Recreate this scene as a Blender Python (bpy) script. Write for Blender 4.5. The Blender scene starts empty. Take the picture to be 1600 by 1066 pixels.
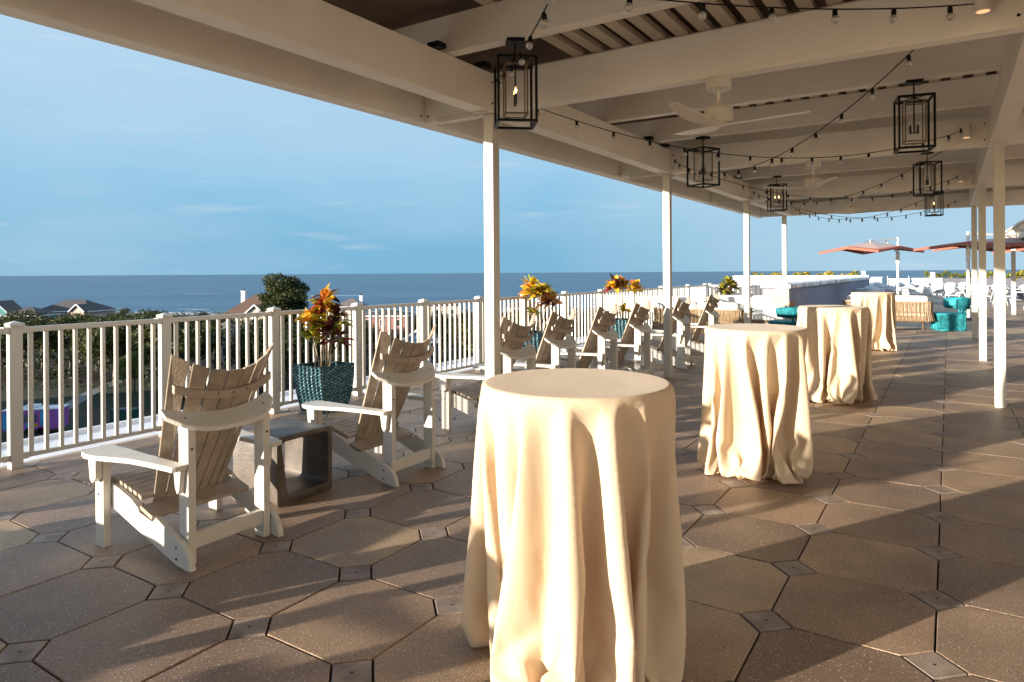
import bpy, bmesh, math, random
import numpy as np
from mathutils import Vector, Matrix
R=math.radians
rnd=random.Random(7)
C=bpy.context.scene.collection
# ------------------------------------------------------------------ helpers
class MB:
    """collects shapes; build() links them as one mesh object"""
    def __init__(s): s.v=[]; s.f=[]; s.mi=[]; s.cur=0
    def add(s,vs,fs):
        o=len(s.v); s.v+= [tuple(p) for p in vs]; s.f+=[tuple(i+o for i in f) for f in fs]; s.mi+=[s.cur]*len(fs)
    def box(s,x0,x1,y0,y1,z0,z1):
        s.add([(x0,y0,z0),(x1,y0,z0),(x1,y1,z0),(x0,y1,z0),(x0,y0,z1),(x1,y0,z1),(x1,y1,z1),(x0,y1,z1)],
              [(0,3,2,1),(4,5,6,7),(0,1,5,4),(1,2,6,5),(2,3,7,6),(3,0,4,7)])
    def bar(s,a,b,w,h,up=(0,0,1)):
        a=Vector(a);b=Vector(b);d=(b-a).normalized();u=Vector(up)
        if abs(d.dot(u))>.99: u=Vector((1,0,0))
        r=d.cross(u).normalized()*(w/2);u=r.cross(d).normalized()*(h/2)
        s.add([a-r-u,a+r-u,a+r+u,a-r+u,b-r-u,b+r-u,b+r+u,b-r+u],[(0,1,2,3),(7,6,5,4),(0,4,5,1),(1,5,6,2),(2,6,7,3),(3,7,4,0)])
    def prism(s,pts,axis,a0,a1):
        """outline pts (2-D, ccw) swept along axis between a0 and a1"""
        n=len(pts)
        def P(p,a): return {'x':(a,p[0],p[1]),'y':(p[0],a,p[1]),'z':(p[0],p[1],a)}[axis]
        s.add([P(p,a0) for p in pts]+[P(p,a1) for p in pts],
              [tuple(range(n-1,-1,-1)),tuple(range(n,2*n))]+[(i,(i+1)%n,n+(i+1)%n,n+i) for i in range(n)])
    def tube(s,path,r,n=8,cap=True):
        P=[Vector(p) for p in path]; m=len(P); rs=r if isinstance(r,(list,tuple)) else [r]*m
        ref=None; rings=[]
        for i,p in enumerate(P):
            d=(P[min(i+1,m-1)]-P[max(i-1,0)])
            d=d.normalized() if d.length>1e-9 else Vector((0,0,1))
            if ref is None: ref=Vector((0,0,1)) if abs(d.z)<.9 else Vector((1,0,0))
            a=(ref-d*ref.dot(d)).normalized(); ref=a; b=d.cross(a)
            rings.append([p+(a*math.cos(2*math.pi*k/n)+b*math.sin(2*math.pi*k/n))*rs[i] for k in range(n)])
        vs=[q for r_ in rings for q in r_]; fs=[]
        for i in range(m-1):
            for k in range(n):
                fs.append((i*n+k,i*n+(k+1)%n,(i+1)*n+(k+1)%n,(i+1)*n+k))
        if cap: fs+= [tuple(range(n-1,-1,-1)),tuple((m-1)*n+k for k in range(n))]
        s.add(vs,fs)
    def lathe(s,prof,c=(0,0,0),n=24):
        vs=[];fs=[];m=len(prof)
        for r,z in prof:
            for k in range(n): a=2*math.pi*k/n; vs.append((c[0]+r*math.cos(a),c[1]+r*math.sin(a),c[2]+z))
        for i in range(m-1):
            for k in range(n): fs.append((i*n+k,i*n+(k+1)%n,(i+1)*n+(k+1)%n,(i+1)*n+k))
        fs+=[tuple(range(n-1,-1,-1)),tuple((m-1)*n+k for k in range(n))]
        s.add(vs,fs)
    def rbox(s,x0,x1,y0,y1,z0,z1,rr=.05,n=4,puff=0.):
        """soft rounded cushion-like box (superellipsoid-ish)"""
        cx,cy,cz=(x0+x1)/2,(y0+y1)/2,(z0+z1)/2; hx,hy,hz=(x1-x0)/2,(y1-y0)/2,(z1-z0)/2
        N=9; vs=[];idx={}
        def key(i,j,k): return (i,j,k)
        fs=[]
        def pt(i,j,k):
            if (i,j,k) in idx: return idx[(i,j,k)]
            p=Vector((i/N*2-1,j/N*2-1,k/N*2-1))
            q=Vector((p.x*hx,p.y*hy,p.z*hz)); inner=Vector((max(-hx+rr,min(hx-rr,q.x)),max(-hy+rr,min(hy-rr,q.y)),max(-hz+rr,min(hz-rr,q.z))))
            d=q-inner
            if d.length>1e-9: q=inner+d.normalized()*min(rr,d.length if d.length<rr else rr)
            if puff: q.z+= (1 if p.z>0 else -1)*puff*(1-p.x**2)*(1-p.y**2)*abs(p.z)
            idx[(i,j,k)]=len(vs); vs.append((cx+q.x,cy+q.y,cz+q.z)); return idx[(i,j,k)]
        for a in range(N):
            for b in range(N):
                fs.append((pt(a,b,0),pt(a,b+1,0),pt(a+1,b+1,0),pt(a+1,b,0)))
                fs.append((pt(a,b,N),pt(a+1,b,N),pt(a+1,b+1,N),pt(a,b+1,N)))
                fs.append((pt(a,0,b),pt(a+1,0,b),pt(a+1,0,b+1),pt(a,0,b+1)))
                fs.append((pt(a,N,b),pt(a,N,b+1),pt(a+1,N,b+1),pt(a+1,N,b)))
                fs.append((pt(0,a,b),pt(0,a,b+1),pt(0,a+1,b+1),pt(0,a+1,b)))
                fs.append((pt(N,a,b),pt(N,a+1,b),pt(N,a+1,b+1),pt(N,a,b+1)))
        s.add(vs,fs)
    def build(s,name,mat,parent=None,loc=(0,0,0),rz=0.,bev=0.,smooth=False,auto=None):
        me=bpy.data.meshes.new(name); me.from_pydata(s.v,[],s.f)
        for m in (mat if isinstance(mat,(list,tuple)) else [mat]): me.materials.append(m)
        if len(me.materials)>1: me.polygons.foreach_set('material_index',s.mi)
        if bev:
            b=bmesh.new(); b.from_mesh(me); bmesh.ops.recalc_face_normals(b,faces=b.faces)
            es=[e for e in b.edges if len(e.link_faces)==2 and e.calc_face_angle(0)>.6]
            bmesh.ops.bevel(b,geom=es,offset=bev,segments=2,profile=.6,affect='EDGES',clamp_overlap=True)
            b.to_mesh(me); b.free()
        if smooth: me.polygons.foreach_set('use_smooth',[True]*len(me.polygons))
        if auto: 
            me.polygons.foreach_set('use_smooth',[True]*len(me.polygons)); me.set_sharp_from_angle(angle=R(auto))
        me.update()
        o=bpy.data.objects.new(name,me); C.objects.link(o); o.location=loc; o.rotation_euler[2]=rz
        if parent: o.parent=parent
        return o
def tag(o,label=None,cat=None,group=None,kind=None):
    if label: o['label']=label
    if cat: o['category']=cat
    if group: o['group']=group
    if kind: o['kind']=kind
    return o
def empty(name,loc=(0,0,0),rz=0.,label=None,cat=None,group=None):
    o=bpy.data.objects.new(name,None); C.objects.link(o); o.location=loc; o.rotation_euler[2]=rz; o.empty_display_size=.1
    return tag(o,label,cat,group)
def kids(o): return [c for c in bpy.data.objects if c.parent==o]
def copy_tree(o,parent=None,tree=None):
    c=o.copy(); C.objects.link(c)
    if parent: c.parent=parent
    for ch in kids(o): copy_tree(ch,c)
    return c
def place(proto,first,loc,rz=0,label=None,group=None,scale=None):
    o=proto if first else copy_tree(proto)
    o.location=loc; o.rotation_euler[2]=rz
    if scale: o.scale=scale
    if label: o['label']=label
    if group: o['group']=group
    return o
# ------------------------------------------------------------------ materials
def mat(name,col,rough=.6,var=.08,vscale=3.,bump=0.,bscale=60.,metal=0.,spec=.5,trans=0.,col2=None,detail=4.,coat=0.,sub=0.):
    m=bpy.data.materials.new(name); m.use_nodes=True; nt=m.node_tree; p=nt.nodes['Principled BSDF']
    p.inputs['Roughness'].default_value=rough; p.inputs['Metallic'].default_value=metal; p.inputs['Specular IOR Level'].default_value=spec
    if trans: p.inputs['Transmission Weight'].default_value=trans
    if coat: p.inputs['Coat Weight'].default_value=coat
    tc=nt.nodes.new('ShaderNodeTexCoord')
    n=nt.nodes.new('ShaderNodeTexNoise'); n.inputs['Scale'].default_value=vscale; n.inputs['Detail'].default_value=detail
    nt.links.new(tc.outputs['Object'],n.inputs['Vector'])
    r=nt.nodes.new('ShaderNodeValToRGB'); nt.links.new(n.outputs['Fac'],r.inputs[0])
    c1=[max(0,c*(1-var)) for c in col]; c2=[min(1,c*(1+var)) for c in (col2 or col)]
    r.color_ramp.elements[0].position=.35; r.color_ramp.elements[1].position=.65
    r.color_ramp.elements[0].color=(*c1,1); r.color_ramp.elements[1].color=(*c2,1)
    nt.links.new(r.outputs[0],p.inputs['Base Color'])
    if bump:
        b=nt.nodes.new('ShaderNodeTexNoise'); b.inputs['Scale'].default_value=bscale; b.inputs['Detail'].default_value=5
        nt.links.new(tc.outputs['Object'],b.inputs['Vector'])
        bp=nt.nodes.new('ShaderNodeBump'); bp.inputs['Strength'].default_value=bump; bp.inputs['Distance'].default_value=.01
        nt.links.new(b.outputs['Fac'],bp.inputs['Height']); nt.links.new(bp.outputs[0],p.inputs['Normal'])
    return m
def N(m,t): return m.node_tree.nodes.new(t)
def L(m,a,b): m.node_tree.links.new(a,b)
M={}
M['white']=mat('white paint',(.62,.585,.52),.45,.03,2.5,.12,25)
M['beam']=mat('cream beam paint',(.88,.83,.74),.5,.05,1.3,.10,9,spec=.3)
M['rail']=mat('white rail coating',(.58,.55,.49),.35,.02,3)
M['chairwhite']=mat('white recycled plastic lumber',(.66,.63,.57),.5,.03,9,.15,70)
M['taupe']=mat('taupe recycled plastic lumber',(.36,.288,.22),.6,.14,14,.25,90)
M['ledge']=mat('white roof coating',(.74,.74,.76),.5,.07,1.2,.2,20)
M['black']=mat('black iron',(.005,.005,.006),.5,.2,20,.1,50,spec=.2)
M['brass']=mat('aged brass',(.17,.12,.07),.4,.1,15,metal=.8)
M['concrete']=mat('dark polished concrete',(.075,.06,.048),.5,.25,5,.2,60,col2=(.11,.09,.075))
M['canvas']=mat('brown shade canvas',(.13,.09,.07),.9,.25,2.3,.3,8)
M['slat']=mat('cream slat paint',(.66,.58,.47),.6,.06,2)
M['fan']=mat('cream fan finish',(.70,.65,.56),.4,.03,4)
M['cushion']=mat('white cushion fabric',(.80,.77,.72),.9,.04,6,.3,150)
M['rope']=mat('tan outdoor rope',(.40,.28,.165),.85,.2,30,.4,150)
M['ropedark']=mat('brown woven frame',(.12,.075,.045),.7,.2,20)
M['teal']=mat('turquoise cord',(.006,.19,.235),.7,.25,14,.6,70,col2=(.012,.27,.32))
M['tealdark']=mat('deep teal cord',(.008,.06,.085),.7,.25,14,.6,70)
M['chairshell']=mat('white moulded plastic',(.78,.78,.78),.4,.03,4)
M['tabletop']=mat('pale table laminate',(.66,.66,.67),.35,.03,4)
M['umb_frame']=mat('white aluminium',(.75,.72,.66),.35,.02,4)
M['fabric_coral']=mat('coral awning fabric',(.33,.10,.065),.85,.08,4,.2,60)
M['fabric_pale']=mat('sun faded awning fabric',(.42,.30,.27),.85,.06,4,.2,60)
M['stucco_white']=mat('white stucco',(.74,.74,.75),.8,.04,2,.3,40)
M['stucco_shade']=mat('grey stucco with blue shade',(.26,.28,.36),.85,.08,2,.35,30)  # blue of the shaded parapet face put into the colour
M['stucco_beige']=mat('beige stucco',(.44,.39,.34),.85,.08,2,.35,30)
M['stone_cap']=mat('weathered white coping',(.58,.58,.60),.5,.35,3.5,.25,15,col2=(.78,.78,.80),detail=8)
M['planterbox']=mat('charcoal planter box',(.10,.10,.13),.6,.1,3)
M['stem']=mat('plant stem',(.30,.235,.16),.8,.2,15)
M['soil']=mat('potting soil',(.05,.035,.025),.95,.4,40,.8,50)
M['glassbulb']=None
def glass(name,tint=(.95,.97,1),rough=.02,alpha=.12,edge=.75):
    m=bpy.data.materials.new(name); m.use_nodes=True; nt=m.node_tree
    for n in list(nt.nodes):
        if n.type!='OUTPUT_MATERIAL': nt.nodes.remove(n)
    out=[n for n in nt.nodes if n.type=='OUTPUT_MATERIAL'][0]
    t=nt.nodes.new('ShaderNodeBsdfTransparent'); t.inputs[0].default_value=(*tint,1)
    g=nt.nodes.new('ShaderNodeBsdfGlossy'); g.inputs['Roughness'].default_value=rough
    fr=nt.nodes.new('ShaderNodeLayerWeight'); fr.inputs['Blend'].default_value=.35
    mp=nt.nodes.new('ShaderNodeMath'); mp.operation='MULTIPLY_ADD'; mp.inputs[1].default_value=edge; mp.inputs[2].default_value=alpha
    nt.links.new(fr.outputs['Fresnel'],mp.inputs[0])
    mx=nt.nodes.new('ShaderNodeMixShader'); nt.links.new(mp.outputs[0],mx.inputs[0]); nt.links.new(t.outputs[0],mx.inputs[1]); nt.links.new(g.outputs[0],mx.inputs[2])
    nt.links.new(mx.outputs[0],out.inputs[0]); return m
M['glassbulb']=glass('clear bulb glass',(.93,.92,.90),.05,.22)
_m=M['glassbulb']; _o=[n for n in _m.node_tree.nodes if n.type=='OUTPUT_MATERIAL'][0]; _s=_o.inputs[0].links[0].from_socket
_d=N(_m,'ShaderNodeBsdfTranslucent'); _d.inputs[0].default_value=(.9,.88,.84,1); _e=N(_m,'ShaderNodeBsdfDiffuse'); _e.inputs[0].default_value=(.85,.83,.8,1)
_a=N(_m,'ShaderNodeMixShader'); L(_m,_d.outputs[0],_a.inputs[1]); L(_m,_e.outputs[0],_a.inputs[2]); _x=N(_m,'ShaderNodeMixShader'); _x.inputs[0].default_value=.38; L(_m,_s,_x.inputs[1]); L(_m,_a.outputs[0],_x.inputs[2]); L(_m,_x.outputs[0],_o.inputs[0])
M['pane']=glass('clear pane',(.99,.99,.99),.02,.0,.22)
def emis(name,col,st):
    m=bpy.data.materials.new(name); m.use_nodes=True; p=m.node_tree.nodes['Principled BSDF']
    p.inputs['Base Color'].default_value=(*col,1); p.inputs['Emission Color'].default_value=(*col,1); p.inputs['Emission Strength'].default_value=st; return m
M['flame']=emis('lit filament',(1,.55,.18),14.)
M['warmlens']=emis('warm lamp lens',(1,.62,.32),.35)
M['candle']=mat('dark candle sleeve',(.03,.025,.02),.5)
# translucent table linen
m=mat('cream table linen',(.68,.55,.395),.85,.02,6,.12,260); M['linen']=m
nt=m.node_tree; p=nt.nodes['Principled BSDF']; out=[n for n in nt.nodes if n.type=='OUTPUT_MATERIAL'][0]
tl=N(m,'ShaderNodeBsdfTranslucent'); tl.inputs[0].default_value=(.86,.50,.20,1)
mx=N(m,'ShaderNodeMixShader'); mx.inputs[0].default_value=.14
L(m,p.outputs[0],mx.inputs[1]); L(m,tl.outputs[0],mx.inputs[2]); L(m,mx.outputs[0],out.inputs[0])
p.inputs['Sheen Weight'].default_value=.15; p.inputs['Specular IOR Level'].default_value=.2
_n=N(m,'ShaderNodeTexNoise'); _n.inputs['Scale'].default_value=9; _n.inputs['Detail'].default_value=6; _n.inputs['Roughness'].default_value=.6; _mp=N(m,'ShaderNodeMapping'); _mp.inputs['Scale'].default_value=(1,1,.35)
_tc=N(m,'ShaderNodeTexCoord'); L(m,_tc.outputs['Object'],_mp.inputs[0]); L(m,_mp.outputs[0],_n.inputs['Vector']); _b=N(m,'ShaderNodeBump'); _b.inputs['Strength'].default_value=.3; _b.inputs['Distance'].default_value=.008; L(m,_n.outputs['Fac'],_b.inputs['Height'])
_old=p.inputs['Normal'].links[0].from_socket; _bn=_old.node; L(m,_b.outputs[0],_bn.inputs['Normal'])
# pavers: each tile its own tone, fine exposed aggregate
def paver_mat():
    m=bpy.data.materials.new('exposed aggregate paver'); m.use_nodes=True; nt=m.node_tree; p=nt.nodes['Principled BSDF']
    tc=N(m,'ShaderNodeTexCoord'); at=N(m,'ShaderNodeAttribute'); at.attribute_name='tone'
    r=N(m,'ShaderNodeValToRGB'); L(m,at.outputs['Fac'],r.inputs[0]); e=r.color_ramp.elements
    e[0].color=(.24,.175,.13,1); e[1].color=(.47,.36,.24,1); e.new(.35).color=(.33,.245,.185,1); e.new(.7).color=(.39,.28,.19,1); 
    ng=N(m,'ShaderNodeTexNoise'); ng.inputs['Scale'].default_value=130; ng.inputs['Detail'].default_value=6; ng.inputs['Roughness'].default_value=.75; L(m,tc.outputs['Object'],ng.inputs['Vector'])
    rg=N(m,'ShaderNodeValToRGB'); rg.color_ramp.elements[0].position=.36; rg.color_ramp.elements[1].position=.66
    rg.color_ramp.elements[0].color=(.42,.40,.40,1); rg.color_ramp.elements[1].color=(1.5,1.48,1.44,1); L(m,ng.outputs['Fac'],rg.inputs[0])
    nb=N(m,'ShaderNodeTexNoise'); nb.inputs['Scale'].default_value=2.2; nb.inputs['Detail'].default_value=5; L(m,tc.outputs['Object'],nb.inputs['Vector'])
    rb=N(m,'ShaderNodeValToRGB'); rb.color_ramp.elements[0].position=.3; rb.color_ramp.elements[1].position=.72
    rb.color_ramp.elements[0].color=(.66,.63,.64,1); rb.color_ramp.elements[1].color=(1.18,1.16,1.12,1); L(m,nb.outputs['Fac'],rb.inputs[0])
    m1=N(m,'ShaderNodeMix'); m1.data_type='RGBA'; m1.blend_type='MULTIPLY'; m1.inputs['Factor'].default_value=1; L(m,r.outputs[0],m1.inputs['A']); L(m,rg.outputs[0],m1.inputs['B'])
    m2=N(m,'ShaderNodeMix'); m2.data_type='RGBA'; m2.blend_type='MULTIPLY'; m2.inputs['Factor'].default_value=1; L(m,m1.outputs['Result'],m2.inputs['A']); L(m,rb.outputs[0],m2.inputs['B'])
    vo=N(m,'ShaderNodeTexVoronoi'); vo.inputs['Scale'].default_value=74; L(m,tc.outputs['Object'],vo.inputs['Vector'])
    lt=N(m,'ShaderNodeMath'); lt.operation='LESS_THAN'; lt.inputs[1].default_value=.21; L(m,vo.outputs['Distance'],lt.inputs[0])
    sp=N(m,'ShaderNodeSeparateColor'); L(m,vo.outputs['Color'],sp.inputs[0])
    g2=N(m,'ShaderNodeMath'); g2.operation='GREATER_THAN'; g2.inputs[1].default_value=.55; L(m,sp.outputs[0],g2.inputs[0])
    mu=N(m,'ShaderNodeMath'); mu.operation='MULTIPLY'; L(m,lt.outputs[0],mu.inputs[0]); L(m,g2.outputs[0],mu.inputs[1])
    m3=N(m,'ShaderNodeMix'); m3.data_type='RGBA'; L(m,mu.outputs[0],m3.inputs['Factor']); L(m,m2.outputs['Result'],m3.inputs['A']); m3.inputs['B'].default_value=(.62,.57,.50,1)
    L(m,m3.outputs['Result'],p.inputs['Base Color'])
    bp=N(m,'ShaderNodeBump'); bp.inputs['Strength'].default_value=.55; bp.inputs['Distance'].default_value=.003; L(m,ng.outputs['Fac'],bp.inputs['Height']); L(m,bp.outputs[0],p.inputs['Normal'])
    rr=N(m,'ShaderNodeMapRange'); L(m,nb.outputs['Fac'],rr.inputs[0]); rr.inputs['To Min'].default_value=.40; rr.inputs['To Max'].default_value=.68; L(m,rr.outputs[0],p.inputs['Roughness'])
    p.inputs['Specular IOR Level'].default_value=.5
    return m
M['paver']=paver_mat()
M['insert']=mat('smooth concrete insert',(.25,.195,.16),.6,.22,7,.3,120,col2=(.31,.25,.21))
M['joint']=mat('dark joint',(.02,.016,.014),.9,.2,10)
M['helperwall']=mat('cream stucco',(.72,.64,.54),.85,.05,2,.3,40)
M['darkpane']=mat('dark door glass',(.04,.045,.05),.12,.1,1)
M['kerb']=mat('beige kerb stone',(.42,.34,.27),.7,.1,6,.3,120)
CLOTH_A=[380,-2,-6,-11,-14,-18,-22,-25,-28,-31,-33,-35,-38,-38,-40,-40,-39,-39,-39,-37,-35,-33,-31,-28,-26,-21,-18,-14,-11,-6,-2,2,6,11,14,18,22,25,28,31,33,35,38,38,39,40,40,39,39,37,35,33,31,28,25,22,18,14,11,6,10,-1,-6,-8,-13,-15,-18,-21,-25,-27,-29,-31,-33,-34,-36,-36,-37,-37,-37,-35,-36,-34,-33,-31,-29,-27,-24,-22,-19,-15,-12,-8,-6,-1,1,6,8,12,16,18,21,25,27,
28,32,33,34,36,35,37,38,36,37,35,35,32,31,29,27,25,21,18,15,13,8,6,9,0,-3,-9,-12,-11,-16,-18,-26,-24,-23,-26,-30,-32,-32,-31,-34,-36,-35,-34,-33,-32,-33,-33,-34,-29,-26,-22,-25,-18,-20,-16,-16,-13,-4,-2,-1,-1,-1,10,14,14,11,19,25,24,22,27,32,32,32,32,32,33,36,35,35,32,33,33,33,28,24,25,27,21,20,10,12,14,9,1,-4,-3,15,-16,-18,-16,10,-11,
-32,-32,-24,-12,-20,-33,-35,-32,-22,-26,-34,-35,-33,-28,-30,-21,-34,-35,-36,-29,-18,-8,-30,-10,-19,-23,-10,-23,-23,8,9,-1,0,-8,0,26,16,10,-2,31,23,24,8,24,35,33,32,23,29,26,33,36,32,30,24,33,33,32,26,13,24,30,34,19,-11,10,18,20,-2,-5,3,-5,22,-9,-28,-18,3,19,-22,-35,-35,-20,-5,-22,-31,-35,-33,-15,-19,-34,-32,-34,-24,-32,-22,-17,-35,-36,-36,-31,-9,2,-28,
-6,-12,-27,-22,-8,-32,-18,14,12,-1,1,-13,-10,27,28,13,-11,15,33,23,15,1,23,35,35,31,19,23,22,30,35,31,29,28,18,32,32,30,28,8,19,31,36,28,-12,-10,15,27,17,-15,-3,3,-8,28,1,-31,-25,-6,26,7,-31,-38,-33,-15,-1,-24,-28,-36,-33,-11,-9,-34,-30,-34,-27,-24,-33,-9,-19,-36,-37,-36,-31,-1,10,-25,-12,2,-25,-28,-12,-24,-29,-12,17,17,-1,1,-17,-18,23,31,23,
-4,-10,26,34,19,7,-2,25,34,36,31,16,19,27,15,34,33,25,33,19,16,34,28,29,29,5,13,30,38,33,5,-25,-4,24,27,11,-23,-2,3,-10,31,10,-28,-27,-19,20,28,-11,-36,-39,-31,-7,0,-27,-24,-37,-33,-9,0,-30,-30,-33,-32,-21,-26,-29,-1,-21,-36,-37,-36,-31,5,17,-20,-16,8,-15,-31,-24,-13,-34,-24,-5,21,18,1,1,-22,-23,17,34,28,6,-18,8,30,31,15,-1,-2,28,32,
37,31,15,14,31,6,27,35,24,28,32,7,22,36,25,24,30,4,8,27,39,37,17,-18,-26,6,30,26,2,-29,0,3,-10,34,16,-23,-34,-23,11,34,16,-26,-41,-39,-26,-1,0,-28,-22,-36,-34,-10,8,-21,-33,-30,-34,-28,-17,-30,-18,2,-23,-35,-39,-36,-31,11,24,-14,-19,9,-3,-27,-31,-17,-27,-33,-22,4,23,20,3,-1,-25,-28,11,33,33,16,-16,-13,21,34,27,10,-7,0,29,31,38,32,14,
11,29,7,16,33,27,22,34,23,3,26,36,27,15,32,3,3,23,38,40,28,-5,-31,-20,16,33,24,-7,-33,1,3,-9,36,21,-19,-34,-30,2,31,34,-4,-36,-42,-38,-21,5,-2,-28,-20,-36,-34,-15,14,-8,-34,-28,-33,-33,-23,-18,-29,-6,2,-25,-35,-40,-37,-29,16,29,-5,-22,4,6,-17,-30,-28,-19,-35,-21,-27,11,24,22,4,-2,-28,-31,0,34,36,24,-5,-28,12,26,31,22,5,-11,2,30,30,
39,32,15,8,26,21,-2,26,33,19,25,34,10,6,29,36,26,10,31,4,0,17,37,41,36,9,-26,-34,-8,25,34,19,-17,-35,3,2,-8,38,26,-16,-33,-32,-9,25,38,24,-23,-41,-43,-36,-14,10,-5,-28,-19,-34,-35,-19,12,11,-32,-30,-30,-35,-29,-16,-20,-25,1,1,-28,-34,-41,-37,-28,21,31,5,-22,1,6,-22,-7,-31,-25,-28,-33,-18,-25,16,25,24,6,-5,-30,-33,-10,30,38,32,7,-26,-13,
28,24,29,17,0,-15,5,31,29,40,32,16,7,21,30,-4,10,33,27,16,28,29,-1,12,32,35,25,7,28,6,-4,13,34,41,40,23,-18,-37,-26,5,31,33,11,-25,-33,3,1,-5,38,28,-9,-35,-33,-15,16,38,38,2,-34,-45,-42,-32,-7,13,-9,-25,-19,-33,-36,-21,12,20,-23,-33,-28,-33,-34,-20,-13,-26,-17,6,-2,-30,-34,-40,-38,-27,29,31,12,-19,-2,8,-27,-8,-8,-32,-29,-33,-22,-23,-20,
19,27,25,9,-8,-34,-34,-17,23,41,35,18,-14,-32,11,30,23,28,12,-5,-16,7,31,29,40,34,17,6,17,33,5,-6,24,34,21,17,29,18,-5,18,33,33,24,6,24,7,-5,7,31,41,42,32,0,-34,-39,-17,15,35,32,0,-31,-31,4,-7,6,35,29,2,-33,-36,-22,7,34,40,28,-16,-42,-45,-41,-28,0,14,-13,-24,-18,-30,-37,-23,12,24,-9,-35,-28,-31,-35,-27,-9,-18,-29,-9,8,-4,-32,
-34,-41,-37,-28,28,36,23,-14,-5,9,-24,-23,5,-15,-31,-34,-33,-15,-29,-14,22,27,26,12,-10,-38,-35,-22,15,41,39,25,-1,-31,-17,28,23,27,24,8,-9,-17,9,32,28,41,34,18,7,13,32,17,-10,6,33,28,11,22,31,4,-1,22,34,29,25,13,10,11,-6,1,27,40,43,39,14,-22,-40,-36,-7,23,38,27,-11,-33,-29,5,-13,14,33,25,13,-26,-38,-28,-3,28,41,39,9,-30,-46,-45,-39,
-21,5,14,-16,-26,-16,-27,-37,-25,11,26,3,-29,-30,-30,-35,-33,-15,-6,-25,-27,0,6,-5,-33,-35,-41,-38,-27,25,37,35,-4,-9,10,-19,-33,-2,2,-22,-32,-37,-27,-14,-31,-8,24,28,25,16,-13,-40,-35,-27,6,39,41,32,9,-20,-34,8,29,18,32,20,3,-12,-17,12,31,29,40,36,19,7,11,29,26,-7,-9,23,34,15,12,29,25,-5,4,24,34,29,19,1,16,18,-7,-3,21,40,42,43,26,
-7,-36,-44,-28,4,30,38,20,-20,-34,-28,4,-13,19,33,27,15,-17,-38,-34,-13,19,41,41,30,-8,-40,-48,-44,-36,-15,9,14,-20,-26,-17,-21,-38,-27,10,26,13,-22,-34,-27,-31,-35,-26,-6,-9,-30,-20,3,6,-7,-34,-36,-40,-39,-27,23,38,40,15,-13,8,-13,-36,-19,9,-6,-26,-35,-36,-21,-15,-32,-1,25,28,26,18,-15,-41,-36,-31,-2,34,43,38,18,-10,-33,-19,25,23,20,32,16,-3,-15,-18,17,
31,29,41,36,21,7,9,26,31,2,-17,7,32,26,7,18,33,15,-9,8,27,33,26,4,2,21,23,-6,-5,14,38,42,45,35,7,-26,-44,-42,-18,13,35,37,11,-27,-33,-28,3,-14,24,33,31,13,-6,-37,-37,-23,9,38,43,38,16,-24,-46,-49,-42,-31,-10,13,12,-22,-27,-14,-19,-38,-29,6,26,21,-11,-35,-29,-27,-34,-32,-17,-6,-10,-32,-11,6,4,-8,-35,-36,-42,-39,-26,20,39,42,29,-6,3,
-8,-35,-30,-3,9,-12,-31,-37,-31,-18,-17,-30,4,26,27,26,21,-16,-43,-36,-33,-12,30,44,41,25,1,-26,-34,4,30,15,26,31,11,-7,-21,-16,22,31,29,41,38,21,7,10,21,34,13,-17,-9,22,33,14,7,25,31,3,-7,11,30,33,14,-2,1,27,26,-3,-7,6,36,42,45,42,19,-14,-38,-47,-35,-8,20,39,34,1,-32,-32,-27,0,-12,26,34,33,16,1,-37,-36,-30,-3,32,43,42,32,-1,
-36,-50,-48,-40,-26,-6,16,10,-22,-28,-14,-16,-38,-30,0,26,27,1,-31,-33,-27,-28,-35,-25,-13,2,-21,-28,-4,6,2,-9,-35,-37,-42,-40,-24,17,39,42,38,11,1,-10,-32,-36,-17,8,7,-22,-35,-35,-26,-14,-23,-27,10,27,28,27,20,-17,-44,-37,-35,-20,24,44,43,31,11,-17,-33,-20,19,22,17,31,27,5,-11,-24,-12,26,30,29,42,38,22,8,9,19,33,22,-11,-18,6,31,26,7,9,32,25,
-5,-6,14,32,29,2,-2,2,32,25,0,-4,-3,32,41,45,46,31,-2,-30,-46,-45,-25,0,27,40,30,-10,-34,-31,-27,-4,-7,28,34,34,18,7,-31,-37,-35,-14,22,44,43,39,20,-17,-46,-51,-46,-37,-20,-3,19,6,-25,-20,-12,-19,-39,-31,-4,25,30,11,-22,-35,-26,-27,-35,-31,-19,-5,2,-31,-20,-1,7,-2,-8,-35,-38,-43,-41,-21,13,39,43,41,24,5,-8,-31,-36,-27,-1,15,-7,-28,-36,-32,-21,
-13,-27,-23,15,28,32,23,20,-18,-44,-39,-36,-26,16,43,45,34,19,-6,-30,-30,-4,17,22,30,29,22,0,-16,-26,-8,29,30,29,42,39,28,6,8,16,30,29,0,-21,-10,20,33,17,7,11,34,15,-8,-4,17,34,19,-3,0,0,32,26,4,-4,-5,25,40,45,48,39,12,-20,-41,-49,-40,-13,5,32,42,22,-19,-34,-32,-24,-4,-8,29,35,35,27,3,-23,-39,-36,-23,11,40,44,42,34,6,-33,-50,
-51,-43,-33,-16,0,20,3,-28,-17,-17,-13,-36,-31,-9,23,30,20,-11,-35,-27,-24,-34,-35,-25,-11,8,-14,-33,-12,3,5,5,-18,-34,-41,-43,-42,-17,9,39,43,42,32,11,-4,-26,-35,-34,-13,13,9,-17,-33,-36,-27,-18,-14,-30,-17,19,30,34,21,18,-18,-45,-40,-37,-30,6,41,46,36,25,5,-22,-33,-22,20,12,25,25,31,17,-7,-19,-25,-6,32,29,30,43,39,31,18,-3,13,26,33,11,-16,-20,2,
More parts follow.
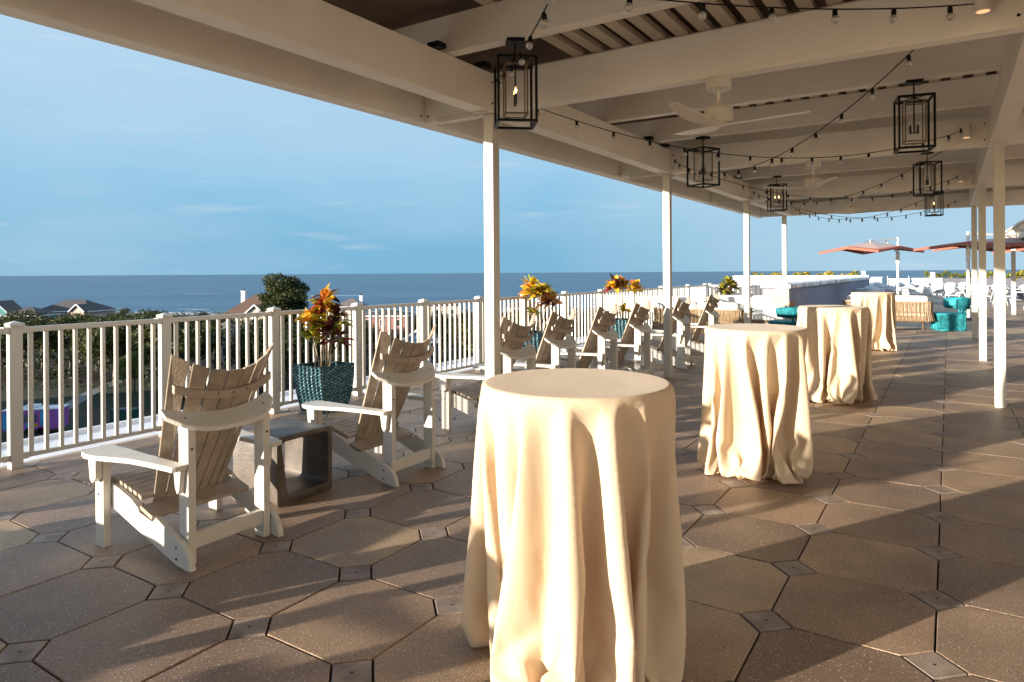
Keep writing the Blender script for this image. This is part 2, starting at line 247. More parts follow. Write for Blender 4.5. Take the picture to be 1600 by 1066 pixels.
30,26,8,5,24,32,6,-9,-4,22,33,11,-7,0,-1,31,25,6,2,-6,14,40,45,48,45,24,-8,-34,-48,-48,-27,1,1,38,40,14,-28,-31,-35,-17,-1,-14,29,36,36,32,-1,-10,-40,-37,-29,-3,34,44,45,40,24,-11,-44,-52,-49,-40,-28,-12,1,20,1,-30,-19,-19,-11,-27,-32,-14,21,30,25,2,-31,-28,-24,-32,-36,-31,-18,3,3,-26,-28,-2,9,8,-8,-22,-36,-39,-43,-43,-13,5,38,43,44,
36,19,1,-20,-35,-35,-25,5,18,-4,-25,-36,-30,-25,-17,-16,-30,-11,22,32,36,19,16,-20,-45,-41,-37,-34,-4,38,47,38,28,17,-20,-25,-32,-1,30,9,22,26,30,10,-12,-23,-28,4,33,29,29,44,40,32,26,0,4,22,33,18,-6,-20,-15,17,32,16,5,8,31,26,-1,-8,-4,26,32,1,-8,-1,-2,27,26,8,3,0,3,38,45,49,48,34,4,-25,-43,-50,-43,-2,-6,4,42,37,4,-32,-35,
-34,-14,1,-14,29,36,37,36,7,-8,-39,-38,-33,-15,23,44,46,43,35,12,-28,-50,-53,-46,-32,-27,-13,7,19,-4,-29,-19,-20,-14,-17,-32,-19,15,31,28,15,-22,-34,-22,-28,-36,-35,-25,-7,7,-5,-31,-20,4,10,9,-14,-26,-38,-39,-42,-43,-17,8,38,43,44,41,25,7,-14,-34,-34,-32,-8,18,10,-14,-31,-35,-20,-28,-18,-18,-29,-5,25,37,36,18,11,-20,-45,-42,-39,-36,-13,34,46,39,30,23,-1,
-28,-30,-22,20,27,10,21,25,28,2,-17,-28,-26,12,33,30,29,45,40,35,30,6,-2,14,32,25,-9,-6,-18,-6,29,24,7,7,14,35,19,-7,-6,-3,30,29,-9,-9,-2,0,22,26,8,5,1,2,36,41,49,50,41,17,-14,-37,-50,-49,-30,7,-13,17,43,34,-8,-33,-37,-34,-12,2,-13,29,37,38,38,14,-5,-37,-37,-35,-27,10,41,47,45,40,29,-5,-41,-53,-51,-42,-23,-30,-17,10,17,-1,-29,
-19,-21,-10,-12,-33,-21,4,29,29,27,-7,-36,-24,-23,-36,-36,-33,-8,-6,7,-13,-32,-10,6,10,10,-18,-31,-41,-42,-39,-42,-19,11,37,42,46,42,32,13,-7,-31,-35,-34,-20,12,19,-3,-22,-35,-28,-17,-30,-18,-22,-24,-1,30,42,32,12,13,-21,-44,-43,-41,-37,-21,27,46,38,31,27,13,-16,-26,-28,-14,31,24,13,20,23,23,-5,-22,-31,-23,19,34,29,30,45,42,34,35,16,-6,6,27,29,-2,-15,
-1,-18,9,31,13,3,8,26,34,11,-3,-5,-7,32,26,-14,-11,-1,-3,17,25,7,2,2,8,31,40,49,50,46,28,-3,-28,-46,-52,-45,-10,6,-17,28,44,27,-19,-33,-37,-35,-11,4,-12,30,38,39,38,14,5,-33,-37,-34,-35,-7,37,43,48,44,37,19,-24,-50,-52,-50,-33,-20,-32,-18,5,24,-3,-28,-19,-22,-5,-9,-33,-23,-2,32,30,26,7,-32,-27,-21,-33,-37,-36,-24,-4,-1,8,-22,-28,-2,7,
10,10,-25,-33,-42,-46,-37,-39,-22,15,35,41,46,44,38,19,-1,-25,-33,-35,-30,-2,24,7,-11,-28,-35,-15,-26,-27,-20,-22,-19,2,42,39,22,11,14,-21,-43,-44,-43,-38,-27,18,45,45,40,24,14,-9,-20,-26,-31,12,31,22,20,18,20,14,-12,-26,-30,-20,25,34,29,29,47,42,36,36,24,-4,-1,19,32,5,-20,-3,-3,-14,24,23,8,3,13,33,27,5,-8,-14,9,35,25,-13,-17,-2,-6,10,22,
7,1,6,20,20,39,45,50,49,36,9,-18,-41,-51,-52,-32,5,-1,-15,37,43,18,-25,-36,-38,-33,-11,5,-10,33,40,38,37,28,-2,-24,-36,-36,-36,-25,25,43,48,47,41,33,3,-40,-53,-52,-47,-23,-23,-31,-16,1,27,-4,-29,-20,-18,0,-9,-33,-24,-8,34,28,23,20,-20,-30,-22,-28,-38,-37,-33,6,-11,1,-2,-31,-18,5,12,17,-10,-29,-32,-39,-45,-44,-37,-24,19,35,41,42,45,41,27,5,-17,
-36,-31,-35,-17,18,21,-6,-15,-34,-28,-8,-28,-28,-19,-27,-9,6,49,33,18,13,7,-27,-43,-42,-40,-38,-32,7,45,42,39,36,13,-1,-19,-25,-25,-18,30,23,20,15,21,29,6,-18,-30,-33,-11,30,33,29,30,47,43,36,36,4,33,-4,5,31,13,-20,-10,2,-17,6,30,15,8,4,18,35,17,-5,-22,-2,24,35,23,-20,-15,-2,-4,0,18,2,6,14,24,16,33,43,49,50,43,19,-7,-33,-49,-53,
-44,-15,8,-15,-2,43,39,8,-30,-36,-36,-34,-12,7,-7,36,41,39,35,34,-5,-14,-32,-39,-35,-35,6,42,45,49,44,37,28,-18,-49,-53,-52,-38,-17,-30,-23,6,-20,20,-3,-26,-22,7,-10,-18,-34,-24,-12,28,34,18,21,3,-31,-22,-26,-39,-37,-36,-11,11,-6,-6,-15,-32,-3,16,16,-5,-16,-29,-33,-37,-41,-42,-43,-26,21,35,42,40,46,42,31,13,-9,-35,-30,-35,-29,3,27,10,-9,-26,-34,-18,-8,
-30,-23,-22,-34,-11,28,50,31,12,8,2,-34,-38,-40,-37,-38,-35,-5,44,42,36,33,25,4,-8,-29,-29,-24,12,25,21,16,26,20,29,-3,-26,-32,-31,-2,34,32,29,30,48,42,37,34,-10,38,16,2,22,20,-11,-21,2,-12,-13,27,24,9,5,10,25,32,1,-15,-18,16,28,33,21,-24,-17,-4,-7,-2,18,1,7,19,25,18,27,42,48,48,45,24,4,-20,-44,-53,-48,-32,-2,0,-21,11,41,38,0,
-35,-33,-38,-34,-12,6,0,37,40,40,37,34,10,-16,-31,-40,-37,-36,-16,35,45,48,47,41,36,17,-39,-53,-51,-40,-37,-21,-30,2,-5,-22,23,-15,-20,-20,17,-21,-22,-33,-25,-16,22,37,28,17,17,-29,-21,-26,-39,-38,-37,-30,17,-8,5,-8,-28,-25,15,21,-13,-17,-5,-26,-31,-30,-45,-43,-45,-29,24,36,41,37,47,43,34,20,-1,-30,-31,-33,-34,-16,24,20,4,-17,-33,-28,-7,-16,-28,-20,-29,-37,-2,
42,45,18,16,9,-15,-34,-34,-35,-37,-33,-36,-16,40,40,34,30,31,12,0,-18,-31,-23,-18,26,17,18,29,22,21,26,-19,-32,-28,-27,6,34,32,28,33,49,43,36,32,-21,34,29,7,19,25,-5,-25,-2,-7,-15,4,31,19,5,13,12,27,17,-1,-30,9,24,21,33,17,-26,-20,-9,-5,-6,14,5,20,22,16,20,23,32,47,51,43,35,11,-9,-37,-50,-46,-44,-21,2,-12,-7,14,36,37,-10,-36,-33,
-36,-30,-15,4,5,38,41,37,37,35,22,-14,-35,-36,-38,-38,-27,21,43,47,48,44,37,36,-12,-45,-54,-41,-36,-34,-27,-18,16,-21,-16,21,-22,-14,-18,21,-29,-29,-29,-25,-19,15,37,34,24,23,-19,-25,-27,-39,-38,-37,-36,-3,7,1,0,-14,-33,-11,22,8,-32,-19,5,-21,-28,-15,-53,-48,-48,-31,27,35,41,42,40,44,37,25,8,-23,-34,-29,-36,-29,8,26,17,-5,-26,-35,-15,-8,-18,-25,-26,-30,-36,
10,50,26,3,23,14,-24,-32,-28,-30,-41,-29,-34,-23,29,37,34,28,34,19,8,-6,-30,-27,-29,9,29,14,20,32,17,24,16,-28,-21,-25,-31,7,31,29,28,45,49,38,35,29,-24,14,47,19,12,29,4,-26,-8,-11,-14,-11,28,29,15,16,18,8,15,9,-14,-18,27,26,15,31,15,-27,-22,-16,-9,-2,9,16,30,36,10,9,17,17,39,52,46,40,28,-1,-28,-47,-43,-44,-40,-10,-5,-12,25,1,33,
27,-20,-35,-34,-21,-29,-22,2,15,33,36,32,39,36,30,-9,-37,-42,-37,-31,-28,-2,40,47,48,45,41,37,22,-38,-46,-46,-34,-36,-29,-27,-5,19,-29,-16,17,-27,-9,-15,23,-28,-33,-32,-26,-22,7,37,34,30,25,6,-29,-34,-42,-35,-35,-36,-24,26,-15,-5,-1,-15,-31,6,18,-10,-43,-7,5,-22,-24,-6,-53,-54,-50,-31,30,35,40,46,38,39,38,30,16,-13,-34,-27,-36,-34,-15,23,24,12,-15,-32,-32,
-6,-12,-26,-18,-28,-31,-30,25,47,-7,11,27,15,-24,-34,-27,-21,-42,-30,-32,-28,15,38,34,36,23,25,10,7,-17,-34,-34,-12,28,22,13,30,21,16,31,1,-28,-5,-23,-36,4,25,32,32,49,48,31,35,27,-25,-6,52,31,11,33,15,-24,-21,-16,-18,-11,20,32,29,22,20,-3,15,13,9,-18,-14,37,19,15,33,12,-21,-13,-19,-24,3,8,24,25,42,6,9,12,5,26,45,54,42,39,6,-8,-45,
-50,-34,-42,-34,-3,-11,15,25,-5,28,16,-27,-33,-22,-17,-35,-24,3,25,20,23,37,40,39,33,1,-40,-39,-39,-29,-33,-14,28,47,49,46,43,38,35,-4,-43,-53,-31,-31,-33,-28,-19,11,7,-36,-15,12,-30,-11,-5,23,-29,-39,-31,-25,-24,-2,35,35,31,28,19,-33,-27,-45,-44,-20,-35,-31,1,34,-24,-12,-7,-17,-27,10,-8,-13,-32,3,-4,-22,-16,-3,-51,-55,-50,-33,30,37,38,46,36,35,41,34,23,
-4,-38,-27,-25,-36,-29,3,30,26,1,-27,-36,-20,-6,-27,-21,-14,-29,-31,-19,35,32,-24,17,28,9,-17,-35,-26,-14,-38,-38,-25,-33,2,38,34,44,13,27,12,10,4,-36,-35,-26,10,32,12,26,25,13,24,33,-17,-18,6,-28,-34,-1,28,36,34,50,44,30,24,28,-26,-20,45,40,17,35,24,-10,-33,-26,-13,-2,-8,33,30,21,16,27,-6,26,14,-13,-8,-7,36,18,19,33,15,-8,-22,-32,-7,-4,6,
32,21,41,18,-2,15,14,-12,34,57,50,42,22,-2,-38,-50,-46,-22,-30,-31,-5,11,24,5,2,21,5,-32,-22,-11,-27,-27,-20,-1,27,8,16,34,41,38,34,6,-36,-40,-34,-28,-33,-25,12,44,50,47,45,41,35,26,-32,-47,-42,-14,-34,-28,-29,-6,22,-10,-37,-18,4,-29,-9,0,20,-34,-36,-22,-23,-25,9,-4,31,35,29,28,-17,-32,-44,-42,-14,-34,-35,-5,23,20,-26,-8,-15,-32,-24,1,9,-42,-22,
8,-15,-22,-1,-6,-49,-54,-51,-33,29,36,39,45,34,34,40,36,29,8,-35,-26,-23,-35,-33,-17,16,22,27,-7,-34,-34,-4,-16,-31,-13,-20,-27,-35,-6,42,11,-30,25,24,-1,-22,-19,-28,-9,-30,-41,-25,-29,-8,28,35,46,26,7,13,12,1,0,-33,-38,-15,26,24,18,34,21,7,30,28,-24,14,-10,-37,-31,-4,26,36,43,44,43,26,16,31,-22,-31,27,54,31,28,30,2,-24,-37,-15,-2,-23,19,32,
15,17,25,29,0,28,-3,-11,-19,27,26,16,23,32,-16,11,-8,-32,-13,-2,13,30,23,42,29,-5,14,17,-27,27,33,57,47,32,4,-22,-46,-52,-22,-32,-21,-15,8,7,21,9,3,13,-9,-24,-18,-12,-29,-11,-27,-1,25,7,16,13,40,39,34,11,-30,-39,-34,-38,-19,-30,-8,37,49,51,45,44,37,33,3,-43,-56,-25,-6,-29,-25,-25,10,22,-13,-40,-26,-10,-20,-9,6,9,-38,-26,-16,-21,-27,16,-6,
-3,32,34,25,4,-36,-38,-39,-10,-29,-36,-18,24,20,-1,-12,-12,-34,-32,-15,11,-25,-27,-19,-5,-25,-22,21,-9,-50,-52,-51,-33,27,34,39,45,43,31,32,36,30,22,-30,-30,-22,-26,-35,-24,-7,16,30,23,-23,-36,-26,4,-34,-17,-20,-20,-26,-36,7,40,-4,-32,29,13,-7,-22,-3,-28,-7,-26,-36,-31,-24,-14,18,38,42,28,-5,14,8,-5,3,8,-35,-33,4,32,17,33,29,1,26,34,13,-23,28,-11,
-39,-31,-8,29,38,48,41,34,22,7,32,-7,-42,4,55,47,28,35,11,-19,-29,-29,-3,-19,-7,30,21,5,23,38,21,12,15,-12,-23,8,34,22,15,26,22,-23,18,5,-28,-19,0,13,30,26,43,37,-6,14,18,-24,-10,31,49,52,42,11,-11,-38,-50,-41,-15,-24,-9,8,14,4,6,13,14,2,-26,-20,-14,-22,-15,-9,-27,-3,27,5,14,-3,35,38,35,14,-24,-35,-37,-42,-20,-21,-24,27,43,51,50,
45,41,35,21,-23,-51,-54,15,-15,-23,-25,-21,23,19,-19,-36,-27,-28,-18,-4,11,-12,-34,-12,-14,-18,-31,21,-2,-22,13,33,21,8,-28,-24,-36,-17,-11,-37,-33,16,30,-21,3,10,-25,-35,-31,-7,-9,-40,-5,-17,-26,-27,-23,34,1,-51,-50,-43,-35,22,30,39,44,43,25,31,39,35,23,-18,-26,-32,-12,-33,-28,-9,5,7,36,9,-35,-36,-14,3,-36,-22,-19,-22,-24,-33,12,42,-29,-16,18,1,-6,-17,4,
-13,-9,-28,-32,-35,-23,-23,17,40,42,25,-12,6,6,1,-7,14,7,-33,-26,21,28,28,36,-3,21,34,36,-5,-23,36,-2,-38,-34,-11,35,36,45,34,35,17,-1,33,-6,-28,-21,46,48,41,40,22,-21,-20,-38,-10,-12,-17,17,22,12,9,39,26,14,26,-1,-17,-13,27,28,23,15,24,10,-28,11,26,-9,-24,0,11,27,31,45,39,-1,10,20,-16,-26,18,28,53,49,22,-9,-22,-46,-52,-16,-3,-7,0,
14,14,1,4,13,5,-7,-32,-17,-21,-36,3,2,-27,-4,33,-2,17,-15,21,38,28,13,-7,-35,-38,-42,-21,-6,-29,-5,41,50,50,49,44,37,32,-4,-43,-41,-28,32,-23,-21,-22,-22,30,17,-21,-30,-30,-35,-23,1,-4,-25,-18,-5,-11,-15,-32,6,14,-25,6,8,17,5,-14,-27,-25,-15,7,-35,-34,-11,33,13,-46,-1,11,-14,-26,-31,-24,-28,-6,-17,-27,-33,-27,-20,39,15,-34,-43,-49,-36,14,24,36,43,
45,33,23,34,36,29,-25,-13,-26,-28,-7,-35,-14,15,-10,28,24,-20,-36,-36,14,-14,-39,-23,-20,-15,-31,-29,14,39,-42,-4,5,-5,-10,-9,-2,-4,-9,-21,-27,-32,-20,-21,16,38,42,0,-12,-4,4,9,-1,-4,19,10,-33,-6,28,31,37,-5,26,29,31,36,-26,-18,44,2,-35,-34,-15,22,41,39,45,25,12,-4,33,24,-33,-39,21,49,51,45,33,-6,-33,-26,-37,-16,-14,4,22,22,1,35,27,15,26,
24,-8,-14,-3,20,25,21,20,28,4,-30,6,35,17,-22,0,7,24,37,41,39,16,1,21,-9,-24,-3,16,35,43,26,14,-19,-31,-46,-9,-3,-7,-5,15,10,9,2,2,-16,-5,9,-34,-28,-33,-34,26,11,-26,-3,39,-6,13,-4,-10,23,26,15,-2,-31,-39,-27,-13,0,-28,0,-13,50,52,52,47,40,36,13,-40,-48,-41,49,16,-22,-20,-22,-22,34,13,-24,-47,-9,-35,-19,-17,-20,-33,9,-3,-8,-14,-31,
12,0,-6,-27,-16,12,9,5,-5,-26,-5,9,-37,-29,-7,-7,24,-15,-41,-11,-4,-5,3,-28,-34,-46,8,-32,-37,-31,-27,-16,37,20,-2,-36,-51,-36,4,21,28,39,44,46,30,21,35,32,4,-25,-30,-38,8,-33,-12,11,-23,26,10,6,-33,-35,-40,18,8,-26,-27,-25,-30,-23,-8,-2,13,-43,-10,4,-11,-12,-3,-2,-6,1,-3,-37,7,-21,-28,11,42,21,-23,-16,-7,1,7,13,6,-2,11,10,-23,21,34,
34,-6,34,20,25,35,37,-33,-21,45,8,-31,-24,-17,8,41,47,41,-2,13,-3,31,30,-7,-52,-13,53,55,48,40,16,-28,-36,-35,-36,-25,-2,17,22,25,12,20,26,38,13,5,-2,8,26,-19,18,16,30,14,14,-29,7,33,35,3,1,7,18,37,40,39,19,1,22,1,-20,-18,14,-7,25,37,20,-3,-12,-29,-5,-7,-5,-9,12,15,6,5,3,-7,-24,-3,-10,-37,-33,-26,-13,31,6,-23,-2,0,40,
39,38,38,35,33,31,28,25,22,18,14,11,6,2,-2,-6,-11,-14,-18,-22,-25,-28,-31,-33,-36,-37,-38,-39,-39,-41,-39,-38,-37,-36,-33,-31,-28,-25,-22,-18,-14,-11,-6,-2,2,6,11,14,18,22,25,28,31,33,35,37,39,39,40,37,37,36,35,33,31,31,28,26,22,20,17,14,11,7,3,0,-4,-6,-11,-14,-17,-20,-22,-26,-28,-30,-33,-33,-35,-35,-36,-38,-37,-37,-35,-35,-34,-32,-30,-28,-26,-22,-20,
-17,-14,-11,-6,-4,0,3,7,11,14,17,20,22,26,28,30,31,34,35,36,37,38,35,34,33,34,33,27,29,25,26,26,23,16,14,16,14,3,2,3,4,-6,-10,-13,-12,-10,-20,-21,-27,-24,-30,-29,-31,-32,-29,-33,-35,-36,-36,-35,-31,-32,-33,-33,-27,-25,-26,-27,-20,-14,-16,-15,-13,-10,0,0,0,-2,13,11,13,8,22,25,25,24,26,27,33,33,33,33,35,37,33,30,29,29,32,33,28,15,16,
26,33,27,-4,11,16,24,10,-10,-2,10,20,-13,-26,-12,-7,4,-20,-25,-31,-19,-30,-29,-27,-33,-23,-15,-34,-35,-36,-36,-32,-25,-22,-32,-33,-33,-9,-25,-26,-34,-16,-2,-15,-16,-26,-18,19,5,0,-11,-1,23,11,12,-12,21,33,27,19,11,26,33,34,30,29,29,32,36,32,26,28,22,30,34,28,23,11,11,28,36,24,-14,7,15,26,24,-7,-16,4,27,12,-26,-25,-8,-2,8,-17,-29,-31,-19,-31,-32,
-23,-27,-33,-1,-19,-34,-34,-36,-36,-28,-21,-22,-22,-33,-34,-24,3,-27,-31,-36,-16,9,-12,-15,-31,-26,21,19,1,-13,-19,18,25,15,-3,-20,20,35,30,14,8,19,32,33,32,24,31,26,29,35,32,23,25,19,24,35,25,27,17,5,12,32,37,19,-20,2,15,26,31,2,-21,-6,20,28,1,-35,-23,-3,1,12,-15,-31,-30,-21,-30,-33,-24,-21,-32,-22,14,-26,-33,-34,-36,-36,-23,-16,-23,-20,-27,-33,-31,
-3,-2,-30,-35,-36,-12,15,-9,-14,-34,-31,11,32,10,-10,-27,-6,30,27,11,-16,-22,16,36,34,15,2,13,33,28,33,26,24,32,21,26,36,30,19,21,19,24,28,29,19,27,9,2,16,35,38,13,-24,-3,14,25,35,14,-21,-15,8,31,23,-16,-37,-19,1,4,14,-12,-31,-29,-24,-30,-32,-30,-17,-26,-32,0,15,-30,-32,-34,-36,-36,-20,-9,-24,-17,-23,-34,-31,-20,13,-14,-33,-36,-35,-8,20,-4,-14,
-35,-36,-2,35,24,-2,-25,-24,9,36,24,6,-19,-28,13,37,35,20,-1,5,28,30,28,33,21,25,32,16,23,36,28,14,18,24,16,25,34,16,23,20,3,2,22,37,38,7,-27,-7,11,26,34,25,-13,-24,-4,22,35,14,-29,-37,-17,7,6,16,-10,-31,-27,-27,-29,-32,-33,-22,-18,-29,-22,17,12,-33,-33,-33,-36,-36,-16,-3,-23,-19,-18,-31,-30,-29,1,9,-22,-35,-36,-33,-4,24,-1,-13,-36,-38,-15,
32,33,13,-19,-31,-14,24,37,21,0,-20,-33,7,37,37,25,0,-3,19,34,24,30,30,18,28,29,10,23,36,28,7,14,25,18,18,35,21,10,29,12,-1,4,28,38,37,1,-29,-11,10,26,33,31,-2,-26,-15,9,31,35,0,-35,-38,-14,11,9,17,-7,-30,-26,-31,-28,-34,-29,-30,-17,-21,-30,-3,32,-1,-35,-33,-32,-36,-36,-13,4,-27,-18,-15,-25,-32,-25,-26,16,4,-27,-36,-36,-32,1,27,2,-11,
-35,-41,-25,23,38,26,-4,-31,-29,0,33,36,16,-4,-22,-35,0,37,38,29,5,-9,10,31,26,24,33,24,19,30,21,7,25,36,27,1,11,21,19,17,33,29,5,20,26,4,-4,9,33,40,35,-5,-31,-15,9,26,33,32,10,-22,-24,-3,23,36,29,-16,-38,-37,-12,15,12,20,-7,-28,-25,-33,-28,-33,-27,-27,-33,-16,-23,-20,18,33,-12,-35,-34,-32,-35,-36,-11,9,-25,-24,-12,-16,-34,-25,-29,-10,24,
-3,-32,-37,-35,-30,5,30,6,-10,-34,-43,-33,12,37,35,13,-21,-34,-23,15,36,35,13,-9,-25,-35,-8,37,38,33,11,-12,1,24,27,21,30,34,19,20,33,13,4,26,36,27,-6,8,27,7,19,31,33,13,0,32,17,0,-5,15,37,40,33,-11,-32,-18,7,25,32,31,22,-14,-28,-14,11,34,38,16,-28,-39,-38,-8,17,16,21,-5,-23,-25,-35,-29,-34,-28,-22,-30,-35,-15,-21,-2,32,29,-22,-35,-35,
-32,-34,-36,-9,14,-22,-28,-9,-14,-29,-32,-21,-30,10,26,-14,-34,-38,-35,-26,10,31,9,-8,-33,-44,-39,0,33,39,28,-4,-30,-36,-12,27,37,33,10,-14,-27,-36,-16,37,39,35,17,-11,-8,17,31,22,19,34,30,16,23,33,5,2,27,37,27,-17,10,34,4,11,28,34,19,-4,19,30,9,-5,-2,21,40,41,29,-15,-33,-22,6,24,30,28,32,-3,-28,-22,-1,25,41,33,-1,-33,-41,-37,-5,19,19,
22,-10,-24,-18,-29,-32,-34,-30,-21,-22,-35,-33,-19,-10,19,38,21,-30,-35,-35,-32,-33,-36,-9,18,-15,-32,-9,-11,-24,-35,-21,-30,-15,26,17,-21,-36,-38,-34,-23,14,33,11,-5,-32,-44,-42,-14,28,38,38,14,-21,-37,-31,3,33,38,31,6,-20,-27,-34,-24,35,39,37,23,-8,-13,7,29,30,18,19,35,25,15,27,30,-3,2,28,38,27,-21,8,34,17,-6,22,35,25,-3,3,31,24,1,-7,2,28,41,
41,26,-18,-33,-27,4,22,30,27,34,10,-26,-25,-11,13,38,40,24,-15,-38,-42,-35,-1,20,22,23,-15,-26,-13,-21,-34,-34,-32,-22,-12,-32,-37,-30,-16,5,31,38,11,-33,-36,-36,-31,-33,-34,-7,19,-8,-34,-16,-6,-17,-33,-31,-19,-32,8,31,6,-26,-38,-38,-33,-19,18,34,13,-3,-29,-44,-45,-25,19,37,40,30,-4,-34,-37,-22,17,36,39,28,1,-22,-32,-35,-25,30,40,38,28,-3,-17,-1,23,34,24,
9,28,34,20,16,32,24,-11,3,30,38,26,-21,1,32,27,-9,11,32,31,2,-6,19,33,15,-4,-8,8,34,42,41,21,-20,-33,-31,1,21,29,26,33,23,-14,-30,-21,2,28,42,38,12,-27,-40,-43,-34,3,22,23,24,-19,-27,-10,-14,-35,-33,-33,-28,-5,-23,-36,-37,-24,-7,18,37,37,1,-36,-37,-36,-32,-31,-34,-3,19,-2,-34,-22,-7,-9,-28,-36,-20,-30,-16,24,28,-2,-31,-39,-36,-31,-17,22,35,
14,-1,-27,-44,-46,-33,8,34,38,40,15,-22,-38,-36,-8,27,37,39,25,-5,-25,-34,-37,-23,24,40,39,32,3,-19,-8,15,33,30,14,12,33,32,17,18,34,16,-17,5,32,39,24,-22,-5,30,35,-5,-1,26,34,10,-8,4,29,29,6,-7,-7,16,37,43,41,15,-21,-35,-32,-2,19,30,26,29,31,-1,-28,-30,-8,17,37,42,35,-4,-34,-43,-42,-32,7,23,25,24,-24,-27,-8,-11,-27,-36,-35,-30,-4,
-13,-34,-37,-33,-17,4,28,40,35,-9,-38,-38,-38,-32,-29,-33,0,20,3,-32,-27,-9,-5,-21,-36,-28,-21,-32,6,32,22,-12,-34,-39,-34,-30,-13,24,36,15,2,-24,-44,-47,-39,-4,31,36,41,32,-4,-34,-40,-30,6,33,38,39,21,-8,-31,-37,-36,-21,16,41,40,35,9,-18,-14,7,29,33,22,5,22,36,29,13,22,35,5,-20,8,33,39,23,-22,-10,27,37,7,-12,17,34,23,-10,-6,17,33,21,-2,
-10,-2,23,40,43,41,9,-23,-35,-34,-3,16,32,27,24,33,12,-20,-32,-23,8,29,41,42,25,-18,-38,-44,-43,-29,12,24,25,24,-27,-27,-8,-9,-20,-35,-36,-33,-6,-3,-30,-37,-36,-27,-10,17,36,41,28,-16,-40,-39,-36,-31,-30,-32,3,19,7,-27,-32,-8,-2,-18,-34,-33,-22,-32,-16,25,32,13,-18,-37,-39,-31,-29,-10,27,37,16,3,-21,-43,-48,-43,-14,23,35,40,41,15,-22,-38,-41,-19,19,36,39,
37,17,-14,-35,-37,-37,-14,5,41,41,37,15,-16,-17,-2,22,35,29,9,8,30,36,25,12,27,32,-5,-21,9,35,39,22,-22,-14,24,36,18,-16,6,31,30,-1,-12,3,26,32,10,-7,-10,5,29,42,44,39,7,-29,-36,-33,-4,11,33,27,23,32,22,-11,-32,-29,-5,20,36,44,39,11,-28,-41,-45,-42,-27,17,25,25,25,-32,-27,-7,-9,-15,-31,-36,-34,-16,8,-21,-35,-36,-36,-21,3,27,40,40,22,
-24,-40,-40,-33,-32,-31,-31,6,18,11,-22,-35,-11,1,-15,-31,-36,-27,-23,-33,13,29,22,10,-25,-38,-38,-29,-28,-6,29,38,16,4,-16,-42,-49,-46,-24,14,36,36,43,32,-4,-33,-41,-38,-6,28,37,41,35,12,-21,-37,-37,-37,-17,3,41,41,38,23,-15,-18,-8,13,33,33,19,1,18,35,35,21,12,31,26,-13,-21,11,36,39,21,-22,-16,18,35,28,-12,-7,24,34,10,-13,-8,13,33,26,-1,-11,-8,
15,34,44,43,38,2,-30,-35,-37,-12,15,33,27,23,29,30,-1,-30,-33,-15,10,29,42,43,34,-4,-35,-44,-45,-40,-23,20,24,26,24,-36,-26,-6,-9,-13,-25,-35,-35,-23,8,-6,-33,-36,-36,-31,-13,15,36,41,39,14,-30,-41,-39,-31,-33,-31,-30,9,16,13,-16,-36,-14,3,-13,-28,-35,-32,-25,-27,-19,26,25,27,2,-30,-39,-36,-30,-26,-1,31,39,16,4,-13,-37,-50,-49,-32,4,33,37,40,41,16,-22,
-38,-43,-30,8,34,38,41,32,6,-29,-36,-38,-36,-19,0,41,42,38,29,-13,-18,-12,6,27,36,26,7,2,29,36,33,17,15,33,17,-19,-18,11,37,38,21,-21,-18,12,33,34,-5,-15,14,35,19,-11,-11,1,23,34,14,-8,-15,3,22,36,45,44,35,-2,-31,-34,-39,-19,17,32,26,24,27,32,13,-27,-35,-22,0,19,38,44,42,24,-18,-39,-45,-45,-38,-22,19,27,28,23,-38,-25,-7,-9,-11,-20,-32,
-36,-29,3,6,-24,-35,-35,-36,-25,-2,28,38,42,36,7,-35,-41,-38,-30,-33,-33,-30,11,18,13,-10,-35,-18,7,-14,-26,-31,-32,-32,-24,-31,1,32,29,24,-7,-34,-39,-34,-24,-29,3,33,39,15,4,-11,-31,-48,-52,-40,-6,28,39,38,42,33,-5,-33,-42,-41,-19,20,36,40,41,28,-2,-33,-36,-38,-37,-24,1,41,42,40,32,-12,-15,-14,-1,20,35,31,18,0,9,36,35,33,13,17,34,4,-12,-19,8,
37,38,20,-22,-17,6,32,35,2,-17,4,31,26,-5,-10,-7,10,31,28,1,-14,-13,20,24,35,46,44,33,-8,-31,-33,-39,-25,17,30,31,23,24,31,23,-16,-37,-29,-8,9,30,44,44,38,10,-28,-43,-45,-44,-36,-20,15,29,32,22,-35,-27,-8,-10,-11,-16,-27,-35,-33,-8,15,-11,-34,-33,-36,-34,-16,13,38,37,40,34,-2,-38,-41,-36,-29,-34,-35,-29,13,18,13,-4,-33,-20,8,-13,-28,-27,-36,-29,-28,
-29,-22,18,33,31,22,-15,-37,-37,-31,-24,-28,6,34,40,15,2,-8,-25,-45,-54,-46,-18,21,36,44,39,40,17,-24,-39,-42,-39,-4,28,38,41,41,21,-9,-35,-36,-38,-37,-28,0,41,43,40,34,1,-21,-14,-8,13,31,34,24,11,-5,25,35,33,32,10,22,30,-9,-8,-16,6,37,39,19,-21,-17,0,29,36,9,-20,0,23,33,-3,-7,-8,0,18,35,15,-9,-21,6,30,21,36,47,45,29,-14,-31,-33,
-40,-27,16,29,35,25,24,24,27,-3,-34,-35,-15,2,17,41,46,42,32,-5,-36,-44,-46,-44,-32,-17,9,25,37,26,-34,-29,-10,-11,-10,-12,-21,-33,-35,-18,15,4,-27,-33,-35,-37,-28,-5,28,42,35,38,31,-10,-41,-40,-30,-32,-37,-34,-28,15,18,11,0,-27,-23,10,-15,-30,-25,-30,-36,-31,-30,-25,-2,26,33,31,20,-23,-38,-36,-26,-26,-26,9,35,41,13,1,-8,-18,-41,-54,-51,-29,13,34,40,46,40,
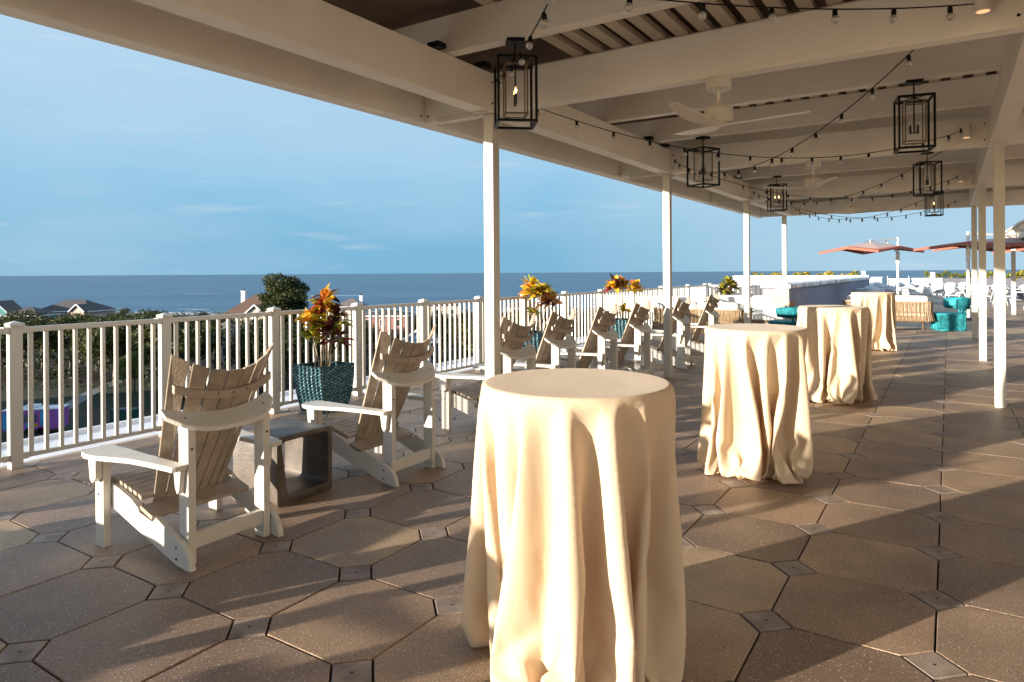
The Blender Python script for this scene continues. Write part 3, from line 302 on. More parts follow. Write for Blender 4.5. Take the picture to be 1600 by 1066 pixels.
33,-7,-35,-42,-43,-29,9,33,40,41,41,9,-14,-34,-37,-37,-37,-31,-2,42,43,42,34,11,-19,-17,-14,4,26,36,29,16,1,3,34,35,32,28,10,27,21,-14,-5,-17,6,37,38,20,-19,-16,-8,27,35,14,-20,3,11,32,10,-16,-4,1,2,27,30,0,-20,-12,24,31,21,37,49,42,26,-18,-32,-33,-41,-28,13,29,35,19,23,26,32,11,-31,-37,-22,-2,6,31,45,46,41,21,-20,-40,-46,-46,-43,
-24,-16,5,18,39,31,-31,-30,-15,-15,-7,-10,-14,-29,-35,-27,16,10,-17,-33,-30,-39,-35,-19,10,38,38,38,36,28,-19,-43,-29,-34,-37,-37,-34,-28,19,17,8,3,-19,-25,10,-11,-23,-29,-32,-37,-35,-32,-21,-25,16,28,31,32,18,-32,-37,-33,-27,-25,-22,10,36,42,12,-1,-5,-13,-37,-54,-54,-39,3,33,34,46,47,40,12,-26,-39,-43,-41,-18,21,37,38,39,38,-1,-16,-35,-34,-37,-36,-34,-3,42,44,
41,31,25,-11,-22,-18,-6,19,34,33,20,8,1,13,37,35,33,23,12,30,6,-7,-5,-21,6,36,39,20,-10,-20,-13,17,36,15,-20,10,8,22,21,-15,-4,1,-4,10,33,15,-13,-22,7,33,26,23,41,48,40,22,-22,-31,-34,-42,-29,11,28,35,15,24,29,28,25,-24,-38,-28,-5,1,16,41,45,44,38,8,-31,-42,-46,-44,-38,-22,-17,11,15,26,37,-28,-30,-15,-10,-21,-9,-9,-20,-35,-31,4,20,
-7,-28,-31,-33,-39,-31,-7,25,44,38,36,36,20,-26,-44,-18,-37,-42,-36,-36,-29,0,25,17,6,-11,-25,4,-22,-26,-1,-34,-37,-33,-32,-33,-24,-6,27,30,33,30,3,-35,-36,-30,-22,-30,-18,11,37,42,10,-3,-6,-12,-37,-41,-55,-47,-10,29,32,43,48,41,34,-9,-35,-41,-44,-36,-5,31,35,34,41,31,-9,-14,-32,-35,-37,-37,-34,-6,43,43,40,29,32,6,-24,-22,-16,7,32,35,25,11,0,-1,35,
36,31,38,15,20,28,5,-7,-14,-21,6,36,38,17,1,-18,-18,5,34,18,-18,12,18,2,30,-7,-14,0,-3,7,16,30,-6,-21,-6,21,34,20,26,40,46,43,17,-27,-29,-36,-40,-30,9,28,33,23,13,32,29,30,-14,-38,-32,-7,1,4,32,40,46,42,31,-8,-36,-42,-44,-41,-35,-22,-16,18,9,23,29,-23,-28,-14,-8,-23,-8,-9,-19,-33,-34,-8,24,4,-19,-34,-28,-38,-36,-23,7,36,46,38,38,
29,10,-29,-36,-18,-40,-43,-38,-35,-19,-19,15,28,10,-3,-21,-4,-25,-33,13,-24,-37,-37,-27,-29,-30,-27,18,29,32,25,29,-6,-37,-30,-29,-23,-31,-13,10,38,43,7,-6,-8,-14,-29,-34,-52,-52,-25,24,35,35,47,45,39,15,-25,-39,-43,-43,-28,11,36,32,31,35,28,-11,-17,-29,-34,-38,-35,-36,-8,42,42,38,29,32,25,-8,-17,-27,-19,22,37,30,14,-2,-11,30,37,36,31,38,20,21,19,2,-15,
-13,-20,6,36,38,15,5,-15,-13,-9,32,18,-11,16,14,1,20,7,-16,-8,-1,5,6,27,2,-15,-4,25,7,30,19,26,39,45,38,16,-31,-32,-32,-35,-30,6,27,32,28,9,24,31,32,2,-36,-34,-8,0,1,16,34,42,45,41,17,-20,-37,-42,-42,-33,-35,-24,-14,26,0,19,23,-18,-26,-13,-6,-25,-8,-9,-18,-30,-35,-19,22,13,-10,-29,-29,-34,-38,-32,-11,21,43,45,39,38,19,3,-29,-24,-25,
-46,-41,-37,-31,-1,-32,-12,28,22,-1,-14,-12,-27,-36,21,-11,-34,-37,-34,-28,-31,-26,-9,30,31,23,27,27,-16,-29,-24,-32,-29,-32,-12,15,40,40,5,-10,-10,-18,-16,-35,-44,-52,-39,16,34,29,47,48,43,31,-10,-32,-42,-42,-42,-16,26,35,24,30,25,31,-8,-23,-27,-33,-37,-36,-35,-11,41,36,37,33,30,30,1,-10,-11,-32,-5,35,34,19,-5,-7,15,35,37,33,30,40,26,17,10,-1,-16,-14,-23,
11,36,37,11,6,-9,-10,-14,25,19,-10,22,-1,6,15,24,-10,-14,-8,7,7,7,26,-23,-7,37,10,1,24,29,25,28,47,34,8,-34,-32,-27,-27,-29,-1,26,31,32,10,17,27,28,21,-31,-34,-15,8,-1,5,21,33,46,45,35,4,-31,-37,-45,-34,-25,-33,-26,-4,20,-11,19,17,-11,-24,-13,-6,-18,-23,-6,-13,-26,-34,-27,12,22,-2,-20,-32,-29,-37,-36,-24,2,34,45,45,40,32,17,-3,-29,-13,
-45,-48,-36,-34,-21,5,-34,-32,13,31,7,-12,-21,-23,-39,26,3,-29,-36,-39,-28,-29,-20,-30,11,33,28,19,31,22,-23,-22,-33,-33,-23,-33,-12,27,40,24,-2,0,-14,-21,-7,-40,-27,-51,-46,1,33,26,44,48,46,38,9,-21,-36,-40,-39,-42,0,32,29,32,19,14,35,-8,-25,-27,-32,-35,-35,-36,-13,39,34,27,35,33,32,-6,-17,19,-28,-19,24,35,26,-7,-2,29,3,38,34,31,24,41,28,18,12,
-9,-17,-30,-17,21,36,33,-8,21,2,-9,-12,13,21,-10,12,18,-16,23,26,10,-14,-14,-8,5,5,26,9,-25,22,43,3,-9,25,20,23,28,47,32,-2,-35,-34,-27,-31,-21,3,26,28,35,12,15,22,26,29,-27,-24,-7,-13,10,2,17,17,31,47,44,27,-11,-33,-42,-41,-14,-30,-31,-27,9,13,-22,4,13,2,-20,-12,-12,-8,-30,-17,-4,-22,-31,-33,2,26,5,-12,-31,-30,-29,-38,-30,-14,16,41,44,
41,42,29,18,-12,-19,-22,-54,-46,-32,-34,1,0,-36,-42,-6,28,19,-9,-24,-23,-41,20,23,-22,-35,-38,-36,-24,-17,-33,-15,24,33,20,25,32,12,-30,-22,-39,-30,-12,-35,-7,28,37,-1,-3,13,-10,-23,-3,-33,-24,-46,-49,-12,31,28,33,45,47,43,27,-10,-25,-35,-39,-43,-32,17,34,33,29,3,11,33,-7,-27,-30,-34,-33,-27,-36,-18,33,38,17,34,34,34,-4,-24,31,-7,-29,8,33,33,-9,-3,40,
21,-4,38,33,18,26,44,32,19,5,-15,-29,-33,-2,26,34,30,-17,34,5,-11,-2,-1,21,-6,15,20,-23,7,30,19,4,-12,-18,-5,4,13,37,-22,1,46,30,-7,-8,27,6,19,31,48,31,-12,-35,-36,-29,-30,0,3,12,28,33,14,17,21,23,27,1,-27,-8,0,-18,9,15,23,17,23,45,42,12,-25,-35,-47,-31,4,-31,-30,-27,22,10,-28,-9,14,0,-21,-8,-14,-7,-33,-24,-1,-18,-27,-32,0,
8,17,-6,-21,-36,-25,-31,-36,-22,-4,27,40,41,44,42,26,18,-19,-14,-40,-47,-45,-30,-34,16,1,-33,-48,-25,17,27,-2,-23,-26,-39,7,36,-5,-34,-36,-40,-20,-20,-28,-32,4,34,22,19,35,24,1,-31,-25,-41,-14,-16,-34,-9,26,36,-6,-20,19,-1,-23,-2,-24,-31,-28,-50,-24,26,33,25,39,48,48,35,3,-20,-32,-40,-32,-41,-14,28,33,38,22,-19,19,29,-5,-30,-35,-25,-22,-35,-36,-22,25,40,
13,35,28,34,7,-32,32,10,-18,-13,26,36,14,-11,15,51,-11,15,37,30,1,32,47,38,18,-7,-28,-35,-24,19,22,26,28,-23,37,17,-6,-6,-4,27,1,0,26,-22,-6,24,29,8,-1,-15,-15,-2,9,26,20,-20,25,53,5,-15,11,24,-9,13,37,47,32,-24,-34,-37,-33,-20,18,4,4,26,28,31,11,11,22,23,21,-22,-7,6,-20,-2,10,6,12,33,23,43,29,-5,-28,-43,-43,-1,0,-31,-28,
-27,31,11,-32,-20,8,-1,-23,-8,-11,-9,-34,-29,-2,-15,-21,-31,-9,-6,27,4,-14,-31,-34,-32,-24,-28,-12,5,37,39,39,45,38,27,10,-18,-20,-50,-40,-39,-31,-35,1,29,-29,-50,-37,-2,28,4,-32,-23,-26,6,29,16,-31,-35,-37,-40,-19,-15,-29,-18,22,27,13,30,33,12,-6,-14,-35,-35,-10,-21,-33,-6,25,27,-21,-20,18,4,-19,-5,-12,-34,-18,-42,-36,19,35,32,27,43,50,37,19,-14,-31,-36,
-35,-28,-35,6,33,34,30,10,-21,25,24,-6,-24,-34,-26,-20,-33,-37,-27,18,40,15,26,25,33,14,-17,-7,38,-2,-19,11,36,28,-9,-2,47,37,-22,26,35,5,3,43,46,39,14,-25,-31,-35,-2,34,7,20,28,-26,31,24,1,0,-6,29,12,-11,21,-5,-25,15,30,7,-1,6,-14,-8,3,15,37,-4,2,45,38,-11,-14,23,12,-12,20,29,43,29,-34,-34,-35,-37,-2,32,0,-1,22,21,32,23,8,
14,26,28,-8,-8,11,-21,-10,7,11,-13,4,36,35,37,14,-13,-33,-44,-30,32,-17,-30,-26,-26,32,12,-29,-25,-4,-3,-27,-12,-7,-12,-24,-38,-16,-3,-19,-25,-18,-16,20,21,-4,-25,-36,-36,-18,-23,-22,-4,17,34,33,47,43,36,25,2,-15,-30,-52,-34,-32,-36,-33,-8,36,-11,-51,-41,-23,21,9,-32,-29,0,7,4,30,-19,-35,-25,-39,-39,-14,-17,-31,2,30,16,18,31,16,8,-20,-8,-28,-22,-12,-18,
-31,-9,20,19,-17,-30,18,3,-17,-16,6,-24,-19,-33,-40,13,29,33,31,33,49,43,29,-9,-24,-36,-32,-20,-38,-27,27,33,29,36,-14,-17,30,14,-19,-6,-28,-31,-17,-29,-37,-31,10,38,18,15,24,33,20,-16,-21,35,15,-3,-4,33,35,10,-12,22,56,11,-19,33,24,-12,14,45,39,35,6,-27,-32,-28,30,28,-8,18,26,-26,21,31,12,-7,4,29,23,-14,10,5,-26,-4,26,14,11,0,-2,-4,-3,
0,27,36,3,7,43,21,-23,10,26,-9,-2,13,30,43,13,-34,-36,-33,-36,20,36,-3,-4,15,16,23,22,29,6,28,32,12,-9,10,-20,-17,8,8,-10,-11,12,21,42,30,-1,-20,-36,-44,7,35,-26,-25,-25,-23,30,16,-21,-28,-24,-7,-32,-19,-8,-12,-20,-44,-23,-2,-8,-20,-25,-21,3,31,12,-14,-36,-33,-32,-15,-15,-5,-4,31,31,25,45,43,33,26,-9,-24,-30,-34,-40,-36,-34,-30,-17,39,9,-50,
-42,-35,-2,15,-24,-28,15,-17,3,41,-6,-36,-27,-24,-39,-39,-15,-16,-17,21,19,8,27,21,7,0,-23,-7,-21,-19,-8,-10,-25,-12,7,9,-26,-4,0,2,-15,-13,-2,-5,-23,-29,-30,12,24,26,34,25,47,48,39,5,-27,-32,-28,-15,-38,-39,-2,34,31,37,24,-32,-10,33,-3,-26,1,-18,-17,-26,-24,-37,-35,2,35,16,18,27,22,23,-16,-24,16,28,4,5,27,35,31,-3,-9,52,40,-30,12,32,10,
-19,21,40,40,32,-3,-26,-24,-11,39,17,-15,16,27,-27,25,26,7,8,19,24,22,-5,-17,2,-2,-12,19,29,7,7,-1,-2,-5,-10,8,30,9,21,38,23,-11,1,32,21,-21,1,8,28,38,-8,-30,-31,-32,-31,36,35,-3,-4,14,20,13,10,18,27,29,31,26,0,-28,19,-19,10,8,-6,-15,-10,-3,31,24,8,3,-20,-32,-39,40,30,-26,-22,-23,-20,27,7,-38,-31,-5,-11,-36,-27,-14,-15,-19,-34,
-39,-11,-1,-3,-19,-30,-13,22,28,-2,-24,-28,-27,-18,-3,-8,-7,-9,32,33,19,43,41,35,17,-17,-37,-37,2,-47,-32,-30,-35,-31,42,20,-37,-35,-34,-16,-14,-24,-1,-14,3,-13,48,5,-34,-34,-22,-20,-38,-41,3,-29,1,15,3,26,17,8,4,1,-13,-13,-8,-20,-12,-1,-26,-10,8,-16,9,-23,-17,-1,-13,1,-16,7,-23,-23,-8,9,17,24,21,37,30,48,44,18,-22,-25,-15,-18,-37,-41,-28,22,34,
34,39,-18,-27,16,16,-19,-24,3,-14,-1,-26,-21,-37,-38,-7,29,27,25,17,6,28,-13,-25,5,26,11,24,31,19,33,2,-8,44,40,-5,-21,29,31,-5,-4,14,33,42,20,-6,-5,-5,-13,29,10,-20,16,26,-25,38,13,25,22,15,11,1,27,-9,-2,5,-12,1,15,36,2,-2,-3,-10,-11,-5,6,8,13,39,25,21,-6,39,30,19,-27,-2,7,-3,40,-17,-19,-24,-32,-23,42,36,0,2,19,-9,29,
9,9,18,34,35,35,-11,-27,30,-6,13,7,-14,-13,3,-20,-8,9,33,-14,-10,-19,-31,7,47,27,-22,-20,-23,-16,24,-2,-54,-13,-8,-17,-38,-30,-27,-23,-23,-22,-32,-36,-8,0,0,-18,-13,-6,27,-2,3,-14,-13,-11,-1,-5,-6,-9,-13,7,28,43,41,36,24,9,-25,-39,-49,9,-42,-23,-15,-35,-37,31,25,-30,-45,-11,-36,-31,-26,2,26,-25,-15,45,18,-28,-36,-21,4,-42,-46,-44,18,-30,-7,5,30,
7,8,6,0,2,-10,-10,6,-16,2,-23,-31,-12,6,-12,30,-51,-20,-4,-9,3,27,-12,-15,-13,5,5,7,17,17,23,36,37,40,28,-16,-29,-23,-6,-18,-37,-22,5,5,37,37,20,-31,-18,20,-9,-7,-29,0,-15,9,0,-32,-36,-37,-20,18,26,28,10,3,27,23,-30,-23,42,31,24,29,22,3,3,-3,40,41,20,-40,10,34,32,1,-4,23,14,29,0,-2,-1,-5,3,26,10,-22,21,1082,0,0,0,
0,0,0,0,0,0,0,0,0,0,0,0,0,0,0,0,0,0,0,0,0,0,0,0,0,0,0,0,0,0,0,0,0,0,0,0,0,0,0,0,0,0,0,0,0,0,0,0,0,0,0,0,0,0,0,0,-6,0,0,0,0,0,0,0,0,0,0,0,0,0,0,0,0,0,0,0,0,0,0,0,0,0,0,0,0,0,0,0,0,0,0,0,0,0,0,0,0,0,0,0,0,0,0,
0,0,0,0,0,0,0,0,0,0,0,0,0,0,0,0,0,0,0,-23,2,0,0,0,4,-6,1,-4,-1,2,0,2,-1,2,1,-3,-1,1,3,-1,0,-3,0,4,0,1,-4,-1,0,-1,2,5,0,-3,-2,-1,3,4,-1,-4,0,4,0,-4,-1,2,-1,-3,-1,2,1,3,-1,-2,1,2,0,-2,3,4,-3,-4,-1,2,-1,4,-5,-1,1,2,-1,-37,5,-2,0,0,5,0,-3,-5,-4,0,2,
2,2,-1,1,2,-3,-2,-1,3,3,0,-3,-4,1,6,1,1,-4,-4,3,-2,-1,5,5,-1,-5,-4,0,5,5,-2,-4,-1,3,1,0,-4,1,1,-2,-3,-3,2,4,3,1,-4,0,2,1,0,-1,3,2,-4,-4,-2,2,5,1,-3,-5,0,1,4,0,-39,6,-3,0,1,3,3,-1,-5,-7,-3,0,3,3,2,0,1,1,-2,-4,-1,1,4,4,-3,-5,-3,2,8,3,-2,-3,-5,5,2,-5,-1,
8,3,-4,-5,-4,-1,6,6,-1,-5,-2,2,2,1,0,-3,0,1,-2,-4,-4,2,5,4,2,-2,-3,1,2,1,0,0,2,1,-4,-6,-2,2,6,3,-2,-4,-4,0,2,5,-1,-39,7,-2,-2,1,2,4,1,-3,-7,-7,-2,1,4,3,2,1,0,1,-2,-4,-3,0,3,6,2,-5,-6,-3,5,8,4,-2,-3,-6,3,8,-5,-5,4,8,0,-5,-6,-5,0,7,6,0,-5,-5,2,3,2,1,-2,
-3,1,1,-2,-5,-4,1,5,6,3,-1,-3,-1,1,1,1,1,0,1,1,-4,-7,-3,2,6,6,-1,-4,-5,-3,1,4,5,-3,-38,8,-2,-3,0,1,6,2,-1,-5,-8,-7,-1,2,5,4,1,1,1,0,-1,-4,-4,-2,2,5,6,0,-7,-6,-2,6,9,5,-3,-3,-6,1,11,0,-9,-2,8,4,-1,-6,-7,-4,-1,8,7,1,-5,-6,-1,3,4,2,0,-4,-1,1,2,-4,-5,-5,1,5,7,
5,-1,-2,-3,0,2,1,1,0,0,0,2,-4,-8,-4,1,6,8,2,-4,-5,-5,-2,3,5,5,-4,-38,9,-2,-3,-1,1,5,2,2,-2,-8,-9,-6,0,4,5,4,1,1,1,0,-1,-3,-5,-4,1,4,6,6,-4,-8,-6,-1,7,10,6,-3,-2,-7,-2,12,6,-7,-8,3,7,2,-2,-7,-7,-5,0,8,7,3,-4,-8,-4,2,6,4,1,-3,-3,-1,2,2,-4,-7,-5,1,5,7,8,-1,-2,
-3,-2,1,3,1,1,-1,0,1,0,-3,-8,-6,0,6,9,5,-2,-7,-5,-3,0,4,5,5,-5,-38,9,-2,-2,-2,1,4,2,3,2,-6,-10,-9,-4,1,5,6,3,1,1,0,1,-1,-2,-5,-5,-2,3,6,7,3,-7,-8,-6,1,8,11,7,-4,-2,-6,-4,9,11,-1,-10,-5,6,4,3,-4,-8,-8,-5,1,8,7,5,-3,-9,-6,0,5,6,4,-2,-4,-3,1,3,1,-5,-7,-5,0,4,8,
9,3,-4,-3,-3,-1,3,3,0,1,-2,0,1,1,-3,-9,-7,-1,5,10,8,1,-7,-6,-5,-2,2,5,6,3,-5,-38,10,-2,-2,-1,-1,3,2,3,4,-1,-9,-11,-9,-2,2,6,6,4,0,1,0,1,-1,-1,-5,-6,-4,1,5,8,8,-2,-9,-8,-5,2,9,11,8,-4,-2,-5,-6,7,12,2,-3,-10,-1,5,3,3,-6,-8,-9,-5,2,8,8,5,-2,-9,-8,-2,4,6,7,1,-4,-4,-2,
2,4,0,-6,-7,-6,0,4,8,10,6,-4,-4,-3,-2,1,3,2,1,0,-2,0,1,0,-2,-9,-8,-3,4,10,10,5,-5,-7,-7,-3,-1,3,6,6,3,-6,-37,9,-1,-2,0,-1,1,2,2,4,4,-6,-12,-11,-7,-1,4,6,7,3,0,1,0,0,0,0,-4,-7,-5,-2,3,8,9,5,-5,-10,-8,-4,3,10,12,8,-2,-3,-5,-8,6,13,2,-1,-2,-10,1,5,3,2,-7,-10,-9,-4,2,
8,7,7,0,-9,-9,-5,2,6,8,5,-2,-4,-4,-1,2,4,0,-6,-8,-6,-1,4,8,10,9,-2,-6,-3,-3,0,2,4,1,0,-1,-1,0,1,0,-2,-10,-9,-3,2,10,12,7,0,-8,-9,-5,-2,0,5,7,5,2,-6,-33,6,-1,-2,0,-1,-1,2,2,3,6,0,-10,-12,-11,-6,0,5,7,7,3,0,1,-1,1,0,0,-3,-6,-7,-4,1,6,10,8,2,-8,-11,-7,-3,4,11,13,8,
0,-5,-5,-8,3,13,4,-1,0,-3,-4,0,1,5,0,-8,-10,-10,-4,3,8,7,8,1,-7,-11,-7,-1,5,8,8,2,-4,-4,-4,0,4,4,-1,-7,-8,-7,-1,3,8,11,10,2,-6,-5,-3,-1,1,3,3,0,-1,0,-1,-1,1,2,-3,-10,-10,-5,2,8,13,10,3,-5,-10,-8,-4,-1,2,6,8,4,1,-6,-32,5,0,-1,-2,0,-2,1,2,2,7,4,-6,-12,-13,-9,-4,1,6,8,7,
3,-1,0,0,1,-1,1,-2,-5,-8,-6,-2,4,9,11,7,-3,-10,-11,-6,-2,6,11,13,9,1,-6,-5,-7,0,13,6,-1,-1,-1,-3,-3,0,3,4,-1,-10,-10,-10,-4,3,9,7,9,2,-6,-11,-10,-3,3,8,9,7,-2,-5,-5,-2,1,4,5,-2,-8,-8,-7,-2,3,7,12,11,5,-5,-7,-3,-2,-1,3,4,2,-1,-1,0,-2,0,2,3,-4,-11,-10,-7,1,7,12,12,7,-2,-9,-10,-7,
-2,1,3,7,8,2,1,-5,-31,3,0,0,-2,0,-3,0,2,2,5,7,0,-9,-14,-13,-8,-2,3,6,8,8,3,-1,-1,0,0,0,0,0,-4,-8,-8,-4,2,7,10,10,5,-6,-11,-11,-6,0,6,13,13,10,1,-6,-6,-4,-4,11,8,-1,-1,-1,-2,-3,-1,0,4,5,-4,-10,-11,-10,-4,4,8,8,9,4,-5,-11,-11,-6,1,7,9,10,2,-5,-4,-5,-1,2,6,4,-3,-8,-9,-8,-2,
2,8,11,12,8,-3,-8,-5,-2,-1,1,3,4,1,-1,-1,-1,-1,0,4,3,-6,-11,-11,-8,0,5,13,13,9,2,-7,-11,-9,-5,0,1,5,8,7,2,0,-4,-31,2,0,1,-2,-1,-2,-1,1,2,4,7,5,-5,-12,-14,-12,-7,-1,4,8,8,7,3,-1,-1,-1,1,-1,1,0,-3,-7,-8,-7,-1,5,10,11,9,0,-8,-12,-11,-4,0,8,13,13,11,1,-6,-7,-2,-5,8,9,1,-2,-1,
-1,-2,-3,-1,2,5,4,-6,-11,-11,-10,-4,5,8,7,10,6,-3,-12,-11,-8,-3,5,9,11,7,-2,-5,-5,-3,-1,4,6,4,-5,-8,-9,-9,-2,2,7,11,13,10,1,-8,-8,-2,-2,-1,3,4,4,-1,-2,-1,0,-1,1,4,4,-8,-10,-12,-9,-2,4,11,15,12,4,-4,-10,-11,-8,-2,1,3,5,9,6,1,0,-3,-32,2,0,1,-1,-1,-2,-3,1,2,3,7,6,1,-8,-15,-14,-10,-5,
0,5,8,9,7,2,-1,-1,-1,0,0,0,1,-2,-6,-9,-8,-3,2,8,11,12,6,-3,-11,-13,-10,-3,2,9,13,14,11,2,-7,-7,-3,-1,5,8,1,-1,-1,-1,-2,-2,-3,0,4,5,2,-7,-11,-12,-9,-4,4,8,8,10,7,-1,-11,-12,-10,-5,2,8,11,12,2,-5,-5,-5,-3,1,5,6,3,-5,-9,-9,-9,-3,2,6,11,14,12,4,-7,-9,-5,-1,-2,1,3,5,2,-1,-2,-1,-1,
-1,3,4,4,-8,-11,-13,-10,-3,4,9,15,13,9,-1,-8,-12,-10,-7,1,2,3,7,10,4,0,0,-2,-32,1,0,1,0,-2,-1,-4,0,2,2,6,7,5,-3,-12,-15,-14,-9,-4,1,7,9,9,8,1,-1,-3,0,0,0,-1,1,0,-5,-8,-9,-6,-1,5,11,12,11,3,-7,-12,-13,-9,-1,2,10,14,14,11,3,-7,-7,-5,0,4,7,2,-1,-1,-1,-1,-2,-3,-1,1,5,5,1,-9,-12,
-12,-8,-4,3,9,8,10,7,1,-9,-13,-11,-7,-1,6,11,13,10,-2,-8,-6,-4,-2,2,6,7,2,-7,-9,-9,-10,-3,3,5,10,14,13,7,-3,-11,-7,-2,-1,-1,2,4,5,1,-2,-3,-1,0,0,3,4,3,-7,-11,-14,-10,-5,2,9,13,15,12,2,-5,-11,-12,-10,-4,3,4,4,8,9,2,0,0,-1,-33,1,0,1,1,-2,-2,-3,-1,1,2,4,7,8,1,-7,-15,-15,-12,-8,-3,3,
8,9,9,8,1,-1,-3,0,-1,-1,0,1,0,-3,-8,-9,-8,-4,3,8,12,13,9,-1,-9,-13,-13,-7,-2,4,11,14,15,11,4,-7,-8,-6,-1,4,6,4,0,-2,-1,-1,-1,-3,-2,-1,3,6,5,-1,-10,-13,-12,-8,-4,4,8,8,11,8,3,-8,-13,-12,-9,-4,4,10,12,13,6,-7,-7,-6,-4,0,3,6,7,1,-7,-9,-10,-10,-4,2,9,7,13,14,10,0,-9,-11,-4,-1,-2,1,3,
5,4,0,-3,-2,-1,-1,0,4,4,4,-7,-11,-14,-12,-6,1,7,13,16,13,7,-3,-9,-13,-11,-8,-1,5,3,5,9,8,1,1,-2,-1,-32,1,0,1,1,-1,-2,-4,-2,1,2,3,7,7,6,-2,-11,-17,-15,-10,-7,-2,4,10,9,10,7,1,0,-4,0,-3,0,-1,1,1,-2,-6,-10,-9,-6,0,6,10,13,12,7,-5,-10,-13,-12,-8,0,6,10,15,14,12,4,-6,-8,-7,-2,3,6,5,
0,-1,-2,-1,-1,-2,-2,-2,1,4,6,4,-3,-11,-13,-12,-7,-4,3,8,9,10,9,4,-5,-13,-12,-12,-6,1,9,11,14,11,1,-10,-7,-5,-3,0,5,7,7,-1,-8,-9,-10,-11,-5,3,10,7,11,15,11,3,-5,-12,-8,-2,-1,-1,2,4,5,3,-1,-3,-2,-2,0,0,3,5,4,-5,-11,-15,-13,-8,1,5,12,15,15,10,1,-7,-12,-12,-10,-6,1,7,3,6,10,6,3,0,-4,-2,-31,
1,0,1,1,0,-2,-4,-3,0,2,3,5,7,8,3,-6,-15,-16,-14,-9,-8,0,7,9,10,10,6,2,-1,-2,-2,-4,0,0,1,0,0,-5,-10,-9,-8,-3,3,9,12,13,11,3,-7,-12,-14,-11,-7,2,8,11,14,15,13,3,-7,-8,-7,-4,2,6,6,2,-2,-1,-2,0,-2,-2,-2,-1,4,3,6,4,-5,-13,-13,-11,-7,-4,3,7,9,11,10,5,-3,-13,-12,-13,-9,-2,7,11,13,14,8,
-5,-11,-7,-4,-2,1,6,8,7,-3,-8,-10,-10,-11,-6,3,10,9,9,14,13,6,-5,-7,-11,-5,-1,-3,1,4,5,4,2,-3,-3,-2,-1,-1,0,4,5,4,-3,-11,-16,-14,-9,-1,5,10,15,16,12,5,-5,-10,-12,-12,-9,-4,5,7,3,7,10,5,3,0,-4,-3,-31,1,0,1,1,0,-2,-3,-4,-1,2,3,5,6,7,6,0,-11,-16,-15,-11,-11,-7,2,10,10,10,8,6,1,0,-3,-3,
-3,-1,1,1,1,0,-4,-9,-10,-8,-7,0,7,11,14,12,9,-1,-10,-13,-13,-10,-6,2,11,15,11,14,14,2,-5,-8,-8,-6,1,5,7,3,-1,-2,-1,-1,-1,-2,-2,-2,1,5,3,6,3,-7,-13,-13,-10,-7,-6,3,8,9,11,10,6,-1,-11,-12,-14,-12,-4,4,10,14,15,11,0,-8,-10,-7,-3,-1,3,6,9,7,-5,-9,-10,-10,-11,-7,2,11,12,7,13,14,8,-3,-7,-8,-9,-2,-3,
-1,2,5,5,4,0,-1,-4,-3,-2,0,0,4,5,4,-2,-11,-15,-13,-11,-4,3,9,14,17,14,8,-1,-8,-12,-13,-10,-8,-1,7,7,4,8,9,4,3,0,-5,-3,-31,1,0,1,1,1,-2,-3,-4,-2,0,4,3,7,7,6,4,-4,-14,-17,-12,-12,-12,-5,4,12,13,8,7,5,2,-1,-3,-3,-4,-1,2,2,2,-1,-3,-8,-10,-10,-7,-4,4,10,13,13,12,6,-5,-11,-14,-13,-10,-5,4,
13,18,10,12,14,3,-4,-7,-9,-7,-2,4,7,5,0,-2,-2,-1,-1,-2,-2,-1,-2,5,3,4,6,2,-10,-13,-8,-13,-9,-6,3,8,10,11,10,7,1,-9,-12,-14,-10,-9,-2,8,14,16,14,6,-6,-8,-9,-6,-3,0,4,7,9,6,-6,-9,-10,-11,-12,-7,1,11,14,8,11,14,10,0,-7,-7,-8,-6,-3,-3,1,4,5,5,3,0,0,-3,-6,-3,1,1,3,5,4,-1,-10,-15,-13,-12,-6,
2,7,12,17,16,11,2,-5,-11,-13,-11,-10,-7,2,10,5,6,10,6,5,2,-1,-4,-3,-32,1,2,-1,1,3,-4,-1,-4,-4,-1,4,3,5,7,7,6,1,-8,-17,-14,-12,-15,-11,-2,6,14,14,6,7,5,2,-1,-4,-3,-5,-1,1,4,2,0,-3,-6,-11,-9,-9,-7,1,8,15,11,13,11,1,-8,-12,-13,-10,-13,-4,5,16,18,12,9,15,2,-4,-6,-8,-8,-3,1,7,7,0,-1,-2,-2,
-1,-1,-3,-1,-1,0,7,3,5,4,0,-10,-14,-4,-13,-13,-6,2,9,16,7,8,7,4,-7,-13,-10,-8,-17,-5,4,13,15,16,14,-4,-7,-8,-6,-6,-4,1,5,8,11,3,-8,-9,-10,-11,-12,-8,0,11,20,7,10,11,12,2,-6,-7,-8,-6,-4,-4,-1,2,5,5,5,1,1,2,-6,-8,-2,2,0,4,5,4,0,-8,-14,-15,-15,-7,1,8,10,15,17,14,5,-2,-9,-13,-11,-9,-13,-3,6,
10,5,7,10,8,3,0,-2,-3,-4,-32,1,3,0,-1,3,-2,-2,-3,-6,0,1,5,3,6,7,7,4,-1,-13,-16,-13,-12,-18,-9,0,11,21,5,9,5,4,1,7,-9,-6,-5,-2,1,4,3,0,-2,-3,-11,-10,-10,-9,-3,5,13,17,11,10,8,-2,-9,-11,-9,-14,-15,-3,6,18,18,11,10,16,1,-4,-6,-8,-8,-5,1,6,7,3,-2,-2,-1,-1,-1,-2,-2,-2,-1,3,7,4,6,3,-4,
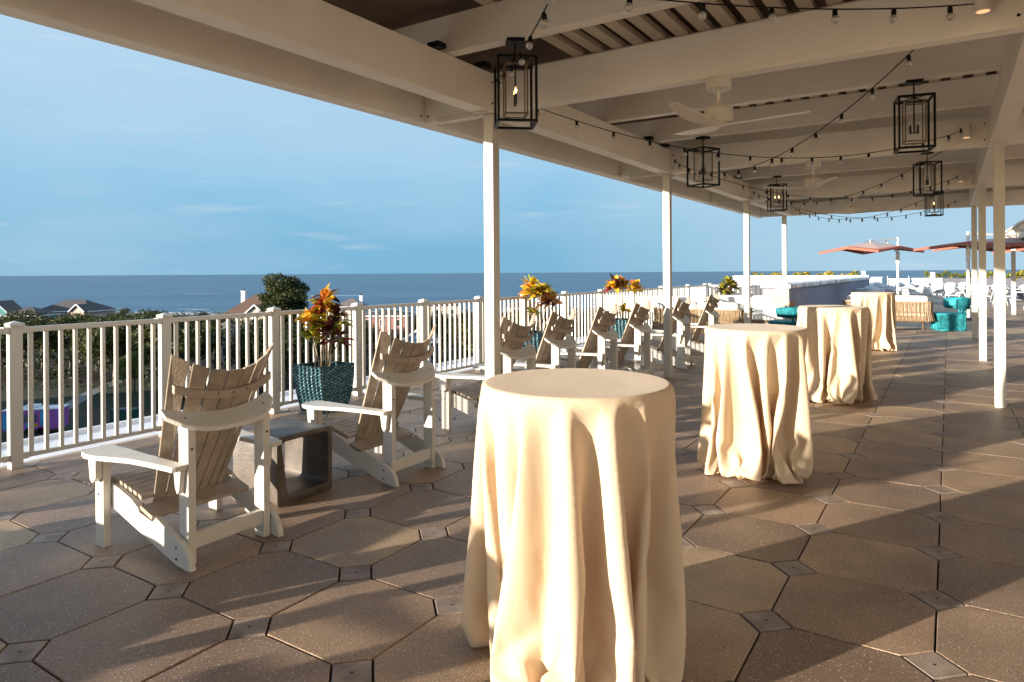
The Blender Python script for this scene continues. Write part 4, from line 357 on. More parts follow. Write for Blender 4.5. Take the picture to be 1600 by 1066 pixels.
-10,-12,-4,-14,-14,-6,2,13,16,8,4,7,4,-3,-13,-11,-5,-19,-11,1,10,16,18,16,4,-6,-8,-7,-8,-5,-3,2,8,9,10,0,-8,-9,-11,-11,-13,-8,0,9,23,6,11,11,12,4,-3,-8,-8,-8,-4,-3,-4,1,4,5,5,4,2,2,1,-9,-9,-1,3,0,3,5,5,0,-7,-13,-16,-16,-8,-1,9,13,20,11,12,7,1,-7,-12,-10,-8,-17,-8,0,9,11,6,8,8,7,1,0,-1,
-4,-3,-34,1,4,2,0,0,1,-3,-2,-6,-4,1,5,2,5,7,8,5,3,-4,-13,-16,-11,-13,-24,-6,3,22,13,3,11,3,4,2,9,-12,-8,-5,-2,1,3,4,3,0,-2,-12,-10,-11,-10,-6,1,11,16,14,11,10,3,-5,-7,-9,-7,-16,-19,-3,9,22,14,10,12,15,1,-4,-6,-7,-9,-6,-1,5,9,4,-1,-2,-2,-1,-1,-2,-1,-2,-2,0,6,7,4,6,1,-5,-11,-7,-8,-14,-15,
-7,4,22,13,7,3,2,6,1,-13,-10,-4,-19,-16,-4,6,14,18,19,12,-3,-7,-8,-8,-8,-4,-2,8,10,7,7,-1,-8,-11,-10,-12,-13,-9,-1,10,24,10,6,12,12,6,-2,-6,-9,-8,-5,-3,-6,-1,3,6,5,5,4,1,4,1,-11,-12,0,2,0,4,5,5,1,-7,-13,-11,-16,-14,-4,7,21,22,10,9,7,2,-4,-10,-10,-2,-22,-14,-6,4,15,8,9,7,6,5,0,0,1,-6,-2,
-36,3,4,1,1,-1,2,-3,-1,-4,-2,-2,1,3,3,6,8,6,5,2,-6,-15,-15,-2,-26,-24,-4,10,28,6,2,11,2,6,2,9,-13,-9,-6,-3,1,3,3,5,3,1,-13,-11,-11,-12,-8,-2,6,18,14,11,11,8,-1,-6,-8,-9,-3,-15,-22,-3,16,22,8,11,13,15,0,-4,-6,-6,-8,-7,-4,4,8,7,0,-2,-2,-1,-1,-3,-1,-1,-3,-1,3,7,6,6,4,0,-6,-11,-3,-12,-11,
-18,-9,8,23,11,8,8,-2,4,3,-8,-11,-4,-20,-19,-8,2,11,17,19,18,4,-6,-8,-8,-8,-6,-5,2,12,13,7,-1,-2,-7,-10,-10,-13,-8,-17,-1,10,23,20,-2,11,14,6,0,-5,-9,-8,-5,-1,-9,-3,0,7,9,2,4,5,0,2,1,-11,-13,-1,3,0,4,5,5,1,-5,-13,-7,-5,-21,-12,2,25,27,2,8,9,4,-1,-8,-8,-2,-14,-25,-11,-1,9,21,-1,10,8,6,2,0,
6,-4,-8,-2,-35,12,-3,0,0,0,1,-1,-2,-2,0,-4,-2,2,4,4,8,6,7,3,0,-11,-17,-5,-2,-31,-26,0,19,27,-2,2,11,2,6,3,10,-5,-13,-14,-3,0,4,3,4,4,3,-4,-14,-14,-7,-15,-5,2,17,23,3,10,10,5,-3,-7,-9,-4,2,-23,-21,-3,23,20,4,14,14,11,0,-4,-5,-6,-6,-8,-7,2,8,8,2,-2,-2,-2,0,-2,-3,0,-3,-2,0,5,7,7,5,
3,0,-8,-7,-6,-5,-18,-19,-9,14,21,10,6,11,-1,0,5,-4,-11,-3,-20,-21,-12,-2,7,15,18,21,12,-3,-7,-7,-9,-7,-6,-4,6,14,16,4,-5,-3,-6,-9,-13,-1,-8,-26,-4,10,21,28,-5,8,13,8,2,-3,-7,-6,-5,-5,-9,-7,-1,6,9,6,4,2,3,4,-2,-2,-11,-14,1,4,4,12,1,-2,0,-3,-10,-11,3,-23,-15,-4,22,32,2,5,8,7,1,-4,-6,-5,-7,-19,-26,
-7,4,20,15,-4,9,8,5,1,5,7,-11,-8,-2,-33,15,-5,-2,1,0,0,0,-3,0,-1,-4,-2,0,3,5,7,6,7,5,3,-3,-17,-13,7,-14,-33,-23,7,30,15,-5,2,10,2,6,5,10,-4,-10,-14,-11,0,4,3,4,4,3,1,-9,-17,-9,-1,-24,0,12,25,28,-12,8,9,2,-6,-7,3,-4,-7,-27,-17,-1,28,19,1,11,15,9,1,-4,-5,-6,-6,-6,-9,0,6,9,6,-1,-4,
-2,-1,0,-4,-1,-2,-4,0,3,8,6,6,4,2,0,-9,-6,-6,-4,-20,-20,-6,14,21,11,3,11,6,-4,5,0,-12,-4,-19,-20,-17,-5,3,11,19,20,18,5,-7,-7,-8,-7,-8,-6,-1,8,15,16,1,-6,-3,-5,-9,-13,2,0,-29,-13,10,19,32,5,-4,12,9,2,0,-5,-5,-7,-6,-6,-11,-4,5,12,2,6,3,2,5,2,1,-6,-14,-12,0,8,14,5,-2,0,-3,-3,-5,-14,3,-14,
-23,-4,24,27,1,3,7,8,4,-2,-5,-5,-7,-9,-26,-21,-2,13,27,2,-2,8,8,2,6,11,-2,-7,-7,-8,-32,15,-4,-3,-1,1,-1,3,-2,-4,0,-4,-3,0,1,5,7,6,6,6,4,3,-9,-18,2,7,-29,-33,-14,17,34,9,-13,0,10,2,6,6,10,-7,-5,-11,-15,-2,18,-2,-2,-1,3,1,-1,-17,-8,6,-24,-12,5,23,24,28,-21,11,4,-7,-6,-2,1,1,-15,-28,-12,2,28,
21,-2,7,15,9,1,-3,-6,-6,-4,-5,-11,-3,5,9,7,7,-9,-3,-2,1,-2,1,-4,-5,-3,1,7,7,5,6,3,2,-1,-9,-6,-6,-3,-23,-18,0,23,7,13,1,9,11,-4,3,15,-9,-19,-19,-17,-19,-8,0,13,12,18,18,13,-2,-8,-7,-8,-8,-6,-6,5,15,20,6,-5,-6,-4,-6,-9,-10,10,-3,-28,-16,6,20,30,16,-11,6,10,4,0,-2,-5,-8,-7,-3,-10,-9,7,8,8,-2,
6,1,4,5,8,-7,-9,-15,-10,3,17,7,2,-2,-2,-2,-1,-4,-14,3,-4,-26,-7,20,20,29,-20,4,9,5,-1,-3,-4,-7,-7,-13,-29,-12,6,23,19,0,-1,10,0,7,7,11,-4,1,-17,-7,-34,17,2,-12,-1,-1,-1,4,2,-8,0,0,-8,-1,2,4,6,6,6,6,6,3,3,-16,-11,14,-6,-37,-30,-3,26,35,10,-21,-7,8,4,5,7,8,-6,1,-11,-18,-5,22,7,-10,-5,0,3,
9,-8,-17,12,-25,-21,-2,19,23,33,5,-12,7,-9,-7,-5,1,6,4,-29,-23,-5,4,23,20,5,3,15,2,1,-3,-5,-6,-4,-1,-8,-11,2,10,7,11,-5,-9,-2,0,1,1,-4,-6,-5,-1,6,11,3,4,4,4,1,-1,-7,-9,-5,-3,-22,-14,2,26,-3,15,0,8,11,1,2,18,3,-24,-25,-18,-14,-15,0,25,11,-6,16,18,7,-8,-6,-9,-8,-2,-8,-4,17,9,17,5,-8,-7,-5,-3,
-5,-11,19,-12,-26,-16,3,28,19,24,-12,-2,9,4,2,-2,-4,-5,-10,-3,-4,-13,-1,16,7,-4,1,6,1,5,9,0,-8,-10,-15,-7,12,12,8,1,-5,-3,-2,-1,-3,-12,4,3,-27,-9,15,19,39,-13,-11,2,7,1,-2,-3,-6,-5,-8,-17,-27,-1,20,30,9,-5,17,-2,-14,8,9,6,0,-1,-19,-9,-32,17,8,-17,-4,-1,-2,3,6,-8,-4,3,-6,-6,3,3,8,6,2,9,6,2,3,
1,-3,-14,22,-30,-37,-15,3,27,38,2,-20,4,-12,3,5,10,3,-1,7,-14,-18,-10,22,11,-12,-4,-6,6,13,20,-23,2,-25,-27,-4,6,17,29,31,-11,-3,-7,-8,-7,-3,3,14,-6,-31,-11,-1,13,8,23,19,-9,10,-7,1,-2,-5,-6,-5,3,-6,-13,-4,8,14,8,4,-13,-7,-1,2,7,-6,-5,-8,-4,1,11,10,0,4,4,3,1,-1,-8,-9,8,-16,-12,-10,-2,25,-7,11,1,7,10,
8,-1,19,3,-16,-19,-28,-9,-14,-3,18,26,-8,-6,17,13,-1,-9,-7,-6,1,-11,-6,2,20,10,13,2,-10,-10,-5,5,-3,-7,29,-33,-22,-12,1,26,29,20,-6,-7,-4,2,3,2,-6,0,-12,-6,0,-10,-7,9,13,-2,-1,9,-4,3,8,6,-5,-8,-10,-16,0,18,11,11,-9,0,-9,-2,-1,-2,-10,6,6,-22,-15,11,22,36,22,-37,-2,-2,1,-1,-1,-3,-7,3,-5,-25,-18,7,30,36,
8,-1,1,-18,-12,7,8,3,4,-5,-19,-9,-28,14,14,-16,-11,-5,7,8,-7,-4,-8,7,-4,-9,-2,13,-2,9,4,6,6,1,2,4,14,-13,11,1,-44,-18,-1,3,18,37,-4,-2,-8,-23,-2,9,6,0,3,9,-12,-17,-11,23,11,-11,-5,-12,8,15,27,-5,-16,-21,-18,3,-1,18,1,28,8,-8,22,-26,-20,-9,2,12,3,-8,-22,-3,3,22,-6,19,27,-7,-4,-14,-1,-1,-4,-5,-3,1,
2,-11,-11,0,16,11,5,-5,-16,-2,1,10,-3,0,7,-21,-4,-1,13,7,-3,5,4,3,0,-2,-1,-3,1,-16,11,-21,-2,14,-1,20,6,11,16,-15,-10,20,8,-16,-9,-28,1,-13,-2,-1,21,13,-19,-5,14,7,-4,-8,-1,3,-6,-3,-10,3,13,15,4,3,-8,-14,1,12,-14,17,10,-32,-8,-9,6,22,20,13,18,-24,-17,-2,2,3,-3,-3,1,-3,0,-10,-14,0,21,-6,-2,10,0,-8,
6,7,4,15,-16,-18,-12,0,19,11,11,-14,1,-11,-3,-1,-2,-5,0,8,-5,-13,0,21,35,44,-24,-36,-8,8,-12,-1,12,-12,14,19,-32,-21,-10,6,36,42,-4,-6,-14,-16,-11,8,10,-5,2,-4,-17,-7,-21,9,16,-5,-18,16,-15,9,-12,3,-3,27,-21,-5,14,-12,-3,0,0,3,4,1,1,11,13,18,-8,14,-29,-22,-6,-2,11,5,26,-8,-2,-13,-11,7,-13,0,1,5,10,-10,-7,1,
21,-9,2,-13,21,5,-7,10,5,-20,17,-30,6,-2,11,33,-18,20,-23,24,24,-31,-31,-15,0,4,-4,3,10,-9,-6,28,-11,14,15,1,-18,-17,-5,-1,-2,-2,0,0,0,4,6,-9,25,-12,-12,6,-8,10,4,-15,1,8,28,-28,-7,-1,1,27,-28,0,0,0,0,7,6,-12,18,19,-22,6,-23,-1,2,20,4,30,-17,8,-5,3,1,4,-1,-21,12,-7,-20,-2,-1,-6,11,-8,-5,0,0,0,
6,-4,-2,4,13,-15,-3,7,2,7,-6,1,-6,-4,6,7,-13,19,-5,-3,-1,-10,13,24,26,5,-12,-22,-15,-8,-5,0,-2,-4,0,5,13,-7,-11,0,6,13,-13,-3,-3,26,-26,0,3,22,-3,-7,-4,3,-9,-4,12,13,-19,-2,-3,0,2,10,6,-12,1,8,-14,-1,25,28,30,14,-44,-33,-5,3,-20,20,-7,23,35,-19,-24,-24,-4,4,40,45,0,-36,17,-28,5,-11,16,-29,4,-7,-12,-9]
CLOTH_B=[380,-2,-6,-11,-14,-18,-21,-26,-28,-31,-33,-36,-37,-38,-39,-40,-40,-39,-38,-37,-36,-33,-31,-28,-25,-22,-18,-14,-11,-6,-2,2,6,11,14,18,22,25,28,31,33,35,37,39,39,40,40,39,38,38,35,33,31,28,25,22,18,14,11,6,10,-1,-6,-8,-12,-15,-19,-22,-24,-26,-30,-31,-33,-35,-35,-36,-36,-37,-37,-36,-36,-34,-33,-31,-29,-27,-24,-22,-18,-16,-12,-8,-6,-1,1,6,8,13,15,19,20,24,27,
30,31,32,35,36,36,36,37,37,36,36,34,33,32,29,26,24,22,18,15,13,8,6,12,-6,-3,-5,-8,-18,-19,-18,-18,-22,-27,-29,-30,-30,-33,-33,-33,-31,-34,-34,-36,-35,-33,-30,-30,-31,-28,-23,-22,-25,-19,-19,-10,-8,-8,-10,2,5,4,9,10,11,17,13,22,25,28,28,25,31,34,34,34,33,33,34,36,34,32,30,31,31,31,22,21,21,24,13,11,9,11,7,4,-20,-3,12,5,-28,-28,-19,
-12,-8,-26,-29,-28,-29,-21,-36,-31,-30,-18,-32,-29,-34,-36,-34,-24,-24,-28,-32,-24,-25,-13,-26,-34,-20,-10,13,-10,-9,-24,17,8,-1,1,13,4,25,14,-9,24,35,31,27,11,30,34,35,33,24,33,26,34,34,32,22,24,32,31,34,21,5,21,24,33,3,-5,10,22,16,-3,-25,-5,15,17,-19,-35,-29,-13,-3,-15,-30,-26,-24,-26,-15,-36,-32,-27,-19,-15,-32,-28,-35,-33,-34,-20,-13,-27,-32,-21,-27,-12,
-21,-35,-32,-16,14,16,-13,-21,-24,25,16,-6,-9,13,2,26,24,-1,-16,30,36,33,24,3,29,33,34,34,20,28,30,21,35,34,29,13,18,33,31,37,26,-3,6,26,35,21,-16,-2,17,27,21,-10,-26,-10,16,28,-7,-34,-37,-23,-5,-3,-24,-28,-23,-21,-23,-10,-36,-34,-24,-26,5,-29,-29,-29,-35,-31,-35,-21,-2,-20,-32,-18,-27,-14,-15,-34,-36,-28,7,26,9,-17,-32,-20,28,23,-8,-16,8,2,22,
32,13,-20,-10,36,37,34,19,-2,27,33,32,35,19,22,32,18,25,36,32,26,4,14,33,33,37,29,4,-15,21,36,32,2,-25,5,24,29,24,-16,-28,-12,17,32,7,-29,-39,-34,-14,0,-9,-28,-19,-26,-20,-18,-7,-36,-35,-22,-29,13,-16,-33,-27,-31,-34,-30,-35,-18,6,-15,-31,-17,-24,-17,-12,-30,-38,-34,-13,21,32,3,-26,-35,-16,30,30,-8,-22,2,2,18,35,23,-6,-31,6,38,38,33,15,-7,
25,33,30,35,21,16,30,23,14,31,36,31,22,-5,10,33,34,37,31,12,-20,2,35,35,22,-13,-28,14,28,29,26,-20,-28,-16,17,35,18,-20,-39,-39,-27,-4,0,-19,-27,-13,-26,-19,-13,-5,-35,-37,-20,-29,10,4,-32,-31,-26,-34,-27,-34,-34,-12,10,-9,-32,-15,-20,-21,-10,-25,-37,-38,-27,5,32,30,-5,-32,-37,-11,31,35,-5,-27,-5,2,14,34,31,8,-22,-33,21,39,39,31,10,-10,24,34,29,
32,25,11,25,31,10,17,34,36,29,18,-14,8,33,35,38,32,19,-17,-19,28,37,32,6,-28,-19,21,28,26,31,-22,-29,-19,16,38,25,-7,-37,-40,-36,-18,2,-5,-29,-18,-10,-25,-15,-12,-4,-34,-38,-21,-27,13,11,-21,-36,-27,-28,-33,-26,-36,-31,-6,13,-3,-32,-15,-16,-22,-11,-20,-36,-38,-36,-13,24,37,23,-14,-37,-36,-7,33,37,0,-28,-15,1,11,31,35,21,-11,-35,-21,31,40,39,29,5,-13,
23,36,30,26,27,11,18,32,19,3,27,35,34,20,20,-21,7,32,37,37,33,25,-18,-26,15,35,37,23,-12,-34,-9,28,25,32,27,-23,-31,-20,14,39,32,4,-30,-42,-39,-30,-7,2,-16,-31,-5,-12,-23,-13,-11,-2,-34,-38,-23,-25,3,25,-6,-33,-34,-27,-30,-29,-26,-38,-26,0,16,1,-33,-17,-10,-17,-18,-15,-33,-39,-39,-27,6,34,39,15,-23,-40,-35,-2,32,40,6,-29,-21,-4,10,27,36,30,3,
-29,-36,-6,36,41,39,26,1,-16,23,35,27,22,32,15,11,28,30,0,11,32,36,30,16,16,-25,5,32,38,38,33,29,-10,-34,-2,31,37,34,9,-27,-32,0,29,29,35,23,-25,-31,-22,11,40,37,14,-21,-41,-40,-37,-22,1,-2,-26,-28,4,-14,-21,-10,-11,0,-32,-38,-28,-21,-6,29,12,-23,-38,-31,-25,-33,-25,-28,-38,-21,7,17,5,-34,-19,-5,-20,-10,-17,-30,-37,-41,-36,-12,23,40,36,7,-31,
-42,-34,3,33,40,12,-29,-24,-10,7,23,35,35,18,-19,-36,-33,9,40,42,37,24,-4,-18,22,35,25,19,33,20,8,21,34,14,-6,21,34,35,27,14,9,-28,4,32,39,38,34,31,0,-37,-18,22,35,39,25,-9,-34,-27,7,32,33,36,19,-28,-30,-24,9,39,40,24,-10,-38,-42,-38,-33,-11,3,-12,-32,-18,5,-12,-19,-9,-9,1,-31,-38,-27,-22,-15,26,26,-4,-35,-37,-29,-27,-32,-21,-32,-36,-16,
13,19,7,-34,-20,-2,-24,-13,-6,-27,-36,-40,-41,-27,7,34,42,32,-3,-37,-43,-32,8,32,42,16,-28,-25,-16,3,19,33,37,28,-4,-32,-37,-24,20,42,43,35,21,-9,-18,21,35,25,14,31,26,9,14,31,28,-7,4,27,36,33,10,25,1,-29,3,32,40,39,33,34,8,-34,-32,9,32,38,35,12,-22,-38,-20,14,32,38,36,15,-30,-29,-25,5,38,43,31,3,-32,-44,-39,-38,-25,-2,-1,-22,-31,
-10,5,-11,-17,-7,-8,2,-30,-36,-30,-21,-20,30,27,11,-25,-39,-35,-27,-30,-25,-22,-36,-34,-9,18,20,8,-33,-21,-3,-20,-12,-7,-22,-34,-38,-42,-37,-11,23,40,42,26,-13,-41,-45,-29,13,33,42,21,-25,-27,-22,-3,16,31,37,33,13,-26,-37,-34,-13,29,44,42,34,17,-12,-20,20,36,24,11,27,31,12,9,26,34,10,-13,13,32,36,23,6,30,-6,-29,3,31,41,40,33,35,14,-27,-41,-8,28,
35,40,27,-3,-32,-38,-12,20,37,37,36,11,-32,-28,-26,1,37,44,37,14,-22,-43,-42,-39,-34,-16,3,-9,-29,-26,-1,4,-12,-16,-9,-3,3,-28,-35,-32,-21,-25,25,34,21,-10,-36,-39,-31,-25,-33,-21,-24,-39,-29,-2,20,23,7,-30,-24,-5,-17,-28,4,-10,-30,-38,-41,-42,-26,7,34,42,42,16,-21,-44,-45,-25,16,36,40,25,-22,-26,-28,-8,11,28,36,36,24,-11,-36,-35,-32,0,35,45,42,30,15,
-15,-21,19,35,28,8,20,34,16,7,19,34,23,-5,-9,21,35,33,6,16,28,-11,-29,3,31,42,40,34,36,19,-20,-43,-25,17,34,39,37,15,-17,-38,-34,-3,27,37,38,34,7,-32,-31,-25,-1,36,44,41,23,-10,-38,-45,-42,-37,-28,-8,3,-17,-33,-15,11,1,-20,-16,-8,1,2,-26,-34,-32,-23,-29,19,35,32,6,-27,-40,-37,-27,-29,-31,-17,-28,-40,-24,4,24,24,6,-30,-21,-8,-23,-28,-3,5,
-22,-36,-40,-43,-36,-10,21,41,44,37,7,-28,-45,-46,-21,19,38,40,29,-16,-27,-33,-16,7,24,35,37,32,5,-31,-35,-37,-25,11,41,46,40,27,13,-19,-22,19,35,30,11,8,34,22,8,13,29,32,7,-16,3,28,36,24,-2,24,24,-14,-30,4,30,43,41,34,36,24,-13,-41,-39,2,32,37,41,28,2,-28,-41,-28,6,33,37,37,33,3,-33,-33,-24,-3,34,44,43,31,2,-33,-44,-42,-39,-36,-22,
1,-3,-26,-29,0,13,-3,-24,-18,-6,4,2,-24,-34,-32,-24,-30,12,35,35,22,-13,-38,-40,-33,-25,-34,-25,-18,-31,-40,-17,10,26,26,3,-29,-25,-5,-20,-27,-15,9,-9,-32,-38,-44,-41,-26,7,33,44,44,32,-4,-32,-46,-46,-18,23,38,40,32,-9,-29,-34,-22,0,20,33,37,36,19,-19,-35,-37,-35,-17,22,45,46,38,22,12,-21,-23,17,35,33,10,3,31,26,11,9,23,36,18,-10,-13,14,33,32,
15,-4,30,19,-17,-29,3,31,43,42,33,36,30,-8,-37,-45,-17,27,34,41,38,13,-6,-37,-40,-21,15,36,35,36,33,0,-34,-33,-25,-5,32,45,44,36,14,-25,-44,-42,-40,-38,-32,-14,4,-12,-30,-20,10,13,-7,-27,-19,-1,4,2,-22,-34,-32,-26,-31,6,37,35,29,5,-29,-41,-38,-32,-25,-34,-21,-20,-34,-37,-10,14,27,28,1,-29,-25,-7,-10,-25,-27,8,0,-26,-37,-42,-44,-36,-9,21,40,45,44,
24,-13,-35,-49,-45,-13,26,37,38,36,-2,-29,-34,-27,-7,15,31,37,37,29,-4,-33,-34,-39,-32,-6,31,46,45,37,16,11,-21,-24,16,35,34,12,-2,25,31,13,9,17,33,29,0,-17,-5,24,35,25,1,4,31,17,-21,-28,4,30,44,43,33,36,33,-1,-34,-46,-33,13,33,40,42,30,5,-22,-41,-38,-12,24,36,34,34,33,-3,-34,-34,-27,-5,30,45,45,40,23,-12,-42,-41,-42,-40,-37,-28,-3,-1,
-19,-30,-9,14,15,-11,-28,-19,-3,7,3,-21,-33,-29,-31,-32,0,37,34,33,21,-15,-38,-41,-35,-25,-34,-31,-18,-22,-36,-34,-3,18,28,29,-1,-30,-23,-4,-8,-24,-32,8,1,-18,-35,-40,-44,-42,-25,7,33,44,45,40,17,-25,-37,-48,-43,-6,26,37,37,39,3,-30,-32,-30,-14,9,28,36,37,35,13,-23,-35,-40,-37,-28,5,38,48,44,34,15,10,-26,-23,14,35,35,14,-3,15,33,18,9,14,26,35,
13,-10,-18,4,31,33,12,-5,14,25,20,-23,-28,5,29,45,43,34,36,34,7,-29,-47,-43,-4,31,37,42,40,15,-1,-35,-42,-35,0,30,33,36,35,30,-8,-34,-34,-27,-6,27,45,46,42,30,1,-36,-43,-39,-44,-36,-36,-22,2,-6,-26,-22,-1,16,15,-15,-28,-20,-2,8,3,-19,-31,-29,-34,-33,-6,34,37,33,30,4,-30,-42,-37,-31,-28,-35,-29,-16,-25,-38,-28,4,20,29,31,-5,-30,-24,0,-5,-25,
-31,-5,9,-9,-31,-38,-44,-45,-37,-8,22,40,46,45,35,6,-30,-41,-49,-37,0,25,35,37,43,8,-29,-31,-33,-20,2,24,35,37,38,26,-13,-31,-38,-39,-36,-22,18,43,48,44,29,17,6,-30,-23,13,34,36,15,1,2,35,21,11,13,20,34,24,-1,-17,-13,16,34,26,5,-6,20,24,14,-25,-27,5,30,44,45,35,34,36,13,-24,-47,-47,-20,22,35,41,43,35,8,-21,-40,-42,-29,11,34,33,35,
37,25,-13,-35,-34,-25,-7,24,44,47,44,36,13,-27,-43,-38,-47,-39,-34,-35,-13,-1,-9,-31,-11,11,12,15,-19,-32,-19,1,10,2,-17,-30,-31,-30,-36,-13,29,40,34,33,19,-14,-39,-40,-29,-30,-36,-35,-29,-13,-27,-39,-21,10,22,33,28,-8,-30,-23,1,-4,-19,-30,-18,10,-1,-24,-36,-42,-46,-43,-26,10,33,43,47,43,28,-1,-33,-45,-50,-33,8,23,32,39,46,10,-29,-30,-32,-25,-5,19,34,37,38,
33,4,-29,-33,-40,-38,-35,-12,28,47,48,43,16,20,8,-32,-22,11,34,36,9,3,0,33,27,15,15,14,26,32,7,-10,-17,-6,25,33,16,0,-4,26,27,3,-24,-26,6,28,45,47,35,33,37,18,-18,-47,-49,-33,10,34,38,42,42,27,-6,-33,-42,-41,-21,21,36,33,35,37,20,-16,-41,-31,-21,-9,22,43,48,45,38,24,-13,-43,-37,-47,-42,-37,-34,-33,-7,-3,-14,-28,8,11,12,9,-23,-33,-18,
4,9,2,-16,-27,-28,-32,-38,-20,23,40,38,33,25,8,-31,-40,-31,-29,-37,-35,-37,-28,-12,-28,-38,-13,15,25,36,24,-12,-29,-22,3,-6,-15,-26,-26,4,7,-20,-29,-40,-45,-46,-39,-7,24,40,46,46,40,20,-7,-37,-47,-51,-25,16,18,29,40,49,15,-27,-27,-34,-31,-13,13,32,36,38,37,21,-24,-28,-39,-40,-36,-34,1,36,49,48,39,5,26,7,-33,-21,10,32,36,-1,1,8,30,28,18,24,10,
17,33,18,-6,-13,-16,4,33,26,7,-8,5,28,30,-7,-26,-23,10,27,45,48,37,31,37,23,-11,-44,-49,-46,-4,28,38,42,43,37,15,-22,-38,-42,-41,-9,29,34,34,37,36,14,-24,-34,-33,-19,-12,21,42,48,46,41,31,1,-39,-39,-43,-45,-41,-31,-39,-26,-4,-15,-13,-10,12,6,16,5,-24,-34,-17,5,7,5,-16,-21,-24,-37,-40,-25,15,39,41,34,25,25,-12,-39,-34,-26,-37,-37,-36,-37,-28,-11,
-30,-35,-4,18,28,38,20,-14,-30,-22,5,-7,-15,-18,-30,-4,11,-11,-29,-34,-43,-47,-45,-26,12,34,43,48,44,36,11,-13,-38,-47,-51,-24,15,21,34,40,48,25,-19,-31,-35,-37,-21,5,29,35,38,38,31,-6,-27,-37,-40,-39,-34,-31,14,43,50,47,33,0,29,5,-34,-19,8,31,34,-4,13,-1,24,33,17,16,27,9,27,27,-4,-8,-16,-11,20,33,7,7,-8,15,31,23,-15,-28,-16,14,24,46,49,
39,30,36,26,-6,-44,-43,-48,-24,20,36,40,43,43,32,-4,-34,-41,-42,-36,5,34,32,35,35,37,6,-22,-30,-36,-18,-12,15,41,47,47,43,35,16,-30,-39,-45,-48,-40,-35,-33,-40,-25,-6,3,-28,12,8,3,17,4,-26,-34,-11,10,3,0,-16,-20,-19,-38,-41,-29,7,35,43,38,25,28,14,-30,-38,-24,-37,-39,-35,-37,-38,-27,-10,-32,-29,4,21,31,39,14,-16,-30,-22,6,-1,-14,-17,-32,-11,10,-16,
-11,-31,-41,-46,-47,-40,-7,28,39,46,47,44,25,5,-20,-41,-41,-50,-26,17,25,37,40,47,34,-11,-29,-35,-41,-34,-4,24,35,37,38,36,14,-30,-27,-40,-41,-37,-34,-22,26,48,51,47,21,-1,33,0,-33,-17,6,29,34,-6,13,19,-1,34,27,17,11,28,13,31,0,-6,-13,-16,4,28,21,-2,9,-5,21,35,11,-22,-29,-4,19,20,41,48,45,31,33,30,-4,-44,-35,-47,-39,7,34,38,42,43,40,
22,-24,-40,-43,-42,-24,16,35,37,34,31,36,6,-24,-31,-37,-17,-12,8,39,47,48,43,38,27,-13,-39,-46,-53,-49,-28,-30,-38,-35,-19,5,-14,-26,14,11,7,20,0,-28,-33,-14,14,4,-1,-16,-21,-16,-36,-40,-32,-1,31,42,44,29,25,28,-7,-36,-32,-30,-43,-35,-35,-38,-26,-38,-11,-33,-20,11,22,36,38,8,-21,-33,-15,5,3,-12,-17,-30,-17,8,-17,-24,-5,-36,-45,-46,-46,-29,15,36,42,48,45,
41,18,1,-29,-46,-33,-50,-26,16,29,36,45,47,38,1,-27,-34,-41,-41,-22,19,34,36,38,38,27,-15,-26,-39,-41,-40,-36,-34,-9,37,50,51,46,6,6,35,2,-36,-19,4,27,32,-5,23,21,-12,27,32,21,3,26,23,22,13,-12,-7,-13,-3,7,31,-1,7,5,3,23,35,-1,-28,-24,9,18,24,24,48,49,38,30,33,1,-43,-39,-35,-49,-10,28,37,41,44,42,35,-1,-33,-41,-43,-41,-14,26,35,
38,36,29,33,6,-25,-36,-34,-16,-9,2,32,47,50,47,36,29,10,-37,-46,-53,-52,-35,-28,-31,-22,-39,-21,3,-26,-7,11,11,10,22,-5,-29,-32,-15,16,10,-7,-15,-23,-14,-32,-41,-31,-9,24,41,44,42,26,25,19,-29,-33,-29,-44,-39,-33,-36,-27,-32,-40,-14,-32,-8,16,22,41,34,1,-25,-33,-15,-1,4,1,-17,-25,-23,4,-21,-27,3,-23,-42,-45,-45,-44,-6,31,38,45,48,46,29,14,-4,-32,-47,
-30,-50,-25,15,32,38,43,49,41,13,-25,-33,-39,-42,-37,6,34,35,37,38,34,5,-26,-34,-41,-41,-38,-33,-35,7,44,52,48,35,-2,20,35,2,-37,-21,3,24,31,-2,11,40,-14,12,32,30,9,9,19,27,24,-11,-5,-14,3,-9,19,24,-10,10,6,6,27,26,-12,-31,-9,20,15,26,12,42,45,42,37,35,5,-39,-47,-31,-39,-30,17,36,40,43,43,40,22,-19,-38,-42,-43,-39,0,32,37,38,37,
28,29,5,-26,-43,-25,-16,-6,-1,29,38,50,49,41,30,21,-31,-40,-52,-54,-31,-32,-32,-24,-14,-50,-23,-5,-25,8,9,9,18,19,-10,-29,-30,-17,15,15,-12,-13,-23,-15,-24,-40,-31,-17,17,36,45,45,38,27,26,-12,-26,-34,-49,-36,-36,-31,-36,-11,-45,-44,-21,-24,5,19,25,44,15,-2,-21,-32,-20,-11,-4,19,-5,-19,-26,-2,-26,-29,4,-14,-33,-40,-43,-45,-31,19,34,39,47,48,39,20,14,-10,-38,
-32,-37,-49,-24,15,33,40,43,49,40,26,-19,-34,-38,-39,-40,-20,33,35,35,37,37,20,-21,-27,-37,-41,-41,-36,-34,-31,28,46,47,32,35,3,29,26,-2,-19,-26,-1,19,28,8,-2,43,5,-9,28,34,23,5,11,13,35,3,-13,-9,-4,2,-7,31,13,-15,10,4,11,34,15,-25,-28,13,16,19,27,4,33,45,42,44,36,10,-36,-49,-29,-30,-42,2,31,37,43,44,40,35,4,-32,-41,-43,-40,-37,17,
